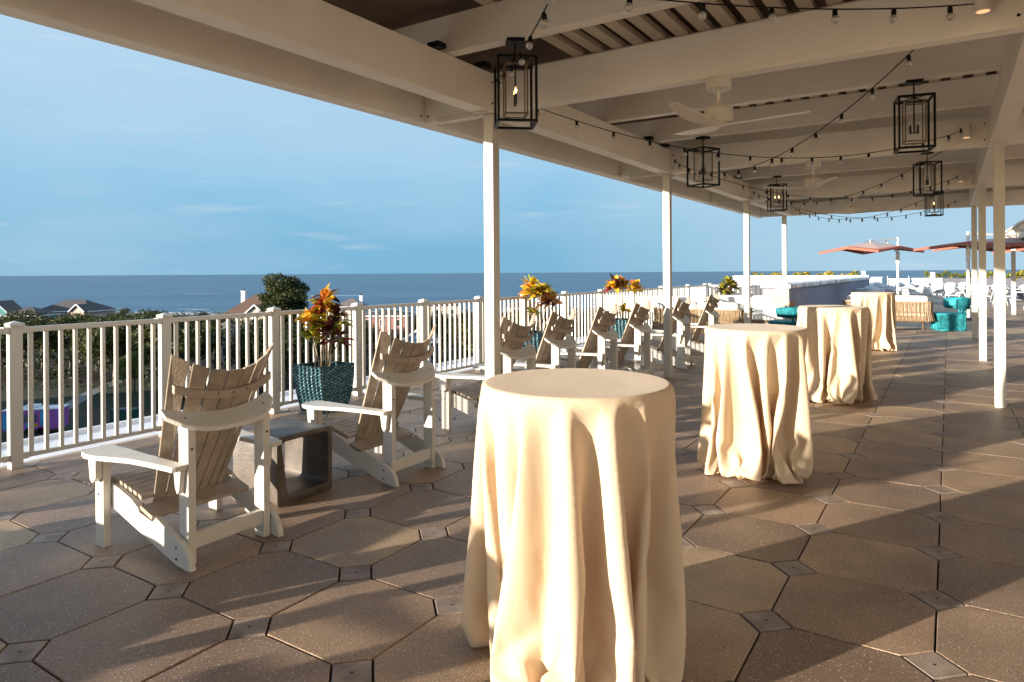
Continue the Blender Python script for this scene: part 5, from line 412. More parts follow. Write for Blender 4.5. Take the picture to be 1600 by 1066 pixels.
35,35,37,40,28,26,4,-30,-43,-4,-22,-13,-1,30,37,35,49,44,39,23,-18,-41,-47,-55,-47,-9,-35,-25,-7,-37,-48,-23,-16,-21,10,13,18,18,14,-16,-28,-27,-19,15,18,-13,-13,-23,-18,-28,-26,-32,-22,11,29,43,46,43,35,24,15,-31,-28,-47,-41,-31,-35,-31,-14,-26,-49,-35,-34,-18,11,21,34,38,-10,0,-11,-32,-17,-4,-25,19,5,-7,-16,-13,-31,-33,0,-4,-31,-32,-40,-39,-40,-5,29,38,37,
47,43,29,19,14,-9,-39,-24,-46,-49,-23,15,33,39,48,48,38,36,-14,-27,-38,-38,-35,-35,10,35,34,37,39,30,-9,-28,-30,-38,-39,-38,-36,-36,-19,39,44,29,36,33,13,30,1,0,5,-9,-8,4,23,12,-4,43,20,-23,21,32,19,27,7,4,26,25,-15,-11,-3,3,-19,17,30,0,-16,4,7,23,36,-6,-31,-13,18,21,26,26,2,16,46,45,45,39,16,-32,-50,-28,-25,-45,-17,27,35,36,44,
45,39,24,-18,-38,-43,-41,-42,-23,28,36,31,37,40,28,27,0,-31,-41,-2,-2,-22,-7,29,40,35,33,45,37,34,-7,-37,-49,-55,-55,2,-27,-26,-5,-20,-51,-47,-23,-27,-9,18,16,16,15,9,-22,-23,-23,-21,10,22,-12,-13,-25,-21,-32,-16,-37,-17,7,25,36,45,46,40,31,24,-19,-27,-39,-44,-33,-33,-34,-29,5,-34,-50,-40,-41,-8,17,23,38,22,-31,5,1,-34,-15,-5,-30,12,8,2,-16,-14,-23,
-36,-7,2,-22,-21,-42,-35,-45,-22,19,34,38,36,37,33,30,21,6,-13,-25,-23,-49,-49,-21,16,28,41,52,46,38,41,1,-31,-39,-40,-39,-26,1,12,36,37,38,37,6,-28,-27,-33,-40,-37,-36,-35,-37,1,42,31,26,36,32,29,15,-19,0,12,-1,-13,12,24,13,-2,45,27,-27,7,32,17,25,31,-1,11,35,2,-15,-9,3,-15,-13,34,26,3,-20,-4,14,23,29,-14,-30,25,6,18,26,30,-27,14,
50,48,47,41,21,-28,-47,-47,-24,-19,-27,11,31,27,42,46,44,39,0,-31,-40,-43,-42,-18,-26,33,30,31,39,40,31,24,-4,-32,-25,-8,11,-23,-2,13,33,32,25,48,42,30,5,-25,-48,-58,-57,-22,7,-24,-8,-9,-36,-52,-45,-30,-29,1,19,16,15,12,8,-16,-29,-22,-24,4,29,-12,-12,-24,-24,-34,-15,-26,-16,-2,25,37,32,46,43,35,29,1,-35,-35,-35,-33,-33,-32,-34,-22,19,-35,-53,-44,-37,
-7,20,24,38,-6,-37,7,13,-35,-16,-3,-32,0,10,5,-8,-19,-13,-34,-2,-9,-11,-16,-28,-42,-40,-39,6,29,37,36,38,20,26,31,19,-6,-14,-9,-21,-50,-48,-25,17,35,40,52,43,41,42,12,-32,-36,-38,-38,-17,-29,11,29,37,38,36,20,-16,-32,-27,-36,-41,-36,-34,-35,-38,20,39,27,37,32,21,29,-2,-22,-4,12,7,-11,20,21,16,9,45,21,-26,0,29,28,16,26,25,0,26,10,4,-9,
-12,-25,-14,23,33,6,6,10,-13,12,20,16,-21,12,30,-1,9,26,30,-35,-5,50,51,51,41,22,-22,-43,-51,-16,-8,-40,-4,26,34,27,40,45,40,27,-21,-34,-41,-38,-21,-38,-5,33,27,28,41,38,31,25,-10,-34,-20,1,14,-11,1,17,8,26,16,49,41,28,11,-8,-43,-55,-58,-39,17,-5,-18,-12,-9,-43,-46,-44,-43,-31,10,17,16,14,10,5,-12,-32,-21,-24,0,31,-12,-9,-23,-28,-35,-18,-9,
-19,-5,23,36,26,37,45,38,32,18,-29,-32,-45,-34,-31,-25,-31,-25,-5,21,-39,-53,-46,-39,-5,23,32,17,-31,-31,9,24,-35,-19,-5,-21,-22,10,7,1,-23,-10,-26,-18,8,-9,-24,1,-37,-44,-45,-6,17,33,38,34,30,1,30,32,12,-18,-11,-11,-2,-47,-47,-27,17,38,41,51,42,43,43,23,-31,-37,-40,-31,-25,-21,-5,17,35,38,36,19,10,-34,-32,-24,-40,-40,-35,-34,-34,-29,25,40,35,31,17,
23,30,-18,-14,-6,1,16,-2,18,25,9,26,38,16,-19,-11,25,28,4,21,44,18,7,24,7,-1,-22,-27,-8,4,28,26,-9,16,22,-11,12,19,4,2,11,31,0,7,25,31,-37,-10,35,46,51,39,24,-15,-32,-47,-15,-2,-46,-13,19,25,22,36,40,44,36,-1,-27,-35,-26,-28,-37,-36,13,29,20,32,39,36,28,28,-9,-30,-10,8,16,-2,1,15,-7,21,6,34,38,28,21,2,-28,-53,-60,-38,27,
4,-23,-22,-6,-24,-41,-47,-51,-46,-27,14,18,15,13,8,2,-8,-33,-23,-23,-2,23,11,-13,-27,-33,-35,-7,1,-21,-10,14,35,31,19,43,42,36,25,-12,-38,-44,-44,-32,-28,-17,-22,-17,8,14,-35,-51,-48,-39,-1,26,24,-9,-40,-25,16,29,-35,-22,-8,-7,-27,-8,7,6,-15,-23,-15,-24,6,-4,-12,8,-21,-45,-46,-9,8,15,36,38,42,10,-5,29,18,8,-21,-10,-10,10,-40,-46,-28,15,38,46,48,
43,44,43,33,-29,-32,-40,-24,-36,-27,-18,16,31,35,37,18,25,-17,-36,-29,-30,-41,-38,-34,-34,-34,-20,28,43,35,26,9,24,29,-22,15,-15,-25,18,11,9,29,9,32,30,13,-7,-22,19,30,2,13,42,22,8,36,18,-3,-24,-26,2,-5,7,32,5,2,29,17,2,1,23,10,-4,3,36,12,6,27,31,-36,-18,15,36,54,43,25,-14,-29,-39,-35,27,-31,-21,6,22,7,20,45,44,38,20,-18,-29,
-33,-21,-36,-24,-22,23,21,6,37,39,36,28,21,5,-17,-2,15,19,-2,-1,11,-6,-7,-9,19,36,33,29,14,-16,-43,-58,-38,28,-5,3,-23,-21,-7,-38,-45,-54,-51,-43,-23,16,18,16,12,3,1,-4,-33,-27,-17,5,22,-3,-17,-16,-32,-22,4,7,-21,-13,-8,34,35,12,28,44,39,30,5,-36,-46,-49,-33,-36,-23,-21,-22,-7,19,31,-35,-54,-48,-36,-10,15,24,-22,-42,-18,21,32,-35,-26,-12,-7,-3,
-27,6,5,-16,-30,-10,-20,-9,-3,-7,8,1,-24,-48,-10,8,4,16,40,43,42,-30,10,6,13,9,-16,-18,1,18,-37,-37,-25,11,40,42,46,48,49,44,35,-32,-29,-30,-26,-30,-38,-15,-2,29,31,34,30,29,-3,-35,-25,-33,-41,-40,-38,-32,-36,-25,-7,30,52,30,-9,14,27,27,-17,34,-15,-40,-7,17,19,27,22,27,22,14,-5,-29,16,30,22,10,23,15,14,36,34,3,-26,-25,9,-15,-8,26,27,
-9,9,31,19,8,3,27,-2,-1,19,26,30,9,23,30,-30,-28,2,34,42,46,23,-16,-29,-37,-35,35,2,-19,-11,23,14,-10,28,44,40,33,-7,-25,-31,-37,-28,-12,-6,-12,30,19,-6,25,33,32,24,16,14,16,10,19,20,-1,-2,4,2,-12,-14,-24,23,37,32,25,-2,-36,-49,-34,24,-5,7,-8,-26,-15,-14,-47,-54,-55,-48,-40,-23,4,20,9,6,5,7,10,-32,-27,-11,14,12,-30,-11,-12,-10,1,
7,2,-20,-10,-5,-10,41,17,15,41,40,34,17,-20,-46,-48,-51,-31,-33,-31,-24,-19,1,27,49,-31,-55,-44,-28,-27,19,-6,1,-51,-2,31,4,-31,-12,-17,-17,20,-35,-22,3,-3,-24,-29,-14,-16,-8,-5,3,7,-1,-22,-23,6,5,-1,37,43,48,-2,-35,-4,6,12,15,-18,-19,10,28,-9,-33,-30,3,38,47,53,49,43,42,35,-33,-36,-30,-14,-34,-38,-26,7,30,30,32,33,32,3,-30,-36,-19,-35,-42,
-42,-40,-36,-35,-18,9,47,54,2,-25,24,18,26,-10,32,1,-37,-35,17,24,30,32,5,24,16,-6,-33,14,29,35,27,7,33,6,9,35,14,-16,-24,15,-24,-19,14,30,27,-9,9,21,10,19,21,13,-7,13,33,11,28,27,30,29,-19,-33,-5,24,44,21,16,-13,-29,-34,-27,53,16,-14,-23,22,19,-2,-2,20,42,38,6,-27,-28,-28,-19,-23,12,-29,17,33,17,-11,12,10,28,16,16,20,21,0,40,
39,38,37,36,33,31,28,25,22,18,14,11,6,2,-2,-6,-11,-14,-18,-21,-26,-28,-31,-33,-35,-38,-38,-39,-40,-40,-39,-39,-37,-35,-34,-30,-28,-25,-22,-18,-14,-11,-6,-2,2,6,11,14,18,22,25,28,31,33,35,38,38,39,41,37,36,36,34,34,32,30,28,25,23,21,17,13,11,7,3,0,-3,-7,-11,-13,-17,-20,-23,-26,-28,-30,-32,-34,-34,-37,-36,-37,-37,-37,-36,-35,-34,-32,-29,-28,-25,-23,-20,
-17,-14,-11,-7,-3,0,3,7,11,14,17,20,22,26,28,30,32,33,35,37,36,38,34,36,33,33,28,30,30,30,27,19,20,20,17,12,14,9,3,2,-6,-5,-3,-8,-17,-18,-17,-21,-24,-28,-25,-28,-30,-31,-34,-35,-33,-33,-35,-35,-34,-34,-33,-30,-31,-24,-24,-22,-22,-25,-15,-7,-10,-10,-6,-5,6,5,3,11,18,17,18,17,24,28,28,26,31,32,34,33,35,37,29,36,32,32,19,20,29,34,35,
13,5,22,22,25,4,18,1,23,6,-20,-11,-2,11,-12,-24,-23,-9,-19,-14,-33,-24,-12,-28,-31,-31,-33,-33,-26,-25,-35,-34,-31,-33,-35,-22,-32,-32,-22,-10,-16,-24,-33,-16,9,-6,-12,-26,-8,23,5,1,-10,21,23,15,19,8,17,33,28,25,12,31,34,34,28,30,36,26,35,29,30,27,8,19,33,37,30,-4,-1,27,24,29,4,16,-6,21,25,-13,-23,-9,13,10,-19,-33,-24,-3,-16,-4,-33,-28,-9,
-16,-30,-32,-29,-33,-25,-26,-17,-32,-33,-30,-34,-35,-22,-23,-35,-28,-16,-6,-11,-27,-36,-18,15,4,-11,-29,-20,13,27,4,-8,-11,25,25,14,18,1,10,34,34,22,4,24,30,35,32,23,28,33,24,34,30,23,32,14,5,21,37,38,20,-18,-2,29,28,30,5,13,-9,13,33,7,-23,-22,1,22,5,-24,-36,-29,0,-13,5,-30,-33,-11,-7,-22,-29,-28,-33,-31,-19,-27,-10,-28,-32,-28,-35,-35,-26,-14,-32,
-25,-31,-8,-2,-12,-29,-37,-21,15,15,-5,-30,-28,-2,30,22,1,-15,-9,28,25,13,18,-5,3,34,34,27,0,14,32,25,35,27,22,27,28,24,32,27,20,33,21,0,8,31,39,36,5,-29,2,30,32,31,6,11,-13,6,32,25,-11,-27,-16,14,24,-1,-28,-38,-32,1,-11,13,-25,-35,-18,-2,-13,-30,-28,-20,-35,-25,-16,-30,-5,-21,-32,-25,-36,-36,-29,-10,-24,-33,-17,-30,-2,0,-14,-32,-37,-23,13,
23,3,-26,-35,-15,20,33,15,-4,-17,-6,29,25,13,17,-10,-2,31,32,34,5,1,26,31,23,33,22,22,26,24,23,31,25,16,30,30,5,-3,15,37,40,29,-14,-30,6,31,34,32,10,8,-17,-2,32,32,8,-23,-28,-5,27,20,-8,-32,-37,-36,2,-10,22,-20,-36,-24,-3,-4,-23,-32,-21,-21,-33,-21,-15,-31,-8,-7,-31,-24,-34,-37,-32,-13,-13,-32,-27,-14,-23,1,0,-16,-34,-38,-25,10,26,16,-22,
-36,-27,5,33,30,8,-7,-21,-1,30,26,13,15,-14,-8,27,34,33,17,-7,14,32,21,29,27,23,25,19,20,23,29,25,14,25,34,13,-8,-1,30,41,39,15,-28,-28,9,33,35,33,12,7,-20,-11,30,34,24,-9,-29,-23,10,32,15,-15,-35,-37,-37,0,-8,28,-13,-35,-29,-8,1,-13,-31,-23,-15,-27,-32,-14,-17,-32,-2,-2,-31,-22,-33,-38,-34,-16,-7,-25,-32,-9,-24,-15,3,0,-20,-36,-38,-26,5,
25,28,-12,-36,-34,-10,25,36,23,3,-12,-28,11,30,26,14,13,-17,-14,22,32,32,29,-4,0,25,30,17,33,21,27,13,19,21,23,28,24,12,20,34,22,-4,-11,13,38,42,33,0,-36,-27,15,33,36,33,15,5,-22,-18,33,28,32,7,-20,-31,-14,24,33,9,-21,-36,-38,-38,-2,-7,34,-8,-31,-33,-13,2,-4,-24,-32,-19,-10,-30,-27,-11,-19,-31,5,0,-30,-21,-30,-38,-36,-21,-4,-17,-33,-20,-6,
-25,-9,5,-2,-23,-37,-39,-28,4,26,33,-1,-34,-38,-23,12,35,33,16,-2,-20,-26,20,29,27,15,11,-20,-18,16,36,25,35,6,-9,14,32,20,21,34,19,23,4,21,21,23,27,25,10,16,31,29,2,-16,-3,28,43,41,24,-17,-38,-24,18,35,36,33,18,2,-21,-26,32,27,32,22,-8,-28,-28,0,31,34,1,-26,-37,-37,-39,-5,-6,36,3,-32,-32,-19,0,2,-14,-32,-26,-9,-14,-34,-22,-9,-20,
-31,10,4,-27,-22,-27,-38,-37,-25,-6,-8,-28,-30,-8,-5,-26,-5,6,-4,-27,-38,-38,-29,1,27,36,10,-30,-39,-32,-4,30,36,29,8,-9,-25,-23,29,28,28,16,9,-22,-22,10,37,22,34,21,-12,1,26,31,14,25,33,17,14,-1,24,21,24,26,27,10,10,27,33,10,-14,-14,11,38,44,38,9,-28,-38,-22,22,36,36,34,20,0,-23,-28,28,30,29,28,6,-19,-31,-22,14,38,29,-5,-31,-36,-38,
-38,-10,-4,37,16,-28,-36,-23,-5,4,-5,-25,-33,-17,-4,-20,-33,-18,-8,-21,-30,13,8,-22,-22,-27,-36,-38,-29,-10,-2,-20,-34,-14,6,-19,-24,-1,7,-8,-30,-38,-39,-30,-1,26,40,19,-23,-39,-37,-18,18,35,36,22,2,-16,-33,-11,33,27,30,16,8,-24,-25,4,35,28,25,31,-3,-10,14,32,26,11,28,32,14,-4,4,28,19,26,25,28,12,6,21,33,20,-10,-19,-5,26,43,45,30,-6,-35,-38,
-19,25,37,37,34,21,-1,-24,-28,20,25,29,33,21,-8,-27,-30,-11,27,40,24,-12,-35,-36,-37,-39,-14,-2,37,27,-23,-35,-29,-11,3,2,-15,-33,-28,-9,-3,-24,-32,-12,-9,-23,-28,14,13,-16,-26,-24,-32,-40,-32,-16,1,-11,-31,-24,5,2,-28,-20,2,7,-13,-32,-38,-39,-32,-2,25,41,27,-14,-37,-40,-29,3,33,35,34,14,-5,-27,-34,3,34,28,30,18,5,-24,-28,-3,32,33,20,34,12,-15,0,
25,34,16,11,33,29,2,-7,7,29,19,26,26,28,13,5,15,31,27,-4,-19,-14,9,36,45,43,18,-19,-37,-39,-16,28,37,38,34,23,-3,-24,-28,14,29,21,31,31,6,-20,-30,-27,5,37,40,16,-18,-36,-37,-37,-38,-20,2,36,31,-8,-35,-34,-17,0,5,-7,-27,-33,-19,-5,-3,-28,-29,-8,-11,-24,-27,11,21,-9,-29,-25,-26,-39,-35,-21,-1,-2,-24,-32,-1,12,-12,-31,-15,5,5,-17,-35,-37,-40,
-32,-4,23,41,35,-4,-34,-41,-37,-11,24,36,36,28,6,-15,-34,-29,13,35,28,32,18,4,-25,-31,-8,28,37,18,31,25,-11,-9,12,32,30,8,16,34,21,-7,-5,7,30,20,23,28,29,14,5,10,26,33,0,-17,-16,-5,23,42,47,36,4,-29,-36,-38,-14,30,37,38,35,25,-4,-24,-29,9,32,21,23,33,21,-9,-27,-33,-17,20,42,38,10,-25,-37,-36,-37,-39,-20,1,34,28,15,-34,-36,-25,-6,
6,0,-17,-34,-28,-10,2,-10,-32,-27,-7,-9,-24,-27,10,23,-2,-31,-24,-19,-37,-38,-26,-5,3,-15,-32,-14,16,3,-21,-31,-10,7,3,-22,-37,-37,-39,-34,-5,21,41,40,7,-30,-40,-41,-25,12,34,35,36,20,-3,-26,-36,-22,23,35,29,32,19,3,-25,-34,-13,22,39,24,22,33,1,-14,-1,23,35,22,3,22,34,13,-8,-10,8,30,21,21,28,30,16,4,8,21,33,14,-18,-22,-9,8,32,46,47,
27,-11,-34,-37,-37,-10,31,37,39,35,26,-3,-25,-30,4,31,21,21,30,31,5,-21,-31,-31,-3,32,45,34,3,-30,-38,-36,-36,-39,-21,2,36,29,24,-29,-36,-31,-13,5,2,-8,-28,-33,-20,0,0,-16,-33,-26,-10,-6,-22,-25,10,26,2,-32,-21,-17,-34,-39,-30,-10,3,-5,-27,-25,10,14,-6,-27,-28,-6,7,1,-27,-39,-35,-40,-34,-7,19,40,44,17,-23,-39,-43,-34,-4,28,36,36,34,10,-15,-33,-36,
-11,29,35,29,33,20,1,-25,-35,-18,16,40,29,18,32,17,-16,-6,8,30,36,9,4,28,30,6,-16,-9,12,29,22,20,29,30,17,5,7,15,31,25,-9,-26,-18,1,16,40,49,42,14,-24,-34,-38,-36,-5,31,37,39,36,27,-1,-26,-30,-1,29,16,23,27,34,20,-11,-28,-31,-25,13,39,45,30,-5,-34,-38,-35,-36,-38,-22,3,37,35,24,-18,-36,-35,-22,2,-1,1,-19,-33,-28,-9,0,-2,-19,-32,
-25,-2,-12,-22,-25,12,30,5,-30,-20,-18,-30,-40,-33,-16,1,2,-18,-30,0,18,4,-12,-32,-23,-3,11,-6,-32,-40,-33,-40,-35,-8,16,40,44,28,-16,-36,-43,-40,-19,18,35,35,38,26,-1,-25,-36,-35,3,31,35,30,33,21,0,-25,-37,-22,10,39,32,17,27,31,-10,-8,-3,18,35,28,0,10,32,24,-5,-20,-4,16,26,22,21,26,33,18,6,6,12,25,32,2,-30,-18,7,-4,20,47,49,36,-2,
-33,-35,-37,-34,-1,31,38,38,36,29,-1,-29,-26,-6,28,13,25,25,30,30,4,-23,-31,-33,-9,24,45,44,25,-14,-36,-37,-36,-35,-38,-21,3,38,36,25,-3,-36,-37,-29,-5,-3,4,-8,-28,-33,-19,-5,2,-1,-27,-25,-26,6,-12,-30,-26,15,31,8,-26,-19,-19,-27,-38,-37,-21,-2,4,-9,-29,-7,16,6,1,-18,-34,-18,1,12,-14,-33,-40,-34,-40,-36,-9,14,38,45,36,-7,-32,-42,-43,-31,3,32,36,
36,36,16,-13,-32,-37,-31,20,28,34,31,33,21,-1,-24,-38,-27,5,36,35,19,21,36,10,-15,-6,2,28,37,14,0,15,33,16,-16,-17,-7,19,28,22,22,25,34,19,6,6,10,20,33,14,-24,-27,11,-4,-4,32,50,48,26,-19,-36,-36,-36,-32,3,32,37,39,35,30,1,-30,-22,-12,29,14,17,28,24,33,19,-13,-31,-34,-25,9,30,48,43,18,-22,-36,-38,-36,-33,-38,-21,4,38,37,23,12,-34,
-37,-34,-14,-6,5,-1,-18,-34,-27,-10,-1,7,-10,-33,-21,-23,8,-9,-34,-27,17,32,12,-21,-21,-20,-23,-37,-39,-25,-7,3,-1,-21,-25,16,11,4,-1,-24,-32,-14,4,11,-21,-33,-40,-35,-41,-37,-10,13,36,46,41,3,-27,-41,-43,-39,-12,23,36,36,36,32,4,-25,-37,-36,-22,24,33,34,31,33,22,-1,-23,-40,-30,-1,33,35,22,17,34,26,-7,-10,-6,13,33,29,6,3,21,30,6,-18,-19,-7,19,
29,21,22,27,35,19,6,8,8,16,30,25,-17,-33,6,8,-14,6,43,50,46,10,-30,-36,-38,-36,-29,5,32,38,39,36,31,1,-28,-29,-7,27,16,11,26,24,30,30,1,-28,-38,-30,-3,15,35,50,41,10,-28,-36,-38,-33,-35,-37,-21,3,38,37,31,15,-28,-36,-36,-25,-10,4,1,-7,-28,-33,-17,-4,4,7,-21,-35,-22,-8,3,-9,-36,-29,21,31,15,-13,-21,-20,-24,-35,-39,-31,-11,2,2,-12,-30,
2,19,2,2,1,-30,-28,-9,8,5,-32,-31,-36,-35,-42,-38,-11,11,36,45,43,14,-21,-37,-42,-43,-29,11,33,37,36,37,22,-10,-33,-38,-36,-11,24,39,35,33,30,24,-2,-21,-40,-34,-8,30,35,19,19,31,34,10,-8,-10,-4,22,33,19,3,11,21,25,-2,-20,-18,-9,19,30,14,26,31,35,19,7,8,9,13,25,33,-7,-36,-2,15,-7,-14,19,49,50,41,-9,-34,-36,-39,-38,-26,8,31,39,39,
36,32,1,-31,-28,-3,25,19,6,21,26,28,30,17,-18,-40,-35,-10,4,20,39,51,38,1,-32,-36,-37,-31,-37,-37,-21,3,38,37,34,21,-20,-36,-36,-28,-20,-1,0,2,-17,-34,-25,-8,0,12,-4,-30,-35,-19,14,-4,-17,-34,-33,21,30,15,-11,-19,-21,-21,-27,-39,-35,-16,-1,2,-4,-25,-18,24,6,-2,8,-2,-35,-22,-6,12,-7,-36,-28,-34,-35,-43,-39,-13,13,33,45,43,22,-14,-35,-36,-45,-39,-7,
28,36,38,36,34,9,-23,-38,-36,-34,2,22,41,35,33,31,26,-4,-19,-38,-38,-15,27,36,25,20,17,39,17,0,0,-8,-3,29,27,12,8,7,27,18,-11,-21,-14,-11,18,25,22,23,33,35,16,11,7,12,11,19,35,7,-34,-14,18,3,-17,-5,31,51,46,36,-30,-34,-38,-37,-38,-23,11,30,39,39,36,32,-1,-34,-21,-1,22,26,2,13,26,30,24,29,-5,-36,-43,-17,0,11,24,41,51,34,-8,
-35,-35,-36,-30,-37,-36,-22,3,38,36,34,28,-10,-35,-37,-33,-21,-16,2,5,-5,-28,-32,-14,-3,5,14,-16,-34,-35,3,-10,-2,-12,-35,-31,18,32,17,-18,-20,-15,-15,-20,-37,-38,-21,-3,1,-1,-16,-30,19,13,-2,5,11,-14,-34,-16,-4,12,-21,-34,-25,-32,-36,-45,-40,-13,14,31,41,44,30,-6,-32,-39,-36,-45,-24,16,34,37,38,36,27,-5,-34,-37,-36,-29,6,29,39,34,34,32,29,-4,-17,-38,-40,
-21,22,34,23,30,11,34,27,-3,-4,9,-1,4,30,14,9,8,12,31,11,-16,-20,-16,-6,10,30,27,18,34,35,26,0,8,14,12,14,30,22,-31,-26,9,19,-8,-16,6,38,51,48,13,-35,-36,-40,-36,-37,-19,14,27,39,39,37,32,-1,-36,-14,0,18,30,7,3,21,33,23,28,11,-28,-46,-21,1,-2,12,28,42,52,28,-17,-35,-35,-35,-29,-38,-36,-21,2,37,38,34,31,0,-32,-37,-29,-33,-20,
-7,5,2,-13,-35,-22,-6,1,9,9,-26,-37,-28,11,-26,5,-13,-32,-30,15,33,17,-22,-28,-22,-11,-8,-19,-39,-26,-7,-1,1,-9,-30,-4,26,3,0,7,13,-24,-30,-10,-3,7,-29,-33,-23,-29,-38,-46,-41,-15,16,31,40,42,33,2,-24,-37,-44,-36,-38,-2,30,37,37,36,37,17,-23,-37,-37,-36,-20,7,35,37,31,38,31,32,-19,-15,-20,-42,-28,18,29,17,37,18,24,35,6,-10,-4,11,7,15,20,
6,6,8,27,28,5,-12,-20,-24,-7,18,29,25,15,35,35,34,6,-2,13,13,12,22,31,-26,-26,-1,4,15,-11,-8,21,40,51,43,-17,-33,-35,-40,-35,-37,-18,15,32,37,38,37,32,3,-38,2,-6,9,33,15,0,7,31,29,23,23,-20,-39,-32,10,-4,-5,16,40,33,51,21,-25,-34,-36,-29,-29,-42,-34,-15,-7,38,38,35,32,10,-27,-37,-30,-26,-33,-15,-4,-3,5,-23,-30,-11,-2,6,17,-8,-33,
-37,-17,11,-35,6,-12,-33,-24,20,25,14,-24,-36,-23,-5,-3,-9,-31,-31,-10,-4,1,-6,-22,-21,24,5,6,3,9,13,-33,-22,-6,0,-3,-35,-30,-19,-37,-36,-45,-41,-17,18,33,34,36,36,14,-17,-33,-44,-39,-37,-26,25,34,37,37,39,32,-2,-32,-37,-37,-35,-11,9,37,35,33,36,32,29,-34,-8,-8,-36,-34,12,30,14,28,39,9,37,15,-7,-6,-5,5,15,31,15,8,7,2,31,22,-2,-9,-18,
-27,-8,22,28,19,18,36,35,36,21,-5,-1,7,18,22,29,-15,-23,6,10,-19,8,-12,12,23,40,51,25,-30,-35,-36,-39,-34,-36,-16,17,34,34,38,37,33,4,-36,7,7,-7,31,26,0,2,13,30,26,26,-3,-35,-29,-1,11,-11,-6,28,36,31,49,13,-29,-33,-36,-24,-34,-42,-31,-15,-10,36,39,35,32,20,-19,-37,-28,-23,-34,-20,-8,-13,-8,0,-27,-18,-10,7,11,13,-25,-34,-34,1,-3,-40,7,
-9,-34,-18,20,29,1,-27,-35,-22,-16,-5,0,-8,-33,-12,-6,-1,-6,-16,-29,13,15,3,5,10,15,-1,-32,-14,1,-6,-17,-33,-27,-19,-41,-35,-44,-43,-17,20,35,44,17,37,20,-13,-22,-42,-46,-41,-32,8,33,37,36,40,37,21,-21,-33,-36,-37,-34,-12,20,38,31,36,33,33,27,-39,-9,-1,-35,-29,6,29,14,18,44,23,22,28,-2,-3,-1,-10,3,27,27,11,6,9,4,33,14,-2,-11,-16,-28,-9,
25,27,4,31,35,37,36,14,19,-5,0,8,22,25,11,-27,8,14,-30,-12,7,6,27,10,43,48,1,-33,-36,-38,-36,-36,-35,-15,21,34,34,37,35,33,7,-35,18,11,-16,25,31,13,-3,5,14,26,26,24,-36,-22,8,-10,7,-18,3,38,27,28,44,6,-30,-33,-33,-21,-37,-38,-31,-17,-4,29,35,32,34,28,-10,-36,-22,-22,-33,-29,6,-17,-25,-5,-11,-27,-14,11,9,12,-8,-35,-34,-27,13,-19,-37,
7,-8,-34,-13,19,28,-10,-29,-30,-26,-13,-14,3,10,-25,-13,-9,-8,-6,-11,-26,-12,24,13,8,5,12,13,-12,-19,-12,-7,-26,-6,-33,-20,-17,-39,-44,-44,-43,-18,24,38,47,7,34,19,-7,-15,-32,-46,-45,-42,-10,32,34,38,39,40,31,1,-30,-34,-36,-37,-26,-8,23,33,31,37,35,31,26,-41,-12,7,-36,-19,-4,27,16,10,44,42,4,30,18,4,-3,-8,-16,9,33,17,2,4,17,11,30,8,-8,
-15,-7,-27,-9,28,20,11,40,31,29,37,12,11,24,-1,5,-1,24,29,-17,2,2,-12,-29,2,15,26,23,3,42,37,-20,-34,-35,-36,-37,-38,-33,-14,24,35,33,35,35,34,8,-33,15,27,-21,15,34,25,0,3,3,15,28,29,-13,-31,20,-1,-14,0,-19,9,28,31,38,33,-2,-32,-32,-28,-24,-38,-26,-33,-17,1,26,26,23,36,35,1,-34,-22,-14,-34,-33,-12,17,-28,-22,-4,-31,-20,1,24,14,-7,
-32,-34,-33,-13,15,-37,-23,8,-14,-34,-6,24,18,-21,-32,-23,-25,-24,-11,5,23,-10,-31,-8,-12,-9,-1,-19,-28,12,19,17,14,11,10,9,-26,-3,-14,-41,-16,5,-29,-12,-23,-28,-52,-50,-43,-18,29,39,46,16,9,20,5,-18,-29,-31,-46,-46,-27,22,33,36,39,41,32,23,-16,-31,-34,-38,-36,-20,-4,21,32,40,37,31,26,27,-42,-16,16,-32,-19,-7,23,20,3,41,50,14,11,25,13,-11,5,-7,-15,
20,27,0,-1,13,14,28,21,2,-19,-6,-5,-27,-5,29,19,20,42,30,21,35,11,7,19,24,-10,8,9,34,4,-12,19,-3,-38,-16,17,25,29,12,1,41,16,-31,-31,-34,-38,-39,-39,-28,-16,29,34,32,33,36,33,9,-31,12,37,-10,-2,32,29,19,-3,-1,6,19,26,22,-37,8,24,-16,-11,-8,-6,19,21,29,34,23,-9,-32,-32,-27,-30,-34,-14,-32,-14,1,11,14,29,36,36,16,-23,-27,-8,-34,
-34,-24,19,-2,-36,-13,-20,-28,-13,15,30,-10,-27,-26,-32,-31,4,5,-45,-5,-3,-13,-34,4,22,7,-27,-34,-18,-32,-14,3,-13,5,29,-33,-30,-7,-2,-6,-8,-32,-11,24,14,13,19,15,11,5,-29,-1,-45,-30,2,4,-18,-23,-7,-33,-53,-52,-39,-19,27,38,47,9,-6,28,6,-16,-31,-28,-25,-47,-41,4,35,34,38,40,37,29,2,-24,-34,-32,-37,-34,-24,8,28,30,35,33,30,25,23,-32,-18,19,-26,
-18,-8,16,21,4,27,52,32,-6,25,21,-18,10,2,-2,-9,27,17,2,-1,5,35,18,12,-8,-19,5,-8,-24,-4,29,22,28,38,28,21,30,-11,-3,22,32,5,-2,20,36,24,-10,4,16,-34,-28,9,27,26,26,-3,8,36,-9,-34,-31,-36,-39,-40,-39,-31,-7,31,32,37,26,36,34,10,-29,11,39,7,-15,25,28,12,28,-1,-5,11,21,33,-14,-22,38,7,-15,-13,-7,6,22,18,24,30,17,-22,-31,
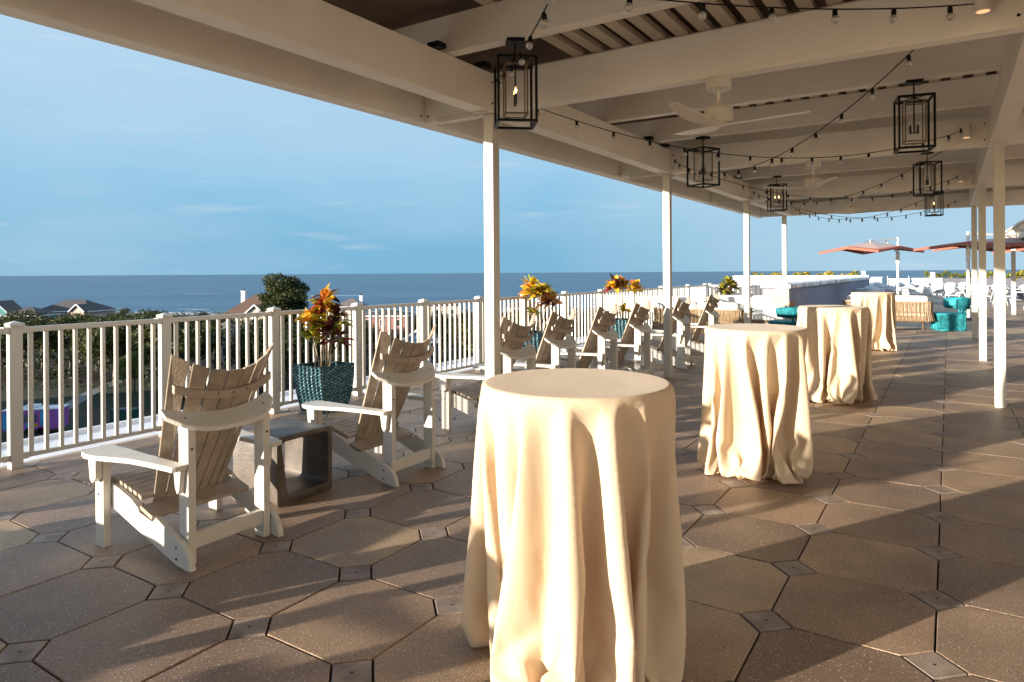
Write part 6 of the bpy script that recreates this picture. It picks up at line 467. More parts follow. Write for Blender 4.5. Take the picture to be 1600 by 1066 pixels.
-31,-24,-33,-24,-17,-27,-12,2,6,-5,29,36,36,31,-8,-31,-12,-32,-31,-32,11,18,-29,-24,-13,-33,-21,-5,26,18,-38,-27,-22,-31,-26,23,-6,-50,-8,-1,-12,-30,5,25,-3,-34,-31,-17,-31,-3,-5,-4,-14,32,-5,-35,-17,0,-4,-10,-30,-23,7,27,14,8,19,18,8,-3,-16,-34,-48,-26,4,12,-14,-19,7,-30,-49,-52,-38,-17,27,35,42,-8,-17,26,18,-14,-23,-31,-26,-24,-45,-22,35,34,36,38,28,
36,22,-11,-26,-30,-35,-33,-34,-26,14,30,36,27,30,23,27,19,-28,-14,21,-15,-11,-11,3,30,9,13,52,33,-16,22,25,2,-23,16,3,-9,13,25,16,9,-11,22,6,28,9,-18,-9,8,-12,-21,1,27,16,41,41,35,15,18,3,-36,15,31,9,13,26,35,37,7,-4,11,-14,-38,-5,28,26,27,3,-6,27,7,-21,-31,-32,-37,-40,-40,-39,-33,0,31,33,38,23,36,34,10,-26,12,40,22,-27,15,
28,11,31,17,-5,3,17,28,16,-32,10,44,3,-16,-8,-14,12,25,18,24,24,-3,-27,-28,-27,-36,-24,-17,-21,-15,-12,3,13,-20,14,35,35,36,10,-25,-27,-24,-24,-35,-9,30,-13,-23,-15,-31,-30,-17,6,31,-15,-43,-27,-19,-32,-13,38,-10,-55,-12,-4,-15,-24,8,23,-14,-37,-30,-16,-28,-10,6,4,-20,12,28,-30,-27,-4,-6,-9,-31,-24,-6,13,29,10,10,19,16,8,-23,-24,-36,-44,-24,17,5,-15,
-2,5,-18,-45,-45,-41,-16,24,38,28,-27,-22,26,25,-11,-19,-24,-22,-18,-38,-38,19,36,35,32,25,36,36,4,-20,-19,-30,-32,-36,-34,-22,19,36,26,21,27,23,26,18,-27,-20,21,1,-15,-19,12,34,26,18,32,25,-14,5,29,18,-22,-10,18,-1,-4,27,24,17,-12,14,16,2,23,9,-24,-2,10,-17,-22,15,26,22,41,41,34,7,13,16,-40,-7,44,7,22,28,29,38,32,1,2,0,-42,-17,23,
26,24,16,-32,19,9,-1,-21,-29,-33,-38,-40,-41,-39,-33,7,30,33,41,30,29,31,1,-17,18,42,22,-31,5,31,14,15,38,8,-2,7,24,32,-12,-23,32,42,2,-16,-22,-16,29,30,18,26,2,-14,-21,-25,-35,-44,-8,-13,-19,-7,-12,1,18,-18,-17,35,35,35,25,-18,-23,-19,-26,-34,-32,28,20,-19,-13,-34,-38,-27,-11,17,14,-40,-29,-24,-28,-33,10,41,-16,-53,-25,-6,-11,-14,10,14,-23,-36,-30,
-20,-20,-11,15,9,-20,-5,24,3,-30,-17,-11,-6,-33,-25,-13,5,24,20,7,18,18,14,-7,-34,-33,-35,-39,-14,22,-6,-18,15,1,-1,-35,-47,-29,-22,19,36,8,-37,-23,26,29,-10,-19,-17,-2,-10,-39,-42,-6,30,34,24,27,36,37,21,-13,-18,-11,-23,-35,-37,-34,-13,28,29,39,-10,25,26,23,18,-28,-26,15,4,-12,-10,17,35,28,21,22,13,-6,-4,29,25,-12,-14,8,3,-9,21,29,24,6,-13,
21,22,-5,16,7,-15,12,-7,-19,-16,28,34,26,41,26,26,5,12,28,-39,-18,44,21,25,26,19,34,39,29,2,2,-44,-16,7,24,19,16,-14,-31,7,6,5,-19,-28,-34,-38,-41,-41,-38,-34,13,28,36,40,34,31,19,-3,2,32,29,11,-32,2,32,6,13,41,26,4,0,19,33,17,-19,-15,46,37,3,-22,-30,-13,39,34,23,4,-6,-17,-25,-32,-33,-36,5,-10,-18,8,-16,-3,18,-16,-31,17,37,
35,23,10,-27,-28,-20,-24,-34,-7,43,13,-13,-36,-42,-35,-21,-5,6,0,-24,-33,-35,-33,-33,37,37,-14,-50,-13,-19,-27,-16,6,18,-30,-30,-21,-21,-21,-10,17,18,-23,9,12,4,-17,-21,-20,-17,-23,-20,-16,1,20,5,10,13,16,19,3,-20,-43,-35,-5,-37,-11,4,-25,-15,20,-1,13,-16,-46,-24,-13,19,28,-21,-40,-25,24,32,-11,-20,-16,-4,24,-31,-46,-18,16,26,20,27,35,35,29,-5,-19,-15,-12,
-10,-30,-37,-32,2,26,32,40,-28,19,23,18,24,-31,-29,10,36,-21,1,2,32,18,17,23,20,-3,2,12,25,12,-29,-3,9,-10,12,31,26,9,1,-3,21,11,-2,13,6,-7,12,-12,-17,16,32,33,27,16,27,30,3,11,37,-33,-26,38,38,27,20,18,27,37,36,30,3,-43,-13,-17,24,25,18,-12,-28,-18,3,7,-3,-26,-35,-32,-40,-37,-38,-38,-32,19,28,33,40,39,20,8,11,30,32,0,6,
-25,7,36,32,-7,9,29,21,8,14,30,26,-7,-26,22,46,37,-4,-27,-31,-10,46,31,6,0,-8,-29,-24,-14,-38,-7,3,-13,-28,21,-14,-7,21,-19,-26,-1,20,36,37,20,-24,-30,-19,-28,-32,-36,30,48,15,-37,-45,-38,-23,-6,-4,-4,-41,-5,-44,-39,-35,-21,41,35,-16,-16,-41,-27,-23,-19,0,13,6,-26,-31,-26,-24,-7,8,2,-2,16,20,19,-10,-21,-21,-21,-21,-22,-22,0,6,22,0,9,6,4,
5,-5,-31,-44,-9,4,-37,-13,-32,-26,-13,21,-4,23,0,-16,-25,-11,14,4,-35,-43,-26,22,32,-12,-20,-17,-10,19,24,-42,-34,22,0,8,29,32,35,37,-2,-21,-16,-16,-11,5,-26,-31,-26,5,29,43,30,-28,13,-6,18,27,-8,-40,3,47,18,-20,-15,29,21,23,30,-4,3,3,-1,19,26,1,-37,-4,11,-4,29,25,24,-5,-8,11,23,-4,1,13,8,-7,31,-17,-4,35,32,30,17,1082,0,0,0,
0,0,0,0,0,0,0,0,0,0,0,0,0,0,0,0,0,0,0,0,0,0,0,0,0,0,0,0,0,0,0,0,0,0,0,0,0,0,0,0,0,0,0,0,0,0,0,0,0,0,0,0,0,0,0,0,-6,0,0,0,0,0,0,0,0,0,0,0,0,0,0,0,0,0,0,0,0,0,0,0,0,0,0,0,0,0,0,0,0,0,0,0,0,0,0,0,0,0,0,0,0,0,0,
0,0,0,0,0,0,0,0,0,0,0,0,0,0,0,0,0,0,0,-22,-1,3,0,1,-3,-4,0,2,2,0,-3,-1,0,2,4,6,-6,0,-4,-1,3,1,-2,0,-1,1,-2,-1,1,0,3,2,-3,1,4,-1,-5,-1,-2,1,3,3,3,-5,-1,-2,0,4,0,-4,0,2,0,4,-3,0,1,0,-3,-2,2,3,0,-3,0,2,-2,1,-1,1,0,-37,1,3,3,1,-4,-6,-2,1,3,5,-1,
-4,-1,-2,2,3,8,0,-4,-5,-3,1,4,1,-3,1,-3,2,-3,-2,1,2,3,3,-1,-2,3,2,0,-5,-4,-3,1,3,5,4,-1,-3,-5,-2,1,4,1,-3,-2,1,3,3,0,-3,1,0,1,-4,-3,3,4,1,-3,-2,1,0,1,0,-2,0,1,-38,0,3,5,3,-4,-7,-4,0,3,4,6,0,-6,-2,-3,1,2,10,3,-4,-7,-5,-1,3,5,0,0,-2,-4,4,-5,-2,0,2,5,3,
0,-1,-1,3,2,0,-4,-6,-4,1,3,4,5,3,-2,-6,-5,-3,3,5,2,-4,-3,0,3,4,1,0,-2,1,-1,1,-5,-3,4,4,2,-1,-3,-1,0,1,1,-2,-2,0,1,-38,0,3,5,4,-1,-8,-6,-2,2,4,5,6,-1,-6,-3,-3,0,2,10,6,-2,-8,-7,-4,1,5,5,1,-2,-2,-4,4,-4,-4,-1,1,5,5,1,0,0,-1,2,3,-1,-3,-7,-4,0,3,3,5,5,1,-4,
-7,-6,-2,3,6,3,-4,-4,-1,2,5,3,0,-1,0,0,0,-1,-5,-3,5,5,2,-1,-3,-2,-1,1,1,1,-3,-2,0,2,-39,-1,3,5,6,2,-7,-9,-4,0,3,6,6,6,-2,-7,-3,-3,-1,1,9,8,1,-6,-9,-7,-2,3,7,5,-1,-3,-1,-5,5,-4,-4,-2,0,4,6,4,0,-1,-1,1,2,2,0,-3,-8,-5,0,3,2,5,6,2,0,-5,-9,-6,-1,4,7,3,-3,-6,-2,
2,5,5,1,-2,0,0,1,-1,-2,-5,-3,6,5,3,-1,-4,-2,-2,1,2,1,0,-4,-2,1,1,-39,-2,3,6,6,4,-5,-10,-7,-2,3,5,6,7,4,-3,-6,-4,-3,-1,0,9,10,1,-2,-10,-9,-6,0,6,7,4,-1,-3,-1,-5,5,-3,-5,-3,-1,2,7,7,1,-2,-1,-1,2,3,2,0,-3,-9,-6,0,3,2,4,6,4,1,0,-9,-9,-6,-1,5,8,5,-4,-6,-3,0,5,6,
3,-1,-1,-1,2,1,-2,-3,-5,-3,6,5,5,0,-5,-2,-4,0,3,1,1,-1,-5,-1,3,0,-41,-2,3,6,7,6,-2,-11,-10,-4,1,4,7,8,6,2,-3,-6,-5,-3,-2,0,8,12,3,0,-8,-11,-9,-3,2,7,8,3,-2,-4,-1,-5,5,-1,-5,-5,-2,1,6,8,5,-1,-3,-1,0,2,3,3,-1,-2,-10,-7,-1,3,3,4,5,5,2,2,-3,-10,-10,-6,0,6,9,5,-3,-6,-5,
-2,4,8,5,0,-2,-1,1,2,0,-3,-4,-4,-3,7,5,5,1,-3,-4,-4,-2,2,3,1,-1,-2,-5,2,3,-2,-41,-2,2,6,7,8,0,-9,-11,-8,-1,3,6,8,9,3,3,-5,-6,-4,-4,-2,0,7,13,2,3,-5,-11,-11,-8,0,4,9,8,2,-4,-4,-1,-4,5,-1,-3,-7,-3,-1,5,8,8,2,-3,-3,-1,0,3,4,3,-1,-3,-9,-9,-1,3,3,3,5,5,3,2,2,-7,-11,
-10,-5,1,7,9,6,-2,-7,-6,-3,3,7,8,3,-3,-2,0,1,3,-1,-4,-4,-5,-2,7,6,5,2,-3,-5,-4,-3,1,3,3,0,-2,-2,-5,3,2,-2,-41,-3,2,6,7,9,3,-6,-13,-10,-4,1,5,8,9,8,2,2,-5,-6,-4,-4,-2,-1,6,13,3,3,-1,-8,-13,-11,-5,2,7,9,7,1,-4,-5,-1,-4,5,0,-1,-7,-5,-3,3,8,9,5,-1,-4,-2,-1,1,4,4,3,-2,
-3,-8,-10,-3,3,4,3,4,5,4,2,3,1,-10,-12,-10,-5,2,8,10,6,-2,-6,-8,-4,2,6,9,6,-1,-3,-2,0,3,2,-1,-5,-5,-4,-1,6,6,6,3,-2,-5,-5,-4,-1,3,3,2,-1,-2,-3,-3,3,3,-4,-41,-3,1,6,7,9,6,-3,-12,-13,-8,0,4,6,10,9,6,1,2,-6,-6,-4,-4,-2,-1,6,11,5,1,3,-4,-13,-13,-9,-2,4,8,11,5,0,-5,-5,-1,-3,
4,1,-1,-6,-6,-4,1,6,10,8,2,-3,-5,-1,0,1,4,5,3,-3,-3,-7,-11,-4,2,4,4,4,4,5,2,3,5,-4,-13,-12,-10,-4,3,9,10,7,-1,-7,-8,-5,0,5,9,8,3,-4,-2,-1,1,2,4,-3,-6,-6,-3,-1,6,7,6,4,-1,-6,-5,-4,-3,1,4,4,0,-2,-2,-3,-1,3,1,-4,-41,-4,2,5,7,9,8,0,-10,-14,-11,-4,2,6,8,11,9,4,1,1,-6,
-6,-4,-5,-2,0,4,11,6,3,3,-1,-11,-14,-13,-6,1,6,10,10,4,-2,-5,-5,-1,-2,3,1,0,-3,-8,-6,-1,4,10,10,5,0,-5,-4,-1,0,2,5,5,2,-2,-3,-7,-12,-5,2,4,4,3,5,4,4,1,5,3,-8,-13,-13,-9,-4,5,9,11,7,-1,-6,-9,-6,-2,5,8,10,5,-1,-4,-3,0,2,3,4,-5,-7,-5,-4,0,6,7,7,5,-1,-5,-5,-5,-4,-1,4,4,2,
-1,-2,-3,-2,0,3,1,-5,-41,-4,1,4,7,10,9,4,-8,-14,-14,-7,-1,5,7,10,11,8,2,2,1,-7,-6,-4,-5,-3,0,4,10,6,3,4,2,-7,-14,-14,-11,-3,3,7,11,10,3,-3,-6,-4,-3,0,2,1,0,1,-10,-7,-3,2,8,11,9,2,-3,-5,-4,0,1,3,5,5,2,-2,-4,-6,-13,-5,0,4,4,4,4,5,4,1,4,7,-2,-11,-14,-13,-9,-2,5,10,11,8,0,
-6,-10,-7,-3,3,8,10,8,1,-3,-4,-1,0,3,5,1,-7,-7,-5,-3,0,6,7,8,5,1,-5,-6,-4,-5,-3,2,5,4,1,-3,-3,-2,-2,1,3,0,-4,-42,-4,0,4,7,10,10,6,-4,-13,-15,-12,-4,3,7,8,11,11,5,2,2,0,-6,-6,-5,-4,-3,0,4,8,6,2,5,5,-3,-12,-16,-14,-7,-1,5,9,12,9,1,-4,-6,-4,-3,0,3,1,1,1,-8,-10,-5,1,6,11,
10,6,0,-5,-6,-2,0,2,4,5,5,2,-2,-4,-5,-13,-7,-2,4,5,4,4,4,5,2,2,7,4,-5,-13,-16,-12,-8,-2,7,10,12,8,0,-5,-10,-8,-5,1,7,11,10,4,-2,-4,-3,-1,1,4,6,-1,-8,-8,-5,-3,1,6,8,7,7,1,-4,-6,-5,-5,-4,0,4,5,3,-1,-4,-2,-3,-2,2,4,0,-5,-42,-4,-1,4,6,10,11,8,-1,-10,-16,-14,-8,0,6,7,10,12,10,
2,1,3,0,-6,-5,-6,-5,-3,0,4,7,7,1,5,5,2,-8,-16,-16,-12,-4,1,7,10,13,8,0,-5,-6,-5,-3,-1,3,4,3,0,-9,-10,-6,-2,4,10,12,9,3,-4,-6,-5,-1,0,4,5,5,4,2,-2,-5,-5,-11,-9,-3,3,5,5,4,3,5,4,0,6,7,1,-8,-15,-16,-12,-7,-1,7,11,12,9,1,-6,-10,-9,-5,-1,6,10,11,7,1,-4,-4,-2,-1,2,5,7,-4,-9,
-8,-5,-2,1,6,8,8,7,2,-3,-6,-6,-4,-6,-2,3,5,5,1,-3,-4,-2,-3,-1,4,3,-1,-5,-42,-4,-1,3,6,10,11,9,3,-8,-15,-16,-11,-5,4,8,8,12,12,7,1,1,3,-1,-5,-5,-6,-5,-4,0,4,6,7,2,4,5,4,-3,-13,-17,-15,-10,-1,3,8,12,12,7,-2,-5,-6,-5,-4,-1,4,5,4,0,-8,-10,-8,-4,2,9,11,11,7,-1,-5,-6,-4,-1,1,4,6,
5,4,2,-2,-6,-4,-11,-11,-3,2,5,5,5,3,4,5,1,3,7,5,-1,-11,-17,-15,-11,-7,0,8,12,12,9,1,-5,-10,-10,-6,-2,4,9,12,9,4,-3,-5,-3,-1,0,3,7,6,-7,-10,-7,-5,-3,2,6,8,8,8,3,-2,-7,-6,-4,-5,-5,2,4,6,4,-1,-5,-3,-2,-3,0,4,3,-2,-5,-42,-4,-1,2,6,9,11,11,5,-4,-14,-16,-14,-8,-1,7,8,10,13,11,5,0,
0,3,0,-5,-5,-6,-5,-4,0,4,5,6,2,4,5,5,1,-9,-16,-17,-14,-5,-1,6,10,12,12,5,-3,-6,-6,-5,-5,0,3,5,6,0,-5,-11,-9,-6,0,6,11,12,10,3,-4,-6,-6,-2,0,1,5,7,6,2,2,-3,-6,-4,-10,-11,-5,2,4,6,4,4,4,4,4,2,6,4,4,-4,-14,-17,-16,-10,-6,1,9,12,12,10,1,-4,-10,-11,-6,-4,2,8,12,11,7,-1,-4,-4,-3,
-1,1,5,9,2,-7,-11,-8,-5,-2,1,7,8,9,8,4,-2,-6,-6,-5,-4,-6,-1,3,6,5,3,-4,-5,-3,-2,-3,2,4,4,-3,-5,-43,-4,-1,1,5,9,12,11,7,0,-12,-16,-15,-12,-5,4,9,8,12,13,9,3,-1,1,3,-1,-4,-5,-6,-5,-4,-1,5,4,5,2,3,5,5,4,-4,-14,-17,-16,-10,-3,0,8,11,13,11,3,-3,-7,-6,-5,-5,-1,3,6,6,1,-3,-11,-10,-8,
-2,5,9,12,12,7,-1,-5,-7,-4,-3,1,2,6,8,5,2,2,-4,-5,-4,-10,-12,-5,0,4,6,5,4,3,5,4,2,4,5,4,3,-7,-16,-18,-15,-9,-6,4,8,12,13,10,2,-4,-10,-11,-8,-5,1,7,11,12,9,2,-3,-5,-3,-2,-1,3,6,9,0,-9,-11,-8,-5,-2,2,6,9,9,8,6,-1,-5,-7,-5,-5,-5,-4,2,5,6,5,-1,-5,-5,-2,-3,-2,2,5,4,-3,-6,-42,
-4,-3,1,5,8,12,12,9,3,-9,-16,-16,-14,-9,-1,8,10,10,12,14,6,1,-1,1,3,0,-4,-6,-6,-5,-5,0,4,5,4,2,2,4,6,5,1,-10,-17,-17,-11,-8,-6,4,10,12,14,9,2,-5,-6,-6,-6,-6,-1,4,5,6,4,-3,-10,-11,-9,-4,3,8,11,13,10,3,-3,-7,-6,-4,-2,2,3,8,6,5,2,2,-4,-6,-3,-9,-14,-6,0,4,5,5,5,3,4,5,3,1,6,
4,4,2,-11,-18,-18,-13,-10,-4,4,9,12,13,10,3,-4,-7,-13,-9,-6,-1,6,10,13,11,5,-2,-4,-5,-2,-2,0,4,8,9,-3,-10,-12,-8,-4,-3,3,6,9,10,8,6,1,-5,-7,-6,-4,-6,-4,1,3,5,6,2,-3,-6,-3,-2,-4,-1,3,5,4,-3,-6,-40,-6,-4,1,3,8,12,12,11,5,-4,-16,-15,-17,-12,-6,4,12,10,11,13,12,3,0,-1,1,4,0,-4,-6,-6,-5,-5,
0,6,3,2,2,1,4,6,6,3,-4,-15,-18,-12,-10,-11,-2,7,12,12,14,8,0,-5,-7,-6,-6,-6,-1,3,6,6,4,0,-10,-11,-10,-6,1,6,10,13,13,6,-1,-5,-7,-5,-4,-1,3,5,10,5,4,2,1,-5,-6,-3,-4,-15,-8,-2,2,5,5,6,3,4,4,5,0,4,5,4,4,0,-15,-19,-17,-13,-9,-3,5,9,13,13,10,3,-3,-5,-12,-12,-8,-2,5,9,12,12,8,1,-4,
-5,-3,-2,-2,1,6,10,6,-5,-11,-12,-7,-4,-3,3,6,10,9,9,7,1,-4,-5,-7,-6,-5,-5,-1,3,5,4,5,-1,-4,-5,-2,-4,-4,0,4,5,4,-3,-4,-42,-6,-6,1,4,7,11,13,11,8,0,-14,-16,-17,-15,-9,-2,9,13,11,16,11,7,1,1,-2,1,3,0,-3,-6,-5,-6,-5,1,7,1,0,2,2,2,6,6,4,1,-10,-17,-15,-9,-14,-9,1,10,14,12,13,6,-1,-6,
-7,-5,-7,-7,-1,3,6,6,5,1,-8,-11,-11,-7,-2,5,9,12,13,11,2,-3,-7,-6,-5,-4,0,5,9,11,2,3,3,-1,-4,-7,-3,1,-13,-13,-4,0,4,6,5,4,4,4,5,2,2,3,4,5,4,-4,-17,-19,-17,-12,-10,-1,5,10,13,13,11,4,-4,-3,-10,-16,-9,-3,3,10,11,11,11,4,-2,-5,-5,-2,-2,-2,6,6,10,3,-6,-13,-11,-6,-5,-4,3,7,10,10,8,8,2,
-2,-3,-8,-8,-6,-6,-2,3,4,5,4,3,-3,-5,-4,-2,-6,-3,1,4,6,3,-1,-4,-44,-7,-5,0,6,4,11,13,12,9,4,-10,-17,-16,-17,-13,-6,4,13,16,12,13,12,1,1,0,-2,2,3,0,-2,-6,-6,-6,-5,2,7,-1,-1,2,2,2,4,7,5,3,-3,-15,-17,-10,-13,-14,-6,4,13,15,11,13,4,-3,-6,-6,-6,-8,-7,-1,3,6,7,5,2,-5,-12,-11,-6,-7,3,8,11,
13,13,7,-1,-6,-6,-7,-4,-4,1,6,11,12,1,2,3,-1,-4,-7,-4,5,-7,-4,-9,-9,-3,6,5,5,4,3,5,5,-1,3,4,5,5,3,-9,-19,-19,-17,-11,-9,-1,7,11,12,14,11,4,-4,-2,-9,-11,-16,-5,2,9,11,12,11,7,0,-5,-4,-4,-3,-2,2,7,6,10,0,-7,-13,-9,-5,-9,-4,4,10,13,4,9,8,3,-1,-1,-9,-9,-6,-6,-5,1,6,4,5,4,-1,-3,-5,
-3,-5,-5,-2,2,6,4,4,-2,-5,-44,-7,-6,0,6,6,9,13,13,9,6,-4,-16,-18,-15,-10,-16,-3,8,20,12,12,13,12,0,-2,0,-3,3,4,0,-2,-6,-6,-6,-5,1,8,0,-3,0,2,2,3,7,6,4,3,-10,-18,-13,-12,-15,-11,-4,8,18,11,12,11,3,-4,-6,-6,-6,-9,-8,0,2,6,7,6,3,-4,-11,-11,-7,-2,-6,6,10,15,12,11,2,-4,-6,-7,-5,-6,-3,4,7,
11,11,1,2,4,-2,-5,-6,-4,5,5,-6,-13,-11,-6,2,6,5,4,3,4,6,1,1,2,5,5,5,2,-14,-19,-19,-15,-12,-9,0,8,12,12,14,11,5,-4,-3,-4,-14,-17,-8,0,8,11,13,12,10,1,-2,-6,-4,-3,-3,-1,6,5,7,9,-1,-9,-13,-7,-6,-11,-4,4,18,10,1,9,8,4,0,-1,-6,-11,-8,-5,-7,-1,4,7,6,4,0,-2,-3,-5,-4,-5,-6,0,3,6,4,3,
-2,-5,-42,-9,-6,-1,6,10,6,12,13,10,7,3,-14,-20,-10,-10,-21,-12,2,22,14,9,12,16,6,0,-2,-2,-2,2,5,0,-2,-6,-6,-6,-5,1,8,0,-1,-4,2,3,2,6,7,5,3,0,-16,-16,-7,-22,-12,-10,0,15,15,10,13,10,0,-4,-6,-5,-7,-11,-7,0,4,8,7,1,4,-1,-10,-12,-6,-1,-10,5,12,11,11,12,6,-2,-5,-7,-6,-5,-7,-1,5,11,9,11,1,2,3,
-3,-4,-6,-3,6,7,-6,-5,-9,-11,-8,4,6,4,3,4,5,6,-2,1,3,5,5,5,-1,-17,-20,-16,-11,-17,-8,0,9,13,12,13,12,5,-4,-2,0,-16,-16,-12,-2,5,11,15,15,9,3,-1,-5,-4,-5,-2,-3,1,7,5,9,8,-2,-12,-12,-4,-10,-10,-5,5,19,11,2,8,6,4,1,0,-2,-11,-10,-7,-7,-4,2,8,6,5,2,-1,-3,-3,-5,-5,-6,-5,1,4,6,4,3,-3,-5,
-39,-12,-7,-1,5,15,6,10,11,12,9,4,-9,-20,-9,-9,-20,-19,-6,15,32,-3,11,14,14,1,-1,-1,-3,-2,3,6,-1,-2,-6,-6,-5,-5,1,7,0,-1,-5,1,2,4,4,7,8,5,2,-9,-14,-8,-14,-28,-10,-8,5,23,9,10,14,6,0,-5,-6,-4,-2,-14,-11,0,8,13,8,-6,1,1,-8,-13,-3,-2,-11,1,18,7,6,13,9,0,-4,-1,-8,-5,-9,-8,1,7,12,13,7,0,2,
2,-2,-5,-6,0,6,8,-2,-8,-2,-8,-15,-6,7,4,5,2,4,7,2,-3,2,5,5,5,4,-4,-17,-22,-8,-9,-27,-9,2,16,15,9,9,12,6,-4,-2,1,-16,-13,-16,-5,3,10,13,17,14,5,-1,-4,-4,-5,-4,-2,-3,3,8,7,10,6,-5,-13,-7,-3,-16,-11,-4,5,20,14,0,8,6,4,1,0,-1,-7,-9,-12,-8,-4,2,5,7,3,4,1,-2,-2,-4,-7,-3,-8,-4,3,6,4,
4,2,-2,-4,-40,-3,-11,-8,5,16,18,1,12,13,5,5,-3,-18,-10,-11,-13,-24,-14,9,33,17,-11,14,15,10,0,-2,-3,-4,-1,4,6,-2,-1,-5,-7,-4,-6,1,7,4,-5,-6,0,1,6,4,6,7,6,4,0,-13,-13,-3,-24,-26,-9,-5,22,14,6,15,9,4,-2,-5,-6,-2,5,-18,-16,1,9,13,12,-8,-2,0,-5,-14,-3,1,-12,-5,14,22,2,4,14,0,-2,-1,1,-5,-11,-14,-6,
3,14,11,12,2,1,2,2,-2,-4,-7,1,8,7,-1,-1,-5,-8,-15,-11,4,5,4,3,1,6,7,-2,-2,3,5,6,4,3,-8,-18,-13,4,-26,-30,-9,7,28,13,0,12,10,2,-3,-2,1,-11,-14,-17,-10,2,17,3,16,16,10,-1,-2,-5,-5,-4,0,-6,-1,5,9,10,9,2,-7,-7,-5,-10,-17,-11,-3,4,21,16,-1,7,6,4,2,0,1,-7,-8,-8,-13,-8,1,9,2,5,4,3,-2,
0,-2,-6,-5,-6,-9,-2,7,5,2,4,2,-3,-3,-40,1,-8,-14,2,16,24,15,-5,13,6,3,0,-12,-15,-2,-8,-30,-22,2,29,32,0,-13,14,15,6,-1,-4,-3,-3,0,4,6,-3,0,-5,-6,-5,-5,0,8,5,-6,-2,-7,1,5,8,3,6,6,6,3,-6,-16,-3,-9,-32,-21,-7,8,33,4,2,13,7,2,-3,-5,-5,0,10,-19,-22,2,9,14,13,-7,-3,-2,1,-13,-10,4,-12,-9,7,
24,13,-3,11,6,-3,-2,1,1,-3,-17,-15,-4,8,17,7,12,1,0,2,2,-2,-5,-6,3,8,6,8,-8,-6,-3,-9,-18,1,3,3,2,2,3,8,3,-5,2,6,4,4,3,2,-12,-18,7,-5,-37,-29,-8,14,40,12,-7,9,15,-8,-3,-2,1,-9,-11,-20,-12,-1,19,16,-4,16,14,3,-2,-4,-5,-5,-2,0,-8,2,11,6,10,7,5,-10,-8,-4,4,-28,-15,-2,9,17,16,-3,6,6,4,
3,0,1,0,-6,-12,-13,-13,-3,13,0,3,6,4,-1,-1,0,-2,-7,-2,-12,-7,3,7,2,2,4,1,-3,-3,-36,-2,-2,-16,3,25,23,12,-9,8,8,0,2,-4,-17,-8,0,-26,-27,-6,22,33,20,-11,-10,16,10,2,-2,-3,-4,-2,1,7,3,-3,0,-3,-7,-5,-5,0,8,5,-6,-2,-8,-2,4,11,5,6,4,5,4,1,-13,-11,3,-21,-30,-17,1,18,37,-2,-3,10,7,-4,-3,-6,-1,
8,12,-27,-26,3,10,14,11,-1,-5,-3,2,-5,-19,3,-11,-11,-1,23,21,0,4,11,-3,-2,-2,2,1,-5,-19,-15,-2,14,18,8,7,1,-1,2,2,-3,-5,-5,4,7,5,10,-10,-5,-3,-4,-11,-12,2,3,2,1,3,7,6,-1,-4,4,7,4,2,3,4,-17,-7,12,-11,-37,-34,-9,26,39,31,-12,-1,7,-12,-1,-3,-5,-5,-2,-21,-18,-4,10,27,9,-9,16,10,-3,-4,-4,-4,8,-6,-12,
-4,12,7,12,0,8,3,-9,-6,6,5,-32,-20,-3,12,13,18,-5,2,8,6,0,1,1,2,2,-15,-14,-17,-7,6,16,-5,3,8,0,-2,-1,-1,-2,-4,-3,-17,-5,7,5,0,3,5,0,-3,-2,-38,0,4,-11,-1,31,17,14,-5,4,0,0,1,2,-11,-13,-3,-12,-25,-19,9,26,37,6,-13,-4,8,5,1,-3,-3,-4,-1,1,8,2,-2,0,-3,-7,-4,-6,-1,9,5,-1,-6,-9,-5,3,12,
7,4,4,5,4,4,-4,-16,-2,4,-23,-32,-4,4,18,39,-5,-1,5,-4,-5,-2,-5,0,18,7,-29,-28,3,12,24,0,5,-6,-5,-3,7,-20,-3,-3,-23,-6,19,24,5,5,11,-1,-6,-3,0,2,4,-11,-19,-15,3,20,19,10,-4,1,-1,1,2,-4,-5,-3,6,6,4,11,-7,-9,-3,1,-9,-13,-3,-1,2,2,2,8,7,0,0,-3,5,7,3,2,3,8,-14,-5,8,-13,-40,-31,-6,30,40,
37,2,0,-19,-15,-3,6,-15,1,6,-27,-19,-7,7,34,17,-18,5,15,-5,-3,-4,1,10,-8,-12,-9,2,19,5,4,1,7,2,-7,0,23,-14,-33,-20,-3,13,12,27,-1,-9,4,10,-5,1,1,9,21,-34,-13,-17,-15,1,18,8,-8,6,8,-7,-2,-1,10,-9,-6,-7,-17,-4,12,3,-2,4,6,-4,0,-3,-35,4,10,-9,-4,28,7,22,8,-6,-6,0,-2,2,2,-13,-7,5,-16,-26,-12,10,35,
24,-3,-12,-2,2,4,-1,-3,-4,-3,-1,3,8,1,-2,0,-3,-1,-9,-5,2,6,3,0,-3,-8,-8,-2,11,14,-1,5,5,4,3,3,-11,-11,4,3,-22,-31,-4,4,28,40,-6,2,-8,-10,-4,0,-6,5,25,1,-30,-28,2,13,28,-2,-3,3,-6,-6,7,2,-15,-3,-24,-12,3,23,21,6,16,-4,-9,-9,-2,1,6,0,-16,-16,-10,6,21,20,10,-11,1,-1,0,1,-4,-5,-1,5,5,6,10,
-5,-7,-6,4,-8,-12,-7,-4,1,2,2,8,8,3,-3,-1,1,6,4,4,1,6,11,1,6,-16,-21,-40,-18,2,20,40,34,17,-5,-30,-16,-6,5,-15,11,9,-33,-19,-6,4,34,20,-17,0,14,-8,-5,-2,9,7,-10,-8,-12,-5,20,14,-7,0,4,7,-1,-4,17,5,-15,-28,-22,0,14,13,31,7,-7,-2,-1,-7,1,8,21,20,-36,-16,-16,-24,-5,23,6,-6,2,15,-8,-6,-3,13,15,-16,
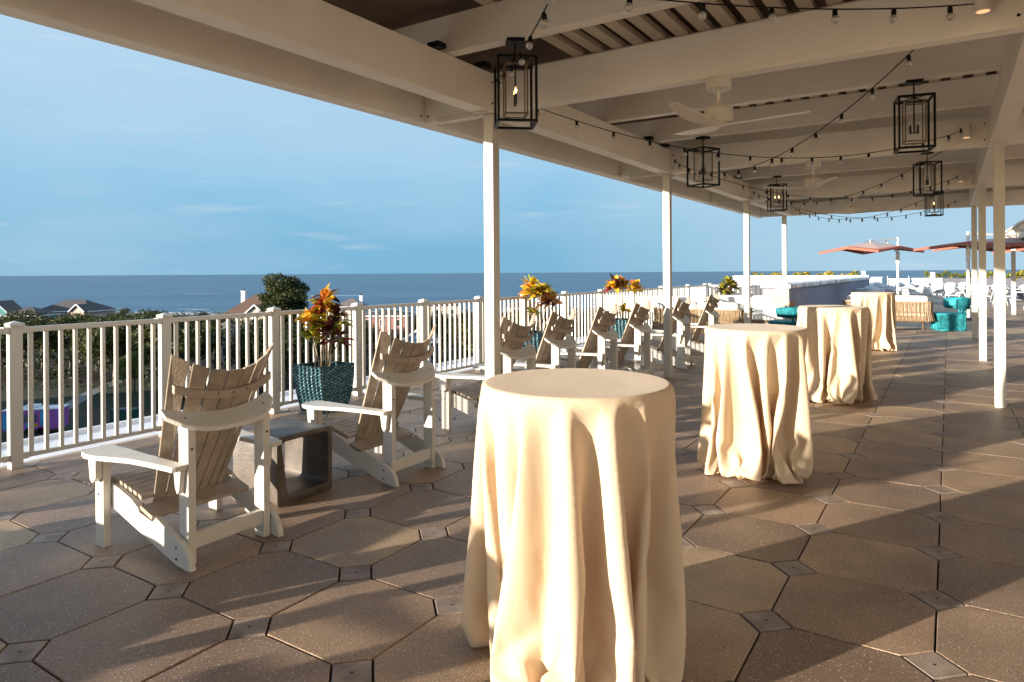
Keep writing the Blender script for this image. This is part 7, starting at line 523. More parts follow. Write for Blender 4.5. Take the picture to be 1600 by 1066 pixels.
-11,-20,-10,0,10,-2,0,5,4,-4,3,8,-12,-17,16,-11,-8,19,11,12,22,-7,-7,-4,-9,-1,4,5,-10,12,-13,-12,-26,-3,12,32,5,-9,-4,-1,-2,2,-2,-4,-4,-3,1,3,8,0,-1,-1,-1,4,-8,1,-6,3,11,22,-22,-10,-9,-11,10,15,0,-1,6,4,4,3,-1,-9,-6,1,6,-21,-17,-1,11,17,33,-2,-11,-11,-10,5,0,-13,13,28,-4,-33,-19,-1,12,30,2,-20,6,-4,
-6,9,20,-24,-4,-10,-6,-7,24,7,11,12,-2,-11,-12,-9,-1,7,10,-8,-13,-7,-9,8,10,24,9,-19,18,-15,-3,4,-1,-12,1,4,4,7,8,-6,-3,-6,2,10,2,-31,-10,0,0,1,8,15,1,-6,11,-13,3,5,5,2,4,9,14,12,3,-16,-28,-26,-9,10,10,29,22,11,18,-36,-25,-2,-5,-10,18,10,-32,-12,-7,2,14,31,-13,-4,6,-7,-8,-1,13,6,-10,-4,-7,-9,3,31,
8,-21,-3,3,5,-2,12,9,-3,-14,-11,-14,-9,5,20,33,9,-8,-10,-4,-9,3,18,28,20,-38,-18,-11,-33,-6,8,19,0,-9,15,-3,-10,-3,14,19,16,-20,-13,-28,-7,4,16,-6,-7,15,-11,1,-5,15,-1,-17,10,-8,-6,2,20,19,28,-13,-17,-12,-9,-6,1,6,8,24,-17,-1,-8,-4,-7,2,15,-15,-9,-2,-2,-2,2,5,-7,5,4,-9,0,0,0,0,0,0,1,8,9,-17,2,27,
34,-39,-19,-5,-3,2,1,1,-2,0,4,4,4,2,-6,-8,0,1,7,-1,5,-5,22,4,4,-11,-13,-10,-3,4,-3,1,38,4,-8,1,-19,-2,7,-1,-1,-16,-4,4,-4,4,18,-4,-9,4,-14,15,1,25,-7,4,-11,-11,-10,-6,0,0,3,9,-8,0,-5,2,16,-6,17,28,-30,2,-14,-10,2,0,-6,2,5,-7,4,7,-7,-1,18,-11,-2,13,2,-23,0,0,0,4,6,-5,-5,0,15,-15,
0,0,1,4,6,12,14,7,3,-11,4,-12,-17,11,11,8,11,-3,35,-37,-28,-8,-8,14,8,7,-24,0,-10,1,2,25,0,-24,-2,2,-2,15,-4,-2,-8,-1,0,-1,4,1,30,6,-32,-3,-5,0,10,10,-2,-4,-14,6,0,-6,0,38,17,9,-25,11,-35,-3,3,18,24,25,-6,-21,-29,-24,0,4,13,5,-13,-11,9,-9,0,0,21,35,-5,-22,-12,-12,-5,10,16,8,-11,-25,3,9,12,-19]
# ------------------------------------------------------------------ terrace floor
GX,GY=.6125,.611; X0,Y0=-.055,3.02
def octo(hx,hy,c,s,z): 
    a=[(hx,hy-c),(hx-c,hy),(-hx+c,hy),(-hx,hy-c),(-hx,-hy+c),(-hx+c,-hy),(hx-c,-hy),(hx,-hy+c)]
    return [(x*s,y*s,z) for x,y in a]
mb=MB(); tones=[]
def tile(cx,cy,rings,tone,mi):
    n=len(rings[0]); vs=[(cx+x,cy+y,z) for r in rings for x,y,z in r]
    fs=[tuple(range(n))]
    for i in range(len(rings)-1):
        for k in range(n): fs.append((i*n+k,(i+1)*n+k,(i+1)*n+(k+1)%n,i*n+(k+1)%n))
    mb.cur=mi; mb.add(vs,fs); tones.extend([tone]*len(fs))
i0,i1=-10,18; j0,j1=-12,88
for i in range(i0,i1):
    for j in range(j0,j1):
        cx=X0+(i+.5)*GX; cy=Y0+(j+.5)*GY; hx,hy,c=GX/2,GY/2,.11
        dz=rnd.uniform(-.0012,.0012)
        tile(cx,cy,[octo(hx,hy,c,.977,dz),octo(hx,hy,c,.987,dz-.003),octo(hx,hy,c,.987,-.02)],rnd.random(),0)
for i in range(i0,i1+1):
    for j in range(j0,j1+1):
        cx=X0+i*GX; cy=Y0+j*GY; h=.1075; dz=rnd.uniform(-.001,.001)
        d=lambda s,z:[(h*s,0,z),(0,h*s,z),(-h*s,0,z),(0,-h*s,z)]
        tile(cx,cy,[d(.93,dz),d(.955,dz-.003),d(.955,-.02)],rnd.random(),1)
        if j<25:
            mb.cur=2; mb.add([(cx+.007*math.cos(a*1.047),cy+.007*math.sin(a*1.047),dz+.0015) for a in range(6)],[tuple(range(6))]); tones.append(0)
pv=mb.build('terrace_paving',[M['paver'],M['insert'],M['joint']]); tag(pv,kind='structure')
at=pv.data.attributes.new('tone','FLOAT','FACE'); at.data.foreach_set('value',tones)
XW=X0+i0*GX  # west edge of the paving
mb=MB(); mb.box(XW-.09,12.,-9,57.5,-.5,-.016); tag(mb.build('terrace_bed',M['joint']),kind='structure')
mb=MB()
for j in range(-12,29): mb.box(XW-.085,XW-.010,Y0+j*.611+.004,Y0+(j+1)*.611-.004,-.02,0.)
tag(mb.build('kerb_strip',M['kerb'],bev=.004),kind='structure')
mb=MB(); mb.box(-7.05,XW-.095,-9,21.5,-.6,-.012); mb.box(-7.06,-6.99,-9.01,21.51,-.61,.02); tag(mb.build('roof_ledge',M['ledge'],bev=.01),kind='structure')
mb=MB(); mb.box(-6.9,12.,-9,57.5,-17,-.6); tag(mb.build('building_base',M['stucco_beige']),kind='structure')
# ------------------------------------------------------------------ railing
def railing(name,pts,label,nbal,stuff_after=100):
    """pts: post positions in a row"""
    rt=empty(name,(pts[0][0],pts[0][1],0),0,label,'railing'); ox,oy=pts[0]
    pm=MB(); pm.box(-.041,.041,-.041,.041,.0,1.105); pm.box(-.052,.052,-.052,.052,1.105,1.128)
    pm.add([(-.052,-.052,1.128),(.052,-.052,1.128),(.052,.052,1.128),(-.052,.052,1.128),(0,0,1.148)],[(0,1,4),(1,2,4),(2,3,4),(3,0,4)])
    proto=None; bm_=MB(); bm_.box(-.0138,.0138,-.0138,.0138,.09,1.055); bpro=None; cnt=0; extra=MB()
    for i,(x,y) in enumerate(pts):
        if proto is None: proto=pm.build('post',M['rail'],rt,(x-ox,y-oy,0),bev=.004)
        else:
            p=proto.copy(); C.objects.link(p); p.parent=rt; p.location=(x-ox,y-oy,0)
    for i in range(len(pts)-1):
        a=Vector((*pts[i],0))-Vector((ox,oy,0)); b=Vector((*pts[i+1],0))-Vector((ox,oy,0)); d=(b-a).normalized()
        for nm,z,w,h in (('top_rail',1.075,.05,.042),('bottom_rail',.085,.04,.034)):
            m=MB(); m.bar(a+d*.043+Vector((0,0,z)),b-d*.043+Vector((0,0,z)),w,h)
            for e,s in ((a,1),(b,-1)): m.bar(e+d*s*.042+Vector((0,0,z)),e+d*s*.085+Vector((0,0,z)),w+.012,h+.012)
            m.build(nm,M['rail'],rt,bev=.003)
        for k in range(nbal):
            p=a.lerp(b,(k+1)/(nbal+1)+(.0))
            if cnt>=stuff_after:
                extra.box(p.x-.0138,p.x+.0138,p.y-.0138,p.y+.0138,.09,1.055); continue
            if bpro is None: bpro=bm_.build('baluster',M['rail'],rt,p)
            else:
                q=bpro.copy(); C.objects.link(q); q.parent=rt; q.location=p
            cnt+=1
    if extra.v: tag(extra.build('far_balusters',M['rail'],rt),kind='stuff')
    return rt
PY=[-2.55,-1.33,-.11,1.1,2.31,3.51,4.72,5.94,7.19,8.5,9.84,11.29,12.86,14.56,16.4,18.47,20.05]
railing('railing',[(-6.12,y) for y in PY[2:]],'long white metal railing with square posts along the sea edge of the terrace',10)
railing('short_railing',[(-6.0,20.12),(-4.9,20.12),(-3.96,20.12)],'short white railing crossing from the far end of the long railing to the grey parapet',7)
# ------------------------------------------------------------------ pergola
pg=empty('pergola',(0,0,0),0,'long cream pergola roof on white square columns covering the terrace','pergola')
def pbox(nm,m,*b,bev=.006): q=MB(); q.box(*b); return q.build(nm,m,pg,bev=bev)
COLY=[.46,4.87,9.26,13.75,18.07]; JY=[-4.54+1.4571*k for k in range(16)]
Z0,Z1=2.88,3.21
cuts=[-6]+[y for y in COLY]+[]
for k in range(len(COLY)):       # inner long beams, butted between cross beams
    a=-6 if k==0 else COLY[k-1]+.066; b=COLY[k]-.066
    pbox('beam',M['beam'],-3.44,-3.28,a,b,Z0,Z1)
    pbox('beam',M['beam'],.38,.54,a,b,Z0,Z1)
pbox('fascia_beam',M['beam'],-4.2,-4.06,-6,18.3,Z0,3.595)
for y in COLY: pbox('cross_beam',M['beam'],-4.058,3.6,y-.064,y+.064,Z0+.003,Z1+.002)
pbox('end_beam',M['beam'],3.602,3.75,-6,18.3,Z0,Z1)
for y in JY:
    if y<18: pbox('joist',M['beam'],-4.058,3.6,y-.06,y+.06,Z1+.006,3.505,bev=.004)
pbox('end_fascia',M['beam'],-4.058,3.6,18.16,18.3,Z0+.06,3.5)
for k in range(34):
    x=-2.93+.197*k
    if x>3.5: break
    pbox('slat',M['slat'],x,x+.105,-6,18.15,3.509,3.565,bev=0)
pbox('canopy_sheet',M['canvas'],-4.19,3.74,-6,18.29,3.60,3.61,bev=0)
cm=MB(); cm.box(-.05,.05,-.05,.05,0,Z0-.002)
c0=None
for x,ys in ((-3.36,COLY[1:4]),(.46,COLY[2:4]+[17.72])):
    for y in ys:
        if x>0 and y<17.5: y-=.2
        if c0 is None: c0=cm.build('column',M['white'],pg,(x,y,0),bev=.005)
        else:
            q=c0.copy(); C.objects.link(q); q.parent=pg; q.location=(x,y,0)
q=MB(); q.box(-.05,.05,-.05,.05,1.175,Z0-.002); q.box(-.08,.08,-.08,.08,1.175,1.195); q.build('short_column',M['white'],pg,(-3.48,18.02,0),bev=.004)
# column head plates and small clips, bolts
for y in COLY[1:4]:
    pbox('head_plate',M['white'],-3.9,-3.45,y-.085,y-.067,Z0-.012,Z0+.03,bev=.003)
    for s in (-1,1): pbox('head_bracket',M['white'],-3.42,-3.30,y+s*.16-.03,y+s*.16+.03,Z0-.014,Z0-.002,bev=.002)
bl=MB(); bl.lathe([(.009,-.004),(.009,.003),(.005,.006)],n=10)
bolt0=None
def bolt(x,y,z,ax):
    global bolt0
    if bolt0 is None: bolt0=bl.build('bolt',M['black'],pg)
    o=bolt0 if bolt0.get('used') is None else bolt0.copy()
    if bolt0.get('used') is None: bolt0['used']=1
    else: C.objects.link(o); o.parent=pg
    o.location=(x,y,z); o.rotation_euler=(0,R(90),0) if ax=='x' else (R(90),0,0)
for y in COLY[1:4]:
    for z in (Z0+.07,Z0+.25): bolt(-3.278,y-.10,z,'x'); bolt(-3.24,y-.067,z,'y'); bolt(.34,y-.067,z,'y')
    bolt(-4.056,y-.12,Z0+.06,'x'); bolt(-4.02,y-.067,Z0+.06,'y')
for y in (4.02,4.62,8.35,8.95,12.8): 
    q=MB(); q.box(-3.33,-3.22,y-.05,y+.05,Z1+.002,Z1+.045); q.build('clip',M['black'],pg,bev=.004)
# ------------------------------------------------------------------ lanterns
def make_lantern():
    t=empty('lantern',(0,0,0),0,'x','lantern')      # origin at the ceiling plate
    m=MB(); m.box(-.065,.065,-.065,.065,-.025,0); m.build('ceiling_plate',M['black'],t,bev=.003)
    m=MB(); m.tube([(0,0,-.02),(0,0,-.47)],.0065,8); m.tube([(0,0,-.135),(0,0,-.15)],.02,10); m.build('stem',M['black'],t,auto=40)
    m=MB(); w=.137; zt,zb=-.16,-.62; b=.017
    for sx in (-1,1):
        for sy in (-1,1): m.box(sx*w-b/2,sx*w+b/2,sy*w-b/2,sy*w+b/2,zb,zt)
    for z in (zt,zb):
        for s in (-1,1):
            m.box(-w-b/2,w+b/2,s*w-b/2-.0015,s*w+b/2+.0015,z-b/2-.001,z+b/2+.001); m.box(s*w-b/2-.0022,s*w+b/2+.0022,-w+b/2,w-b/2,z-b/2,z+b/2)
    m.bar((-w,-w,zt+.002),(w,w,zt+.002),.012,.006); m.bar((-w,w,zt+.004),(w,-w,zt+.004),.012,.006)
    m.build('outer_frame',M['black'],t)
    m=MB(); w=.080; zt,zb=-.195,-.555; b=.009
    for sx in (-1,1):
        for sy in (-1,1): m.box(sx*w-b/2,sx*w+b/2,sy*w-b/2,sy*w+b/2,zb,zt)
    for z in (zt,zb):
        for s in (-1,1):
            m.box(-w-b/2,w+b/2,s*w-b/2-.0015,s*w+b/2+.0015,z-b/2-.001,z+b/2+.001); m.box(s*w-b/2-.0022,s*w+b/2+.0022,-w+b/2,w-b/2,z-b/2,z+b/2)
    m.build('inner_frame',M['brass'],t)
    m=MB(); w=.078
    for s in (-1,1): m.box(-w+.007,w-.007,s*w-.001,s*w+.001,zb+.008,zt-.008); m.box(s*w-.001,s*w+.001,-w+.007,w-.007,zb+.008,zt-.008)
    m.build('glass_pane',M['pane'],t)
    m=MB(); m.box(-.05,.05,-.05,.05,-.60,-.585); m.build('base_plate',M['umb_frame'],t,bev=.002)
    m=MB(); m.bar((-.032,0,-.47),(.032,0,-.47),.01,.008); 
    m.build('arm',M['black'],t)
    for s in (-1,1):
        m=MB(); m.tube([(s*.03,0,-.478),(s*.03,0,-.40)],.0105,10); c=m.build('candle',M['candle'],t,auto=40)
        m=MB(); m.lathe([(.003,0),(.0105,.012),(.0095,.026),(.002,.05)],(s*.03,0,-.40),10); m.build('bulb',M['glassbulb'],c,smooth=True)
        m=MB(); m.lathe([(.002,.004),(.004,.014),(.0025,.03),(.0006,.04)],(s*.03,0,-.40),8); m.build('filament',M['flame'],c,smooth=True)
    return t
lp=make_lantern()
LN=[(-2.68,4.20,129,'black iron lantern with one lit candle bulb, nearest the camera beside the first column',1),
    (-2.63,8.57,62,'unlit black box lantern hanging left of the ceiling fan, above the second column',0),
    (-2.61,12.88,22,'small black lantern with two lit bulbs hanging above the third column',1),
    (-.26,7.13,11,'large black box lantern on the right hanging below the white joists, two unlit candles',0),
    (-.26,11.55,110,'black lantern seen right below the large right-hand lantern, unlit',0),
    (-.25,16.0,98,'farthest black lantern with a lit bulb, seen against the sky by the right columns',1)]
for i,(x,y,a,lab,lit) in enumerate(LN):
    o=place(lp,i==0,(x,y,Z1+.004),R(a),lab,'lanterns hanging from the pergola')
for i,o in enumerate([o for o in bpy.data.objects if o.name.startswith('lantern')]):
    lit=[l for l in LN if abs(l[0]-o.location.x)<.01 and abs(l[1]-o.location.y)<.01][0][4]
    if not lit:
        for c in kids(o):
            if c.name.startswith('candle'):
                for g in kids(c):
                    if g.name.startswith('filament'): bpy.data.objects.remove(g)
# ------------------------------------------------------------------ ceiling fans
def make_fan():
    t=empty('ceiling_fan',(0,0,0),0,'x','ceiling fan')
    m=MB(); m.lathe([(.075,-.085),(.088,-.08),(.088,-.004),(.088,0)],n=28); m.build('mount',M['fan'],t,auto=35)
    m=MB(); m.tube([(0,0,-.08),(0,0,-.19)],.013,12); m.build('downrod',M['umb_frame'],t,auto=35)
    m=MB(); m.lathe([(.02,-.165),(.045,-.185),(.055,-.2),(.095,-.215),(.1,-.225),(.1,-.30),(.092,-.305),(.092,-.315),(.06,-.335),(.0,-.345)][::-1],n=32); m.build('motor',M['fan'],t,auto=35)
    for k in range(3):
        a0=2*math.pi*k/3; m=MB(); n=16; vs=[];fs=[]
        for i in range(n+1):
            u=i/n; r=.03+u*.57; w=.026+.040*math.sin(min(1,u*1.6)*math.pi*.5)*(1-u**3*.75); sweep=.10*u*u
            tw=R(11)*(1-.5*u); z=-.335+.035*u+.02*u*u
            for s,t_ in ((-1,.004),(1,.004),(1,-.004),(-1,-.004)):
                yy=s*w+sweep; zz=z+s*w*math.sin(tw)+t_*(1-.6*u)
                vs.append((r*math.cos(a0)-yy*math.sin(a0),r*math.sin(a0)+yy*math.cos(a0),zz))
        for i in range(n):
            for q in range(4): fs.append((i*4+q,i*4+(q+1)%4,(i+1)*4+(q+1)%4,(i+1)*4+q))
        fs+=[(3,2,1,0),(n*4,n*4+1,n*4+2,n*4+3)]
        m.add(vs,fs); m.build('blade',M['fan'],t,auto=40)
    return t
fp=make_fan()
for i,(x,y,a,lab) in enumerate([(-1.38,4.87,8,'white three-bladed ceiling fan nearest the camera'),(-1.44,9.26,52,'middle white ceiling fan hanging behind the string lights'),(-1.46,13.75,20,'farthest white ceiling fan, low against the sky')]):
    place(fp,i==0,(x,y,Z0+.001),R(a),lab,'ceiling fans under the cross beams')
# ------------------------------------------------------------------ string lights
def make_bulb():
    m=MB(); m.lathe([(.0,-.078),(.010,-.076),(.018,-.067),(.021,-.056),(.018,-.044),(.011,-.036),(.011,-.034)],n=14); b=m.build('bulb',M['glassbulb'],None,smooth=True)
    m=MB(); m.lathe([(.012,-.04),(.0135,-.036),(.0135,-.008),(.010,0),(.006,.004)],n=10); m.build('socket',M['black'],b,auto=40)
    m=MB(); m.lathe([(.0,-.068),(.004,-.06),(.0035,-.05),(.001,-.038)],n=6); m.build('filament_support',M['brass'],b,smooth=True)
    return b
bp=make_bulb(); first=[True]
def string(A,B,sag,n,label,off=.5):
    A=Vector(A);B=Vector(B); t=empty('string_light',A,0,label,'string lights','strings of bulbs zigzagging under the pergola')
    m=MB(); P=[]
    for i in range(41):
        u=i/40; p=(B-A)*u; p.z-=sag*4*u*(1-u); P.append(p)
    m.tube(P,.0042,6); m.build('cable',M['black'],t,smooth=True)
    for e in (P[0],P[-1]):
        q=MB(); q.tube([e+Vector((0,0,.03)),e-Vector((0,0,.02))],.012,8); q.build('hook',M['black'],t)
    for k in range(n):
        u=(k+off)/n; p=(B-A)*u; p.z-=sag*4*u*(1-u)+.003
        b=bp if first[0] else copy_tree(bp); first[0]=False
        b.parent=t; b.location=p; b.rotation_euler=(R(rnd.uniform(-12,12)),R(rnd.uniform(-12,12)),rnd.random()*6)
string((-3.2,4.70,3.12),(.3,.6,3.1),.30,13,'string of clear bulbs dropping past the nearest lantern')
string((-3.2,.7,3.1),(.14,4.72,3.03),.25,13,'string of clear bulbs across the top of the picture, ending at the top right spotlight')
string((-3.18,5.02,3.02),(.12,9.08,3.05),.40,14,'string of clear bulbs from the first column past the near fan to the middle spotlight')
string((-.10,5.0,2.98),(-3.18,9.08,3.02),.44,13,'string of bulbs dropping from behind the big near beam down toward the second column')
string((-3.18,9.42,3.02),(.12,13.58,3.05),.42,13,'string of bulbs from the second column toward the third spotlight')
string((.12,9.42,3.02),(-3.18,13.58,3.02),.42,13,'string of bulbs behind the right lanterns, dropping toward the third column')
string((-3.18,13.92,3.0),(.12,17.9,3.0),.40,13,'string of bulbs from the third column, low against the sky, to the far right column')
string((.12,13.92,3.0),(-3.18,17.9,3.0),.40,13,'string of bulbs crossing the farthest bay down to the left end beam')
# spotlights on the cross beams
def make_spot():
    t=empty('spotlight',(0,0,0),0,'x','spotlight')
    m=MB(); m.lathe([(.038,-.085),(.042,-.08),(.042,.06),(.036,.066)],n=20); m.build('housing',M['umb_frame'],t,auto=35)
    m=MB(); m.lathe([(.033,-.0875),(.033,-.0865)],n=20); m.build('lens',M['warmlens'],t)
    m=MB(); m.tube([(0,.04,0),(0,.098,0)],.022,12); m.lathe([(.05,-.004),(.05,.004)],(0,0,0),16); m.build('mount',M['umb_frame'],t)
    return t
sp=make_spot()
for i,(y,lab) in enumerate([(4.706,'white cylinder spotlight at the top right, on the nearest beam'),(9.096,'white cylinder spotlight on the second beam right of the big lantern'),(13.586,'small white spotlight on the third beam, right of the farther lanterns')]):
    place(sp,i==0,(.17,y,3.06),0,lab,'cylinder spotlights on the beams')
# ------------------------------------------------------------------ adirondack chairs (front toward +x of their own frame)
def make_chair():
    t=empty('lounge_chair',(0,0,0),0,'x','chair')
    W=M['chairwhite']; T=M['taupe']
    def spl(o,k=.035):
        for v in o.data.vertices: v.co.y+=math.copysign(k*(v.co.x+.39)/.7,v.co.y)
    for s in (-1,1):
        m=MB(); m.box(.305,.392,min(s*.32,s*.362),max(s*.32,s*.362),0,.499); l=m.build('front_leg',W,t,bev=.005)
        q=MB(); q.lathe([(.006,-.002),(.006,.003)],n=8); o=q.build('screw',M['black'],l,(.35,s*.364,.29)); o.rotation_euler[0]=R(90)
        m=MB(); m.box(-.318,-.232,min(s*.205,s*.249),max(s*.205,s*.249),.0,.70); p=m.build('rear_post',W,t,bev=.005)
        for v in p.data.vertices:
            if v.co.z>.5: v.co.z+=(v.co.x+.318)*.65
        q=MB(); q.lathe([(.006,-.002),(.006,.003)],n=8); o=q.build('screw',M['black'],p,(-.32,s*.228,.60)); o.rotation_euler[1]=R(90)
        out=[(.303,.215),(.303,.345),(.22,.322),(.12,.288),(.06,.250),(.045,.226),(-.07,.196),(-.10,.226),(-.20,.178),(-.30,.135),(-.345,.105),(-.375,.062),(-.39,.0),(-.355,0),(-.27,.012)]
        m=MB(); m.prism([(x,z) for x,z in out][::-1],'y',min(s*.251,s*.284),max(s*.251,s*.284)); st=m.build('side_rail',W,t,bev=.004); spl(st)
        for zz in (.045,.105):
            q=MB(); q.lathe([(.006,-.002),(.006,.003)],n=8); o=q.build('screw',M['black'],st,(-.275,s*.291,zz)); o.rotation_euler[0]=R(90)
        arm=[(.435,.25),(.46,.30),(.456,.37),(.42,.42),(.36,.437),(.27,.43),(.16,.395),(.04,.36),(-.10,.345),(-.315,.335),(-.325,.32),(-.325,.262),(-.315,.252),(-.1,.252),(.1,.248),(.25,.242),(.38,.240)]
        if s>0: arm=arm[::-1]
        else: arm=[(x,-y) for x,y in arm]
        m=MB(); m.prism(arm,'z',.501,.528); m.build('arm',W,t,bev=.006)
        m=MB(); m.prism([(.31,.497),(.31,.39),(.35,.36),(.372,.38),(.385,.46),(.39,.497)],'y',min(s*.364,s*.40),max(s*.364,s*.40)); m.build('arm_bracket',W,t,bev=.003)
        m=MB(); m.prism([(-.235,.497),(-.30,.497),(-.285,.39),(-.27,.37),(-.25,.40)],'y',min(s*.251,s*.28),max(s*.251,s*.28)); m.build('post_bracket',W,t,bev=.003)
    m=MB(); m.box(-.305,-.268,-.249,.249,.075,.155); m.build('rear_stretcher',W,t,bev=.004)
    m=MB(); m.box(.30,.335,-.318,.318,.215,.31); m.build('front_stretcher',W,t,bev=.004)
    # crescent plank behind the back, tipped with the lean of the back
    n=12; fr=[]; bk=[]
    for i in range(n+1):
        y=-.325+.65*i/n; fr.append((-.262+.075*(y/.325)**2,y)); bk.append((-.365+.12*(abs(y)/.325)**3.4,y))
    m=MB(); m.prism(fr[::-1]+bk,'z',.703,.728); pl=m.build('back_plank',W,t,bev=.006)
    for v in pl.data.vertices: v.co.z+=(v.co.x+.318)*.65
    for s in (-1,1):
        q=MB(); q.lathe([(.007,-.002),(.007,.002)],n=8); q.build('screw',M['black'],pl,(-.275,s*.235,.757))
    # seat slats follow the side rails
    for k in range(8):
        x=.378-.0405*k; z=[.322,.350,.346,.336,.324,.311,.298,.283][k]; sl=[.9,.25,.25,.28,.3,.32,.34,.36][k]; hw=.0172; hy=.305-.004*k
        m=MB(); m.bar((x,-hy,z+.012),(x,hy,z+.012),hw*2,.021)
        o=m.build('seat_slat',T,t,bev=.004)
        for v in o.data.vertices: v.co.z+=(v.co.x-x)*sl
    m=MB(); m.box(-.062,.062,-.295,.295,-.011,.011); o=m.build('lower_back_plank',T,t,(.0,0,.232),bev=.004); o.rotation_euler[1]=R(-17)
    # fan back
    ns=7
    for k in range(ns):
        u=(k-(ns-1)/2)/((ns-1)/2)
        wb,wt=.056,.083
        yb=u*.178; yt=u*.272
        fb=.062+.022*u*u; ft=-.365+.075*u*u; zb=.24; zt=.985+.085*u*u
        th=.011; ang=R(26)*u
        m=MB(); vs=[]
        for (y,f_,z,w) in ((yb,fb,zb,wb),(yt,ft,zt,wt)):
            c,s_=math.cos(ang),math.sin(ang)
            for dy,df in ((-w/2,-th),(w/2,-th),(w/2,th),(-w/2,th)):
                yy=dy*c-df*s_; ff=dy*s_+df*c
                lean=(.5 if z>.5 else 0)*dy*0
                vs.append((f_+ff,y+yy,(.985+.085*((y+yy)/.272)**2) if z>.5 else z))
        m.add(vs,[(0,1,2,3),(7,6,5,4),(0,4,5,1),(1,5,6,2),(2,6,7,3),(3,7,4,0)])
        m.build('back_slat',T,t,bev=.004)
    # curved batten screwed to the rear of the slats
    n=14; fr=[];bk=[]
    m=MB(); vs=[];fs=[]
    for i in range(n+1):
        u=-1+2*i/n; y=u*.293; x=-.293+.070*u*u-.028; z=.862+.052*u*u
        vs+=[(x,y,z-.021),(x,y,z+.021),(x-.022,y,z+.015),(x-.022,y,z-.027)]
    for i in range(n):
        for q in range(4): fs.append((i*4+q,i*4+(q+1)%4,(i+1)*4+(q+1)%4,(i+1)*4+q))
    fs+=[(3,2,1,0),(n*4,n*4+1,n*4+2,n*4+3)]
    m.add(vs,fs); bt=m.build('back_batten',T,t,bev=.003)
    for k in range(ns):
        u=(k-3)/3; q=MB(); q.lathe([(.005,-.002),(.005,.002)],n=8); o=q.build('screw',M['black'],bt,(-.343+.070*u*u,u*.262,.862+.052*u*u)); o.rotation_euler[1]=R(90)
    return t
ch=make_chair()
CH=[(-3.60,2.25,180,'nearest slatted chair, white frame and taupe back, at the left beside the hollow concrete table'),
    (-3.65,3.80,181,'slatted chair in front of the nearest teal planter, second from the camera'),
    (-3.74,5.47,183,'slatted chair partly hidden behind the first column, third from the camera'),
    (-3.80,6.45,186,'slatted chair just right of the first column, in front of the yellow croton'),
    (-3.80,7.58,186,'fifth slatted chair in the row, between the two yellow-leaved planters'),
    (-3.80,8.70,186,'sixth slatted chair, just left of the second column, by the third planter'),
    (-3.80,10.42,184,'slatted chair showing just right of the second column'),
    (-3.85,12.2,186,'farthest slatted chair, next to the second cream tablecloth'),
    (-3.60,.62,180,'slatted chair standing left of the camera outside the picture'),
    (-3.60,-1.1,180,'slatted chair farthest behind the camera outside the picture')]
for i,(x,y,a,lab) in enumerate(CH): place(ch,i==0,(x,y,0),R(a),lab,'slatted lounge chairs in a row facing the sea')
# ------------------------------------------------------------------ tablecloths over round high tables
def disc_faces(Nr):
    start=[0,1];F=[]
    for k in range(1,Nr+1): start.append(start[-1]+6*k)
    for k in range(1,Nr+1):
        so=start[k]; si=start[k-1]; no=6*k; ni=max(1,6*(k-1))
        for s in range(6):
            for j in range(k):
                o0=so+(s*k+j)%no; o1=so+(s*k+j+1)%no; a=si+((s*(k-1)+j)%ni if k>1 else 0)
                F.append((a,o0,o1))
                if j<k-1: F.append((a,o1,si+(s*(k-1)+j+1)%ni))
    return F
def cloth_mesh(data,name,pinch=0.):
    co=(np.cumsum(np.array(data).reshape(3,-1),axis=1).T/1000.)
    vs=[(0,0,1.0785)]
    for k in range(1,10):
        for j in range(6*k):
            a=2*math.pi*j/(6*k); r=.040*k if k<9 else .371; vs.append((r*math.cos(a),r*math.sin(a),1.0785+.004*min(1,max(0,(k-5)/4))))
    vs+= [(x*(1-pinch*(1-z/1.08)),y*(1-pinch*(1-z/1.08)),z) for x,y,z in co.tolist()]
    me=bpy.data.meshes.new(name); me.from_pydata(vs,[],disc_faces(42)); me.materials.append(M['linen'])
    me.polygons.foreach_set('use_smooth',[True]*len(me.polygons)); me.update(); return me
CA=cloth_mesh(CLOTH_A,'cloth_a',.17); CB=cloth_mesh(CLOTH_B,'cloth_b',.05)
TC=[(CB,-1.215,2.33,50,(1,1,1),'cream floor-length cloth on the nearest round high table, largest in the picture'),
    (CA,-1.23,5.27,15,(1,1,1),'cream cloth draped on the second high table, right of the second column'),
    (CB,-1.15,8.72,150,(1.03,1.03,1),'cream cloth draped on the third high table, overlapping the fourth'),
    (CA,-1.22,14.5,120,(1.02,1.02,1),'cream cloth on the farthest high table, beside the rope sofa')]
for me,x,y,a,sc,lab in TC:
    o=bpy.data.objects.new('tablecloth',me); C.objects.link(o); o.location=(x,y,-.004); o.rotation_euler[2]=R(a); o.scale=(sc[0]*.935,sc[1]*.935,1)
    o.modifiers.new('smooth','SUBSURF').render_levels=2
    tag(o,lab,'tablecloth','cream cloths draped over round high tables')
# ------------------------------------------------------------------ hollow concrete side table
m=MB(); n=10
outer=[];inner=[]
def rrect(y0,y1,z0,z1,r,taper=0):
    P=[]
    for (cy,cz,a0) in ((y1-r,z1-r,0),(y0+r,z1-r,90),(y0+r,z0+r,180),(y1-r,z0+r,270)):
        for k in range(5):
            a=R(a0+k*22.5); P.append([cy+r*math.cos(a),cz+r*math.sin(a)])
    return P
L0=.46
secs=[]
for xx in np.linspace(0,L0,9):
    w=math.sin(math.pi*xx/L0)*.045
    o=rrect(-.23+w,.23-w*.3,0,.45,.03); i=rrect(-.195+w,.195-w*.3,.06,.415,.035)
    for p in i: p[0]+= .05*(1-(p[1]-.06)/.355) if p[0]<0 else 0
    secs.append((xx,o,i))
vs=[];fs=[];K=20
for xx,o,i in secs:
    vs+=[(xx,p[0],p[1]) for p in o]+[(xx,p[0],p[1]) for p in i]
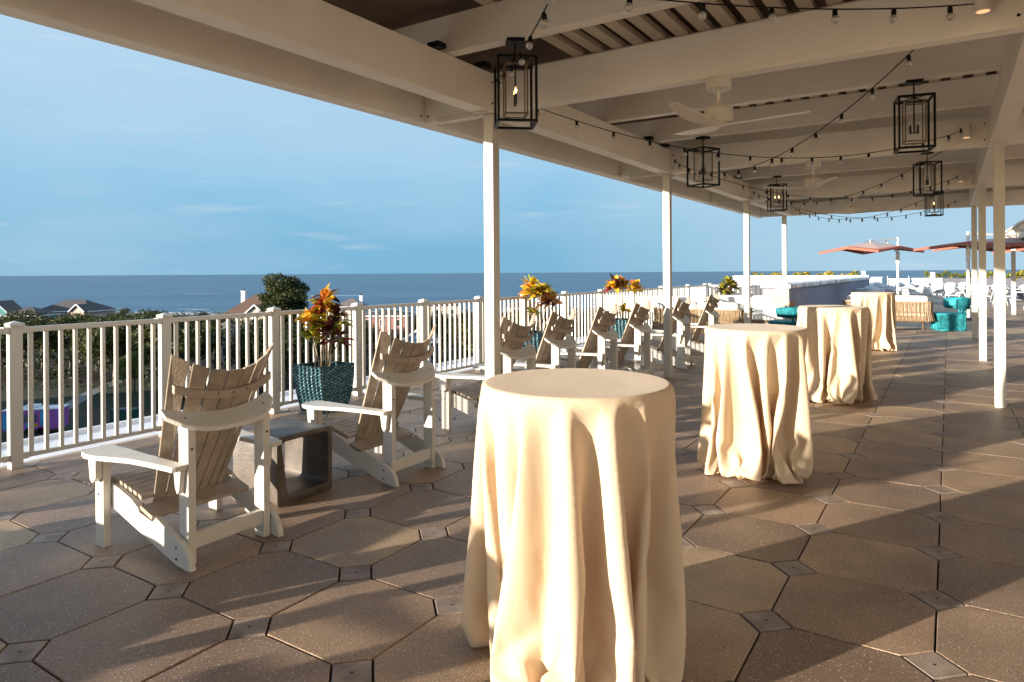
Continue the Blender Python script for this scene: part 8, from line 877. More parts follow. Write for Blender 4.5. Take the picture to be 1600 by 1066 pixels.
for s in range(len(secs)-1):
    b=s*2*K;c=(s+1)*2*K
    for k in range(K):
        k2=(k+1)%K; fs.append((b+k,c+k,c+k2,b+k2)); fs.append((b+K+k,b+K+k2,c+K+k2,c+K+k))
for b,fl in ((0,0),((len(secs)-1)*2*K,1)):
    for k in range(K):
        k2=(k+1)%K; q=(b+k,b+k2,b+K+k2,b+K+k); fs.append(q if not fl else q[::-1])
m.add(vs,fs); o=m.build('side_table',M['concrete'],None,(-4.07,3.03,0),rz=R(0),bev=.004,auto=35)
tag(o,'dark hollow concrete side table between the two nearest chairs','side table')
# ------------------------------------------------------------------ foliage helpers
def leafmat(name,col,col2,sc=.5,tr=.25,rough=.55):
    m=mat(name,col,rough,.25,sc,col2=col2,spec=.3); p=m.node_tree.nodes['Principled BSDF']; out=[n for n in m.node_tree.nodes if n.type=='OUTPUT_MATERIAL'][0]
    t=N(m,'ShaderNodeBsdfTranslucent'); src=p.inputs['Base Color'].links[0].from_socket; L(m,src,t.inputs[0])
    x=N(m,'ShaderNodeMixShader'); x.inputs[0].default_value=tr; L(m,p.outputs[0],x.inputs[1]); L(m,t.outputs[0],x.inputs[2]); L(m,x.outputs[0],out.inputs[0]); return m
M['oak']=leafmat('oak leaves',(.035,.047,.011),(.082,.085,.023),.45)
M['oak2']=leafmat('dark oak leaves',(.024,.036,.010),(.055,.065,.019),.45)
M['bright']=leafmat('fresh green leaves',(.07,.11,.016),(.15,.19,.04),.6)
M['pine']=leafmat('pine needles',(.020,.034,.010),(.062,.075,.02),.7)
M['palmleaf']=leafmat('palm fronds',(.07,.10,.02),(.20,.20,.07),.8)
M['bark']=mat('grey bark',(.13,.105,.08),.9,.25,2,.5,12)
M['lyellow']=leafmat('yellow croton leaves',(.62,.36,.02),(.80,.55,.05),9,.3,.35)
M['lorange']=leafmat('orange croton leaves',(.60,.17,.02),(.75,.34,.06),9,.3,.35)
M['lred']=leafmat('red croton leaves',(.30,.012,.012),(.45,.05,.03),9,.3,.35)
M['ldark']=leafmat('burgundy croton leaves',(.05,.008,.012),(.10,.03,.02),9,.2,.35)
M['lgreen']=leafmat('green croton leaves',(.16,.20,.02),(.38,.36,.05),9,.3,.35)
def leaf_quads(mb,pts,size,rng,flat=.0):
    for p in pts:
        s=size*rng.uniform(.6,1.3)
        a=Vector((rng.gauss(0,1),rng.gauss(0,1),rng.gauss(0,1)*(1-flat))).normalized(); b=a.cross(Vector((rng.gauss(0,1),rng.gauss(0,1),rng.gauss(0,1)))).normalized()
        p=Vector(p); mb.add([p-a*s,p+b*s*.45,p+a*s,p-b*s*.45],[(0,1,2,3)])
def croton_leaf(mb,base,d,ln,w,rng):
    d=Vector(d).normalized(); up=Vector((0,0,1)); sd=d.cross(up); sd=sd.normalized() if sd.length>.05 else Vector((1,0,0)); nn=sd.cross(d).normalized()
    tw=rng.uniform(-.5,.5); sd=(sd*math.cos(tw)+nn*math.sin(tw)); nn=sd.cross(d).normalized()
    prof=[(0,.12),(.22,.75),(.5,1.),(.78,.62),(1,.04)]; vs=[]; droop=rng.uniform(.05,.35)
    for u,k in prof:
        c=Vector(base)+d*(u*ln)+Vector((0,0,-1))*(droop*ln*u*u); ww=w*.5*k
        vs+=[c-sd*ww+nn*ww*.35,c,c+sd*ww+nn*ww*.35]
    fs=[]
    for i in range(4):
        for j in range(2): a=i*3+j; fs.append((a,a+1,a+4,a+3))
    mb.add(vs,fs)
def croton(parent,clusters,seed,stems=True):
    rng=random.Random(seed); sets={}
    for (x,y,z,r,n,cols) in clusters:
        for k in range(int(n*1.5)):
            col=rng.choice(cols); m=sets.setdefault(col,MB()); r_=r*1.18
            th=rng.uniform(0,2*math.pi); ph=rng.uniform(-.35,1.35)
            d=(math.cos(th)*math.cos(ph),math.sin(th)*math.cos(ph),math.sin(ph)); b=(x+d[0]*r*.15,y+d[1]*r*.15,z+rng.uniform(-.5,.3)*r)
            croton_leaf(m,b,d,r_*rng.uniform(.7,1.2),r_*rng.uniform(.38,.58),rng)
    nm={'lyellow':'yellow_leaves','lorange':'orange_leaves','lred':'red_leaves','ldark':'burgundy_leaves','lgreen':'green_leaves'}
    for c,m in sets.items(): m.build(nm[c],M[c],parent,smooth=True)
    m=MB()
    for (x,y,z,r,n,cols) in clusters:
        bx,by=x*.35+rng.uniform(-.04,.04),y*.35+rng.uniform(-.04,.04)
        m.tube([(bx,by,.40),(bx+(x-bx)*.3,by+(y-by)*.3,.40+(z-.4)*.4),(x,y,z)],[.008,.007,.005],6)
    m.build('stems',M['stem'],parent,smooth=True)
# woven planter
def planter_mats():
    m=bpy.data.materials.new('teal basket weave'); m.use_nodes=True; p=m.node_tree.nodes['Principled BSDF']
    at=N(m,'ShaderNodeAttribute'); at.attribute_name='weave'; r=N(m,'ShaderNodeValToRGB'); L(m,at.outputs['Fac'],r.inputs[0]); e=r.color_ramp.elements
    e[0].color=(.003,.014,.022,1); e[1].color=(.45,.72,.78,1); e.new(.55).color=(.012,.10,.13,1); L(m,r.outputs[0],p.inputs['Base Color']); p.inputs['Roughness'].default_value=.42
    return m
M['weave']=planter_mats()
def planter_mesh():
    vs=[];fs=[];wv=[]; rng=random.Random(3); NR=56; NC=13; H=.5
    def half(u): return .175+.055*math.sin(min(1,u*1.12)*math.pi*.5)   # half width up the side
    for side in range(4):
        a=side*math.pi/2; ca,sa=math.cos(a),math.sin(a); o=len(vs)
        for i in range(NR+1):
            u=i/NR; h=half(u); row=i//2
            for j in range(NC*2+1):
                t=j/(NC*2)*2-1; col=j//2
                over=((row+col)%2==0)
                d=.0035*(math.sin(math.pi*(i%2)/1.0+.8)*1.0 if over else -.6)
                d=(.004 if (i%2==1 and over and j%2==1) else (-.001 if over else -.0045))
                if i in(0,NR) or abs(t)>.98: d=0
                x=h+d; y=t*h
                vs.append((x*ca-y*sa,x*sa+y*ca,u*H)); wv.append(((.8 if i%2==1 else .5) if over else .2)+rng.uniform(-.3,.3))
        w=NC*2+1
        for i in range(NR):
            for j in range(NC*2): b=o+i*w+j; fs.append((b,b+1,b+w+1,b+w))
    me=bpy.data.meshes.new('woven_body'); me.from_pydata(vs,[],fs); me.materials.append(M['weave'])
    at=me.attributes.new('weave','FLOAT','POINT'); at.data.foreach_set('value',wv); me.update(); return me
PM=planter_mesh()
def make_planter(loc,rz,label,clusters,seed):
    t=empty('planter',loc,rz,label,'planter','teal woven planters with crotons')
    b=bpy.data.objects.new('woven_body',PM); C.objects.link(b); b.parent=t
    m=MB(); h=.233
    for s in (-1,1): m.box(-h,h,min(s*h,s*(h-.022)),max(s*h,s*(h-.022)),.492,.508); m.box(min(s*h,s*(h-.022)),max(s*h,s*(h-.022)),-h+.022,h-.022,.4925,.5075)
    m.build('rim',M['tealdark'],t,bev=.003)
    m=MB(); m.box(-h+.02,h-.02,-h+.02,h-.02,.40,.462); m.build('soil',M['soil'],t)
    pl=t; croton(pl,clusters,seed)
    return t
Y_=['lyellow','lyellow','lorange','lred','lgreen']; RD=['lred','ldark','lorange','lyellow','lgreen']; GN=['lgreen','lyellow','lgreen','ldark']; DK=['ldark','ldark','lred','lgreen']
make_planter((-5.79,5.12,0),0,'nearest teal woven planter with a tall red and yellow croton',
  [(.02,0,1.22,.15,16,['lyellow','lyellow','lorange','lorange','ldark']),(.09,-.03,1.16,.15,14,['lred','ldark','lyellow','lyellow']),(-.06,.05,1.12,.15,14,RD),(-.10,-.09,1.03,.15,18,['lyellow','lyellow','lyellow','lorange']),
   (.10,.08,1.02,.15,16,['lred','ldark','lorange','lgreen','ldark']),(.0,0,.93,.14,14,['ldark','lorange','lgreen','lyellow']),(.14,-.02,.90,.14,14,GN+['ldark','ldark']),(-.09,-.07,.82,.15,18,['lgreen','lyellow','lgreen']),(.05,.07,.82,.14,14,DK),(.16,.08,.80,.13,10,DK)],11)
make_planter((-5.79,9.7,0),R(4),'second teal planter, with a round yellow croton head behind the fourth chair',
  [(-.05,-.12,1.22,.19,30,['lyellow','lyellow','lgreen','lyellow','lorange']),(.08,.0,1.2,.19,26,['lyellow','lgreen','ldark','lyellow']),(-.1,.12,1.16,.17,20,['lyellow','lgreen','lyellow']),(.05,.3,1.04,.17,26,['lorange','lorange','ldark','lyellow']),(.12,.42,1.0,.15,18,['lorange','lred','ldark','lyellow']),(-.02,-.05,.82,.14,12,['lgreen','lyellow'])],5)
make_planter((-5.79,13.2,0),R(-3),'third teal planter, two orange and yellow croton heads, left of the second column',
  [(-.05,-.2,1.24,.19,26,['lred','ldark','lorange','lyellow']),(.05,0,1.22,.18,22,['lyellow','lorange','ldark']),(.1,.45,1.18,.18,24,['lyellow','lorange','lyellow','lorange']),(0,.05,.7,.16,14,['lgreen','lyellow'])],6)
make_planter((-5.2,19.1,0),R(2),'farthest teal planter with a rounded green croton by the end of the railing',
  [(0,0,1.22,.17,34,['lgreen','lgreen','lgreen','lyellow']),(.1,.12,1.1,.18,30,['lgreen','ldark','lgreen']),(-.1,-.1,1.02,.17,26,['ldark','lgreen','lgreen']),(.05,-.1,.9,.17,20,['lgreen','ldark'])],8)
# ------------------------------------------------------------------ lounge furniture
def cord_wall(m,path,z0,z1,step,r,flare=0.):
    """vertical cords along a plan path"""
    P=[Vector((x,y,0)) for x,y in path]; acc=0
    for a,b in zip(P[:-1],P[1:]):
        n=max(1,int((b-a).length/step)); nr=Vector(((b-a).y,-(b-a).x,0)).normalized()
        for k in range(n):
            p=a.lerp(b,(k+.5)/n)
            m.add(*cordbox(p,nr,(b-a).normalized(),z0,z1,r,flare))
def cordbox(p,nr,tg,z0,z1,r,fl):
    vs=[];
    for z,o in ((z0,-fl),(.5*(z0+z1),fl*.25),(z1,0)):
        c=p+nr*o; vs+=[c-tg*r+Vector((0,0,z)),c+nr*r+Vector((0,0,z)),c+tg*r+Vector((0,0,z)),c-nr*r+Vector((0,0,z))]
    fs=[]
    for i in range(2):
        for k in range(4): fs.append((i*4+k,i*4+(k+1)%4,(i+1)*4+(k+1)%4,(i+1)*4+k))
    return vs,fs
def rail_path(m,path,z,r): m.tube([(x,y,z) for x,y in path],r,8)
def rope_sofa(loc,rz,w,label,group='tan rope lounge sofas with white cushions'):
    t=empty('rope_sofa',loc,rz,label,'sofa',group); h=w/2; D=.42; c=.16
    arc=[]
    arc.append((D,-h))
    for k in range(7): a=R(-90-k*15); arc.append((-D+c+c*math.cos(a),-h+c+c*math.sin(a)))
    for k in range(7): a=R(180-k*15); arc.append((-D+c+c*math.cos(a),h-c+c*math.sin(a)))
    arc.append((D,h))
    m=MB(); cord_wall(m,arc,.24,.70,.028,.0085,.05); cord_wall(m,[(x*.93,y*.97) for x,y in arc],.24,.70,.04,.007,.04); m.build('rope_weave',M['rope'],t,smooth=True)
    m=MB(); rail_path(m,arc,.705,.016); rail_path(m,[(x*.92,y*.96) for x,y in arc],.235,.014); rail_path(m,[(x*.97,y*.985) for x,y in arc],.335,.012)
    m.build('frame',M['rope'],t,smooth=True)
    m=MB(); m.box(-.34,.36,-h+.08,h-.08,.20,.26); m.build('seat_deck',M['ropedark'],t,bev=.01)
    for s in (-1,1):
        for q in (-1,1): l=MB(); l.tube([(q*.26,s*(h-.2),.0),(q*.26,s*(h-.2),.21)],.018,8); l.build('leg',M['ropedark'],t)
    n=2 if w>1.3 else 1; cw=(w-.16)/n
    for k in range(n):
        y0=-h+.08+k*cw
        m=MB(); m.rbox(-.33,.40,y0+.005,y0+cw-.005,.26,.43,.05,puff=.02); m.build('seat_cushion',M['cushion'],t,smooth=True)
        m=MB(); m.rbox(-.36,-.16,y0+.01,y0+cw-.01,.42,.86,.07); m.build('back_cushion',M['cushion'],t,smooth=True)
    return t
rope_sofa((-1.35,19.9,0),R(90),2.0,'rope-backed sofa turned away from the camera, right of the farthest cream tablecloth')
rope_sofa((-4.45,14.3,0),R(90),1.9,'rope-backed sofa turned away from the camera, behind the farthest slatted chairs')
rope_sofa((-4.35,18.0,0),R(-90),2.1,'white-cushioned sofa facing the camera by the short railing')
rope_sofa((-5.35,16.3,0),R(0),.95,'single rope armchair beside the long railing, left of the white-cushioned sofa','rope lounge armchairs')
t=empty('shade_ottoman',(-5.0,-.8,0),0,'low cushioned seat added unseen behind the camera to shade the floor','shade_ottoman')  # added unseen, its low height chosen to shade only the floor
m=MB(); m.box(-.55,.55,-1.1,1.1,.06,.25); m.build('base',M['ropedark'],t,bev=.02); m=MB(); m.rbox(-.55,.55,-1.1,1.1,.252,.43,.06,puff=.02); m.build('cushion',M['cushion'],t,smooth=True)
def pillow(loc,rz,label):
    m=MB(); m.rbox(-.06,.06,-.23,.23,0,.44,.06,puff=0); o=m.build('pillow',M['cushion'],None,loc,rz,smooth=True); o.rotation_euler[1]=R(-14); tag(o,label,'pillow','white loose pillows'); return o
pillow((-5.05,17.85,.43),R(-70),'white loose pillow leaning at the left end of the white-cushioned sofa')
pillow((-3.58,17.85,.43),R(-108),'white loose pillow at the right end of the white-cushioned sofa')
def teal_chair(loc,rz,label):
    t=empty('cord_chair',loc,rz,label,'lounge chair','turquoise cord lounge chairs')
    def ring(rx,ry,n=28,sq=3.2):
        P=[]
        for k in range(n+1):
            a=2*math.pi*k/n; c,s=math.cos(a),math.sin(a); P.append((rx*math.copysign(abs(c)**(2/sq),c),ry*math.copysign(abs(s)**(2/sq),s)))
        return P
    rp=ring(.34,.33)
    m=MB(); cord_wall(m,rp,.03,.40,.020,.0098,.0); m.build('cord_base',M['teal'],t,smooth=True)
    m=MB(); m.lathe([(.30,.04),(.30,.385)],n=24); m.build('inner_drum',M['tealdark'],t)
    m=MB(); rail_path(m,rp,.02,.018); rail_path(m,rp,.405,.02)
    for k in (3,10,17,24): m.tube([(rp[k][0]*1.02,rp[k][1]*1.02,.02),(rp[k][0]*1.02,rp[k][1]*1.02,.40)],.017,8)
    m.build('frame',M['teal'],t,smooth=True)
    m=MB(); m.prism([(x*.96,y*.96) for x,y in rp[:-1]],'z',.40,.43); m.build('seat',M['teal'],t,bev=.01)
    # wrap-around backrest, cord covered
    vs=[];fs=[]; n=22; K=8
    for i in range(n+1):
        a=R(92+176*i/n); e=abs(i/n*2-1); hh=.155*(1-.25*e**4); rr=.355
        cx_,cy_=rr*math.cos(a)*1.02-.02,rr*math.sin(a)
        for k in range(K):
            b=2*math.pi*k/K; th=.055*(1-.3*e**3)
            q=th*math.cos(b); zz=.665+hh*math.copysign(abs(math.sin(b))**.7,math.sin(b)); lean=(zz-.5)*.14
            vs.append((cx_+(q+lean)*math.cos(a),cy_+(q+lean)*math.sin(a),zz))
    for i in range(n):
        for k in range(K): fs.append((i*K+k,i*K+(k+1)%K,(i+1)*K+(k+1)%K,(i+1)*K+k))
    fs+=[tuple(range(K)),tuple(n*K+k for k in range(K))[::-1]]
    m=MB(); m.add(vs,fs); m.build('backrest',M['teal'],t,smooth=True)
    m=MB()
    for i in range(1,46):
        a=R(92+176*i/46); c=(.415*math.cos(a)*1.02-.02,.415*math.sin(a)); m.tube([(c[0]*.98,c[1]*.98,.53),(c[0]*1.04,c[1]*1.04,.66),(c[0]*1.035,c[1]*1.035,.79)],.007,5)
    m.build('back_cords',M['teal'],t,smooth=True)
    m=MB()
    for a in (150,165,180,195,210): m.tube([(.33*math.cos(R(a)),.33*math.sin(R(a)),.40),(.37*math.cos(R(a)),.37*math.sin(R(a)),.56)],.022,8)
    m.build('back_post',M['teal'],t,smooth=True)
    return t
teal_chair((-.02,20.0,0),R(200),'turquoise cord chair standing alone on the right, beside the far white columns')
teal_chair((-3.12,16.45,0),R(150),'turquoise cord chair in front of the grey parapet end, left of the third cream tablecloth').scale=(1,1,.84)
m=MB(); m.lathe([(.22,0),(.22,.02),(.03,.03),(.03,.40),(.27,.42),(.27,.445)],n=28); o=m.build('coffee_table',M['ropedark'],None,(-4.3,15.9,0),auto=35); tag(o,'small dark round coffee table between the left lounge sofas','coffee table')
# ------------------------------------------------------------------ parapets and far roof pieces
def part(nm,m,t,*b,bev=.008): q=MB(); q.box(*b); return q.build(nm,m,t,bev=bev)
t=empty('parapet_wall',(0,0,0),0,'blue-shaded grey parapet wall with wide weathered white coping, running away from the short railing','parapet')
part('wall',M['stucco_shade'],t,-3.92,-3.32,17.7,37.8,0,1.06); part('end_wall',M['stucco_beige'],t,-3.93,-3.31,17.66,17.697,0,1.02)
part('coping',M['stone_cap'],t,-3.98,-3.26,17.6,37.85,1.062,1.172,bev=.02)
t=empty('white_parapet',(0,0,0),0,'long white parapet block across the far roof with yellow flowers behind it','parapet')
part('wall',M['stucco_white'],t,-10.,-3.4,37.9,38.5,0,1.17); part('coping',M['stucco_white'],t,-10.06,-3.36,37.84,38.56,1.172,1.25)
m=MB(); m.box(-10,-4,20.7,37.8,.2,.72); tag(m.build('lower_roof',M['kerb']),kind='structure')
for i,(x,y,w,d,h,lab) in enumerate([(-3.7,42.8,1.15,1.,1.12,'white box-shaped service stand right of the third tablecloth, far back'),(-1.1,47.,1.5,1.2,1.02,'wide white service stand with a small post behind the rope sofa'),(-2.6,48.5,1.1,1.,.98,'pale service stand far back, left of the wide white one')]):
    t=empty('service_stand',(x,y,0),0,lab,'service stand','white service stands at the far end')
    part('body',M['stucco_white'],t,-w/2,w/2,-d/2,d/2,0,h-.05); part('top',M['stucco_white'],t,-w/2-.03,w/2+.03,-d/2-.03,d/2+.03,h-.048,h)
    if i<2: q=MB(); q.lathe([(.13,h+.002),(.13,h+.30),(.15,h+.305),(.15,h+.34)],(.3 if i else -.35,0,0),16); q.build('vent_pipe',M['stucco_white'],t)
t=empty('glass_railing',(0,50,0),0,'frameless glass railing at the far end of the terrace in front of the sea','railing')
for k in range(6):
    part('glass_panel',M['pane'],t,-7.+k*1.2,-5.86+k*1.2,.99,1.005,.08,1.1,bev=0); part('post',M['umb_frame'],t,-7.04+k*1.2,-7.005+k*1.2,.97,1.02,0,1.12,bev=0)
def hedge(x0,x1,y0,y1,zb,zt,label,seed,flowers):
    t=empty('hedge_planter',((x0+x1)/2,(y0+y1)/2,0),0,label,'planter'); ox,oy=(x0+x1)/2,(y0+y1)/2
    part('box',M['planterbox'],t,x0-ox,x1-ox,y0-oy,y1-oy,0,zb,bev=.01)
    rng=random.Random(seed); g=MB();f=MB()
    n=int((x1-x0)*700)
    for k in range(n):
        x=rng.uniform(x0,x1)-ox; y=rng.uniform(y0,y1)-oy; top=zt+.09*math.sin(x*5+seed)+.06*math.sin(x*11)
        z=zb+(top-zb)*rng.random()**.5
        leaf_quads(f if rng.random()<flowers else g,[(x,y,z)],.055,rng)
    g.build('foliage',M['bright'],t); f.build('flowers',M['lyellow'],t)
    return t
hedge(-9.2,-3.9,38.7,39.3,1.05,1.33,'low strip of yellow flowers along the top of the white parapet',2,.5)
hedge(-1.4,4.2,52.,52.8,.95,1.30,'dark planter with a clipped green hedge behind the far dining tables',3,.12)
hedge(2.6,6.5,40.,40.8,.95,1.32,'dark planter with yellow-green shrubs at the right edge of the picture',4,.35)
# ------------------------------------------------------------------ far dining sets
def dining_chair():
    t=empty('dining_chair',(0,0,0),0,'x','chair')
    m=MB(); m.rbox(-.22,.24,-.24,.24,.42,.465,.02); m.build('seat',M['chairshell'],t,smooth=True)
    vs=[];fs=[];n=14
    for i in range(n+1):
        a=R(85+190*i/n); e=abs(i/n*2-1); zt=.84-.18*e**2; zb=.47+.12*e**2
        for r,z in ((.25,zb),(.285,zt),(.265,zt),(.235,zb)): vs.append((r*math.cos(a),r*math.sin(a)*1.05,z))
    for i in range(n):
        for k in range(4): fs.append((i*4+k,i*4+(k+1)%4,(i+1)*4+(k+1)%4,(i+1)*4+k))
    fs+=[(3,2,1,0),(n*4,n*4+1,n*4+2,n*4+3)]
    m=MB(); m.add(vs,fs); m.build('backrest',M['chairshell'],t,smooth=True)
    for sx in (-1,1):
        for sy in (-1,1):
            m=MB(); m.tube([(sx*.19,sy*.19,.42),(sx*.27,sy*.26,0)],.014,6); m.build('leg',M['chairshell'],t,smooth=True)
    return t
def dining_table():
    t=empty('dining_table',(0,0,0),0,'x','table')
    m=MB(); m.box(-.55,.55,-.45,.45,.72,.745); m.build('tabletop',M['tabletop'],t,bev=.006)
    m=MB(); m.tube([(0,0,.03),(0,0,.72)],.035,10); m.build('pedestal',M['chairshell'],t); m=MB(); m.lathe([(.26,0),(.26,.02),(.05,.035)],n=20); m.build('base',M['chairshell'],t,auto=40)
    return t
dc=dining_chair(); dt=dining_table(); k=0
TT=[(-3.3,41.0,15),(-2.0,35.0,-10),(-1.4,45.0,20),(-.5,37.0,5),(.3,42.5,-15),(.95,33.6,12),(1.9,39.,0),(2.75,32.8,-8),(-2.7,31.2,8)]
w_=['left of the first umbrella pole','right of the first umbrella pole','small and far, between the umbrella poles','behind the rope sofa cushions','farthest back, between the umbrella poles','behind the turquoise chair','behind the right-hand white columns','at the right edge of the picture','half hidden behind the farthest cream tablecloth']
cols=['seen from behind','turned toward the sea','seen side-on','facing the camera']
for i,(x,y,a) in enumerate(TT):
    place(dt,i==0,(x,y,0),R(a),'white dining table '+w_[i],'white dining tables at the far end')
    for q,(dx,dy,ra) in enumerate(((0,-.78,90),(-.85,.05,0),(.85,-.05,180),(.1,.8,270))):
        if q==3 and i%2: continue
        c,s=math.cos(R(a)),math.sin(R(a)); j=rnd.uniform(-12,12)
        place(dc,k==0,(x+dx*c-dy*s,y+dx*s+dy*c,0),R(a+ra+j),'%s white chair at the dining table %s'%(['near-side','left-hand','right-hand','far-side'][q],w_[i]),'white dining chairs at the far end'); k+=1
# ------------------------------------------------------------------ cantilever umbrellas
def umbrella(pole,ctr,rz,half,ze,za,label):
    t=empty('umbrella',(pole[0],pole[1],0),0,label,'umbrella','coral square cantilever umbrellas'); cx,cy=ctr[0]-pole[0],ctr[1]-pole[1]
    zp=za+.18
    m=MB(); m.tube([(0,0,0),(0,0,zp)],.045,12); m.build('pole',M['umb_frame'],t,auto=40)
    m=MB(); m.box(-.35,.35,-.35,.35,0,.07); m.build('base',M['planterbox'],t,bev=.01)
    m=MB(); m.bar((0,0,zp-.05),(cx,cy,za+.06),.05,.05); m.bar((0,0,zp-.55),(cx*.45,cy*.45,zp-.10),.035,.035); m.build('arm',M['umb_frame'],t)
    m=MB(); m.box(-.06,.06,-.05,.05,zp-.9,zp-.5); m.build('crank_box',M['umb_frame'],t,bev=.01)
    n=8; vs=[];fs=[];mi=[]
    def P(u,v,w,dz=0):   # u in -1..1 square coordinates
        r=max(abs(u),abs(v)); diag=min(abs(u),abs(v))/(r+1e-9)
        z=za+(ze-za)*r**1.25 -(.10*diag*r*r)+(.05*(1-diag)*r*r)+dz
        X=u*half;Y=v*half; c,s=math.cos(rz),math.sin(rz); return (cx+X*c-Y*s,cy+X*s+Y*c,z)
    G=16
    for lay,dz in ((0,0),(1,-.012)):
        o=len(vs)
        for i in range(G+1):
            for j in range(G+1): vs.append(P(i/G*2-1,j/G*2-1,0,dz))
        for i in range(G):
            for j in range(G):
                a=o+i*(G+1)+j; q=(a,a+1,a+G+2,a+G+1); edge=max(abs((i+.5)/G*2-1),abs((j+.5)/G*2-1))>.86
                fs.append(q[::-1] if lay==0 else q); mi.append(1 if (lay==1 and edge) or (lay==0 and edge) else 0)
    me=bpy.data.meshes.new('canopy'); 
    # hanging valance
    o=len(vs); ring=[(i/G*2-1,-1) for i in range(G)]+[(1,i/G*2-1) for i in range(G)]+[(1-i/G*2,1) for i in range(G)]+[(-1,1-i/G*2) for i in range(G)]
    for u,v in ring: p=P(u,v,0); vs+=[p,(p[0],p[1],p[2]-.07)]
    K=len(ring)
    for i in range(K): a=o+2*i;b=o+2*((i+1)%K); fs.append((a,a+1,b+1,b)); mi.append(1)
    me.from_pydata(vs,[],fs); me.materials.append(M['fabric_pale']); me.materials.append(M['fabric_coral']); me.polygons.foreach_set('material_index',mi); me.update()
    ob=bpy.data.objects.new('canopy',me); C.objects.link(ob); ob.parent=t
    for (u,v) in ((1,1),(1,-1),(-1,1),(-1,-1),(1,0),(-1,0),(0,1),(0,-1)):
        a=P(u*.97,v*.97,0,-.035); b=P(u*.05,v*.05,0,-.10); m=MB(); m.bar(b,a,.022,.022); m.build('rib',M['umb_frame'],t)
    m=MB(); m.tube([(cx,cy,za-.28),(cx,cy,za+.08)],.03,10); m.build('hub',M['umb_frame'],t)
    m=MB(); vs=[]; 
    for i in range(5):
        for j in range(5): p=P((i/2-1)*.16,(j/2-1)*.16,0); vs.append((p[0],p[1],p[2]+.07))
    m.add(vs,[(i*5+j,(i+1)*5+j,(i+1)*5+j+1,i*5+j+1) for i in range(4) for j in range(4)]); m.build('vent_cap',M['fabric_pale'],t)
    return t
umbrella((-1.53,27.6),(-2.3,26.5),R(58),1.16,2.25,2.47,'coral square umbrella on a white pole, standing clear of the columns against the sky')
umbrella((.48,24.4),(1.5,25.3),R(52),1.75,2.27,2.46,'coral umbrella behind the right-hand white columns, nearest of the group')
umbrella((3.1,31.5),(1.8,32.6),R(50),1.7,2.42,2.72,'coral umbrella mostly hidden beneath the nearest right-hand one')
umbrella((4.6,30.0),(3.35,30.2),R(60),1.5,2.22,2.55,'coral umbrella at the right edge of the picture, lowest of the group')
# unseen wall added inland to bounce sun onto the roof beams
t=empty('bounce_wall',(9.2,6,0),0,'added cream wall inland of the terrace, unseen, bouncing sun onto the beams','bounce wall')
part('wall',M['helperwall'],t,0,.3,-15,16,0,5.2); part('cornice',M['stucco_white'],t,-.12,.42,-15.1,16.1,5.202,5.4)
for k in range(9):
    y=-13.5+k*3.4; d=part('door',M['umb_frame'],t,-.05,-.003,y-.95,y+.95,0,2.35); part('pane',M['darkpane'],d,-.06,-.052,y-.85,y-.04,.12,2.25); part('pane',M['darkpane'],d,-.06,-.052,y+.04,y+.85,.12,2.25)
# pavilion at the far right
t=empty('pavilion',(4.4,25.,0),0,'white gabled roof with open rafters at the right edge behind the columns','pavilion')
for sx in (-1,1):
    m=MB(); m.add([(sx*2.9,-3.4,2.66),(sx*2.9,3.4,2.66),(0,3.4,4.1),(0,-3.4,4.1),(sx*2.9,-3.4,2.72),(sx*2.9,3.4,2.72),(0,3.4,4.16),(0,-3.4,4.16)],[(0,1,2,3),(7,6,5,4),(0,4,5,1),(1,5,6,2),(2,6,7,3),(3,7,4,0)]); m.build('roof_slope',M['white'],t)
    for k in range(8): m=MB(); y=-3.2+k*.9; m.bar((sx*2.86,y,2.58),(sx*.05,y,4.0),.07,.14); m.build('rafter',M['white'],t)
    part('eave_beam',M['white'],t,sx*2.6-.08,sx*2.6+.08,-3.3,3.3,2.38,2.56)
    for y in (-3.,3.): part('post',M['white'],t,sx*2.6-.06,sx*2.6+.06,y-.06,y+.06,0,2.377)
part('tie_beam',M['white'],t,-2.5,2.5,-3.3,-3.16,2.40,2.58)
# ------------------------------------------------------------------ the land and sea below (polar placing: bearing west of +Y, metres)
YAW=32.92; FW=Vector((-math.sin(R(YAW)),math.cos(R(YAW)),0)); RT=Vector((math.cos(R(YAW)),math.sin(R(YAW)),0))
def at(bearing,dist):      # dist measured along the view axis
    a=R(YAW-bearing); p=FW*dist+RT*(dist*math.tan(a)); return p.x,p.y
GZ=-15.
m=bpy.data.materials.new('lawn and leaf litter'); m.use_nodes=True; p=m.node_tree.nodes['Principled BSDF']; p.inputs['Roughness'].default_value=.95
tc=N(m,'ShaderNodeTexCoord'); n1=N(m,'ShaderNodeTexNoise'); n1.inputs['Scale'].default_value=.06; n1.inputs['Detail'].default_value=8; L(m,tc.outputs['Object'],n1.inputs['Vector'])
r=N(m,'ShaderNodeValToRGB'); L(m,n1.outputs['Fac'],r.inputs[0]); e=r.color_ramp.elements; e[0].position=.42; e[0].color=(.028,.018,.012,1); e[1].position=.56; e[1].color=(.016,.028,.009,1); e.new(.49).color=(.05,.032,.02,1)
n2=N(m,'ShaderNodeTexNoise'); n2.inputs['Scale'].default_value=3; n2.inputs['Detail'].default_value=6; L(m,tc.outputs['Object'],n2.inputs['Vector'])
mm=N(m,'ShaderNodeMix'); mm.data_type='RGBA'; mm.blend_type='MULTIPLY'; mm.inputs['Factor'].default_value=.8; L(m,r.outputs[0],mm.inputs['A']); L(m,n2.outputs['Color'],mm.inputs['B']); 
L(m,r.outputs[0],p.inputs['Base Color']); bp_=N(m,'ShaderNodeBump'); bp_.inputs['Distance'].default_value=.3; bp_.inputs['Strength'].default_value=.6; L(m,n2.outputs['Fac'],bp_.inputs['Height']); L(m,bp_.outputs[0],p.inputs['Normal'])
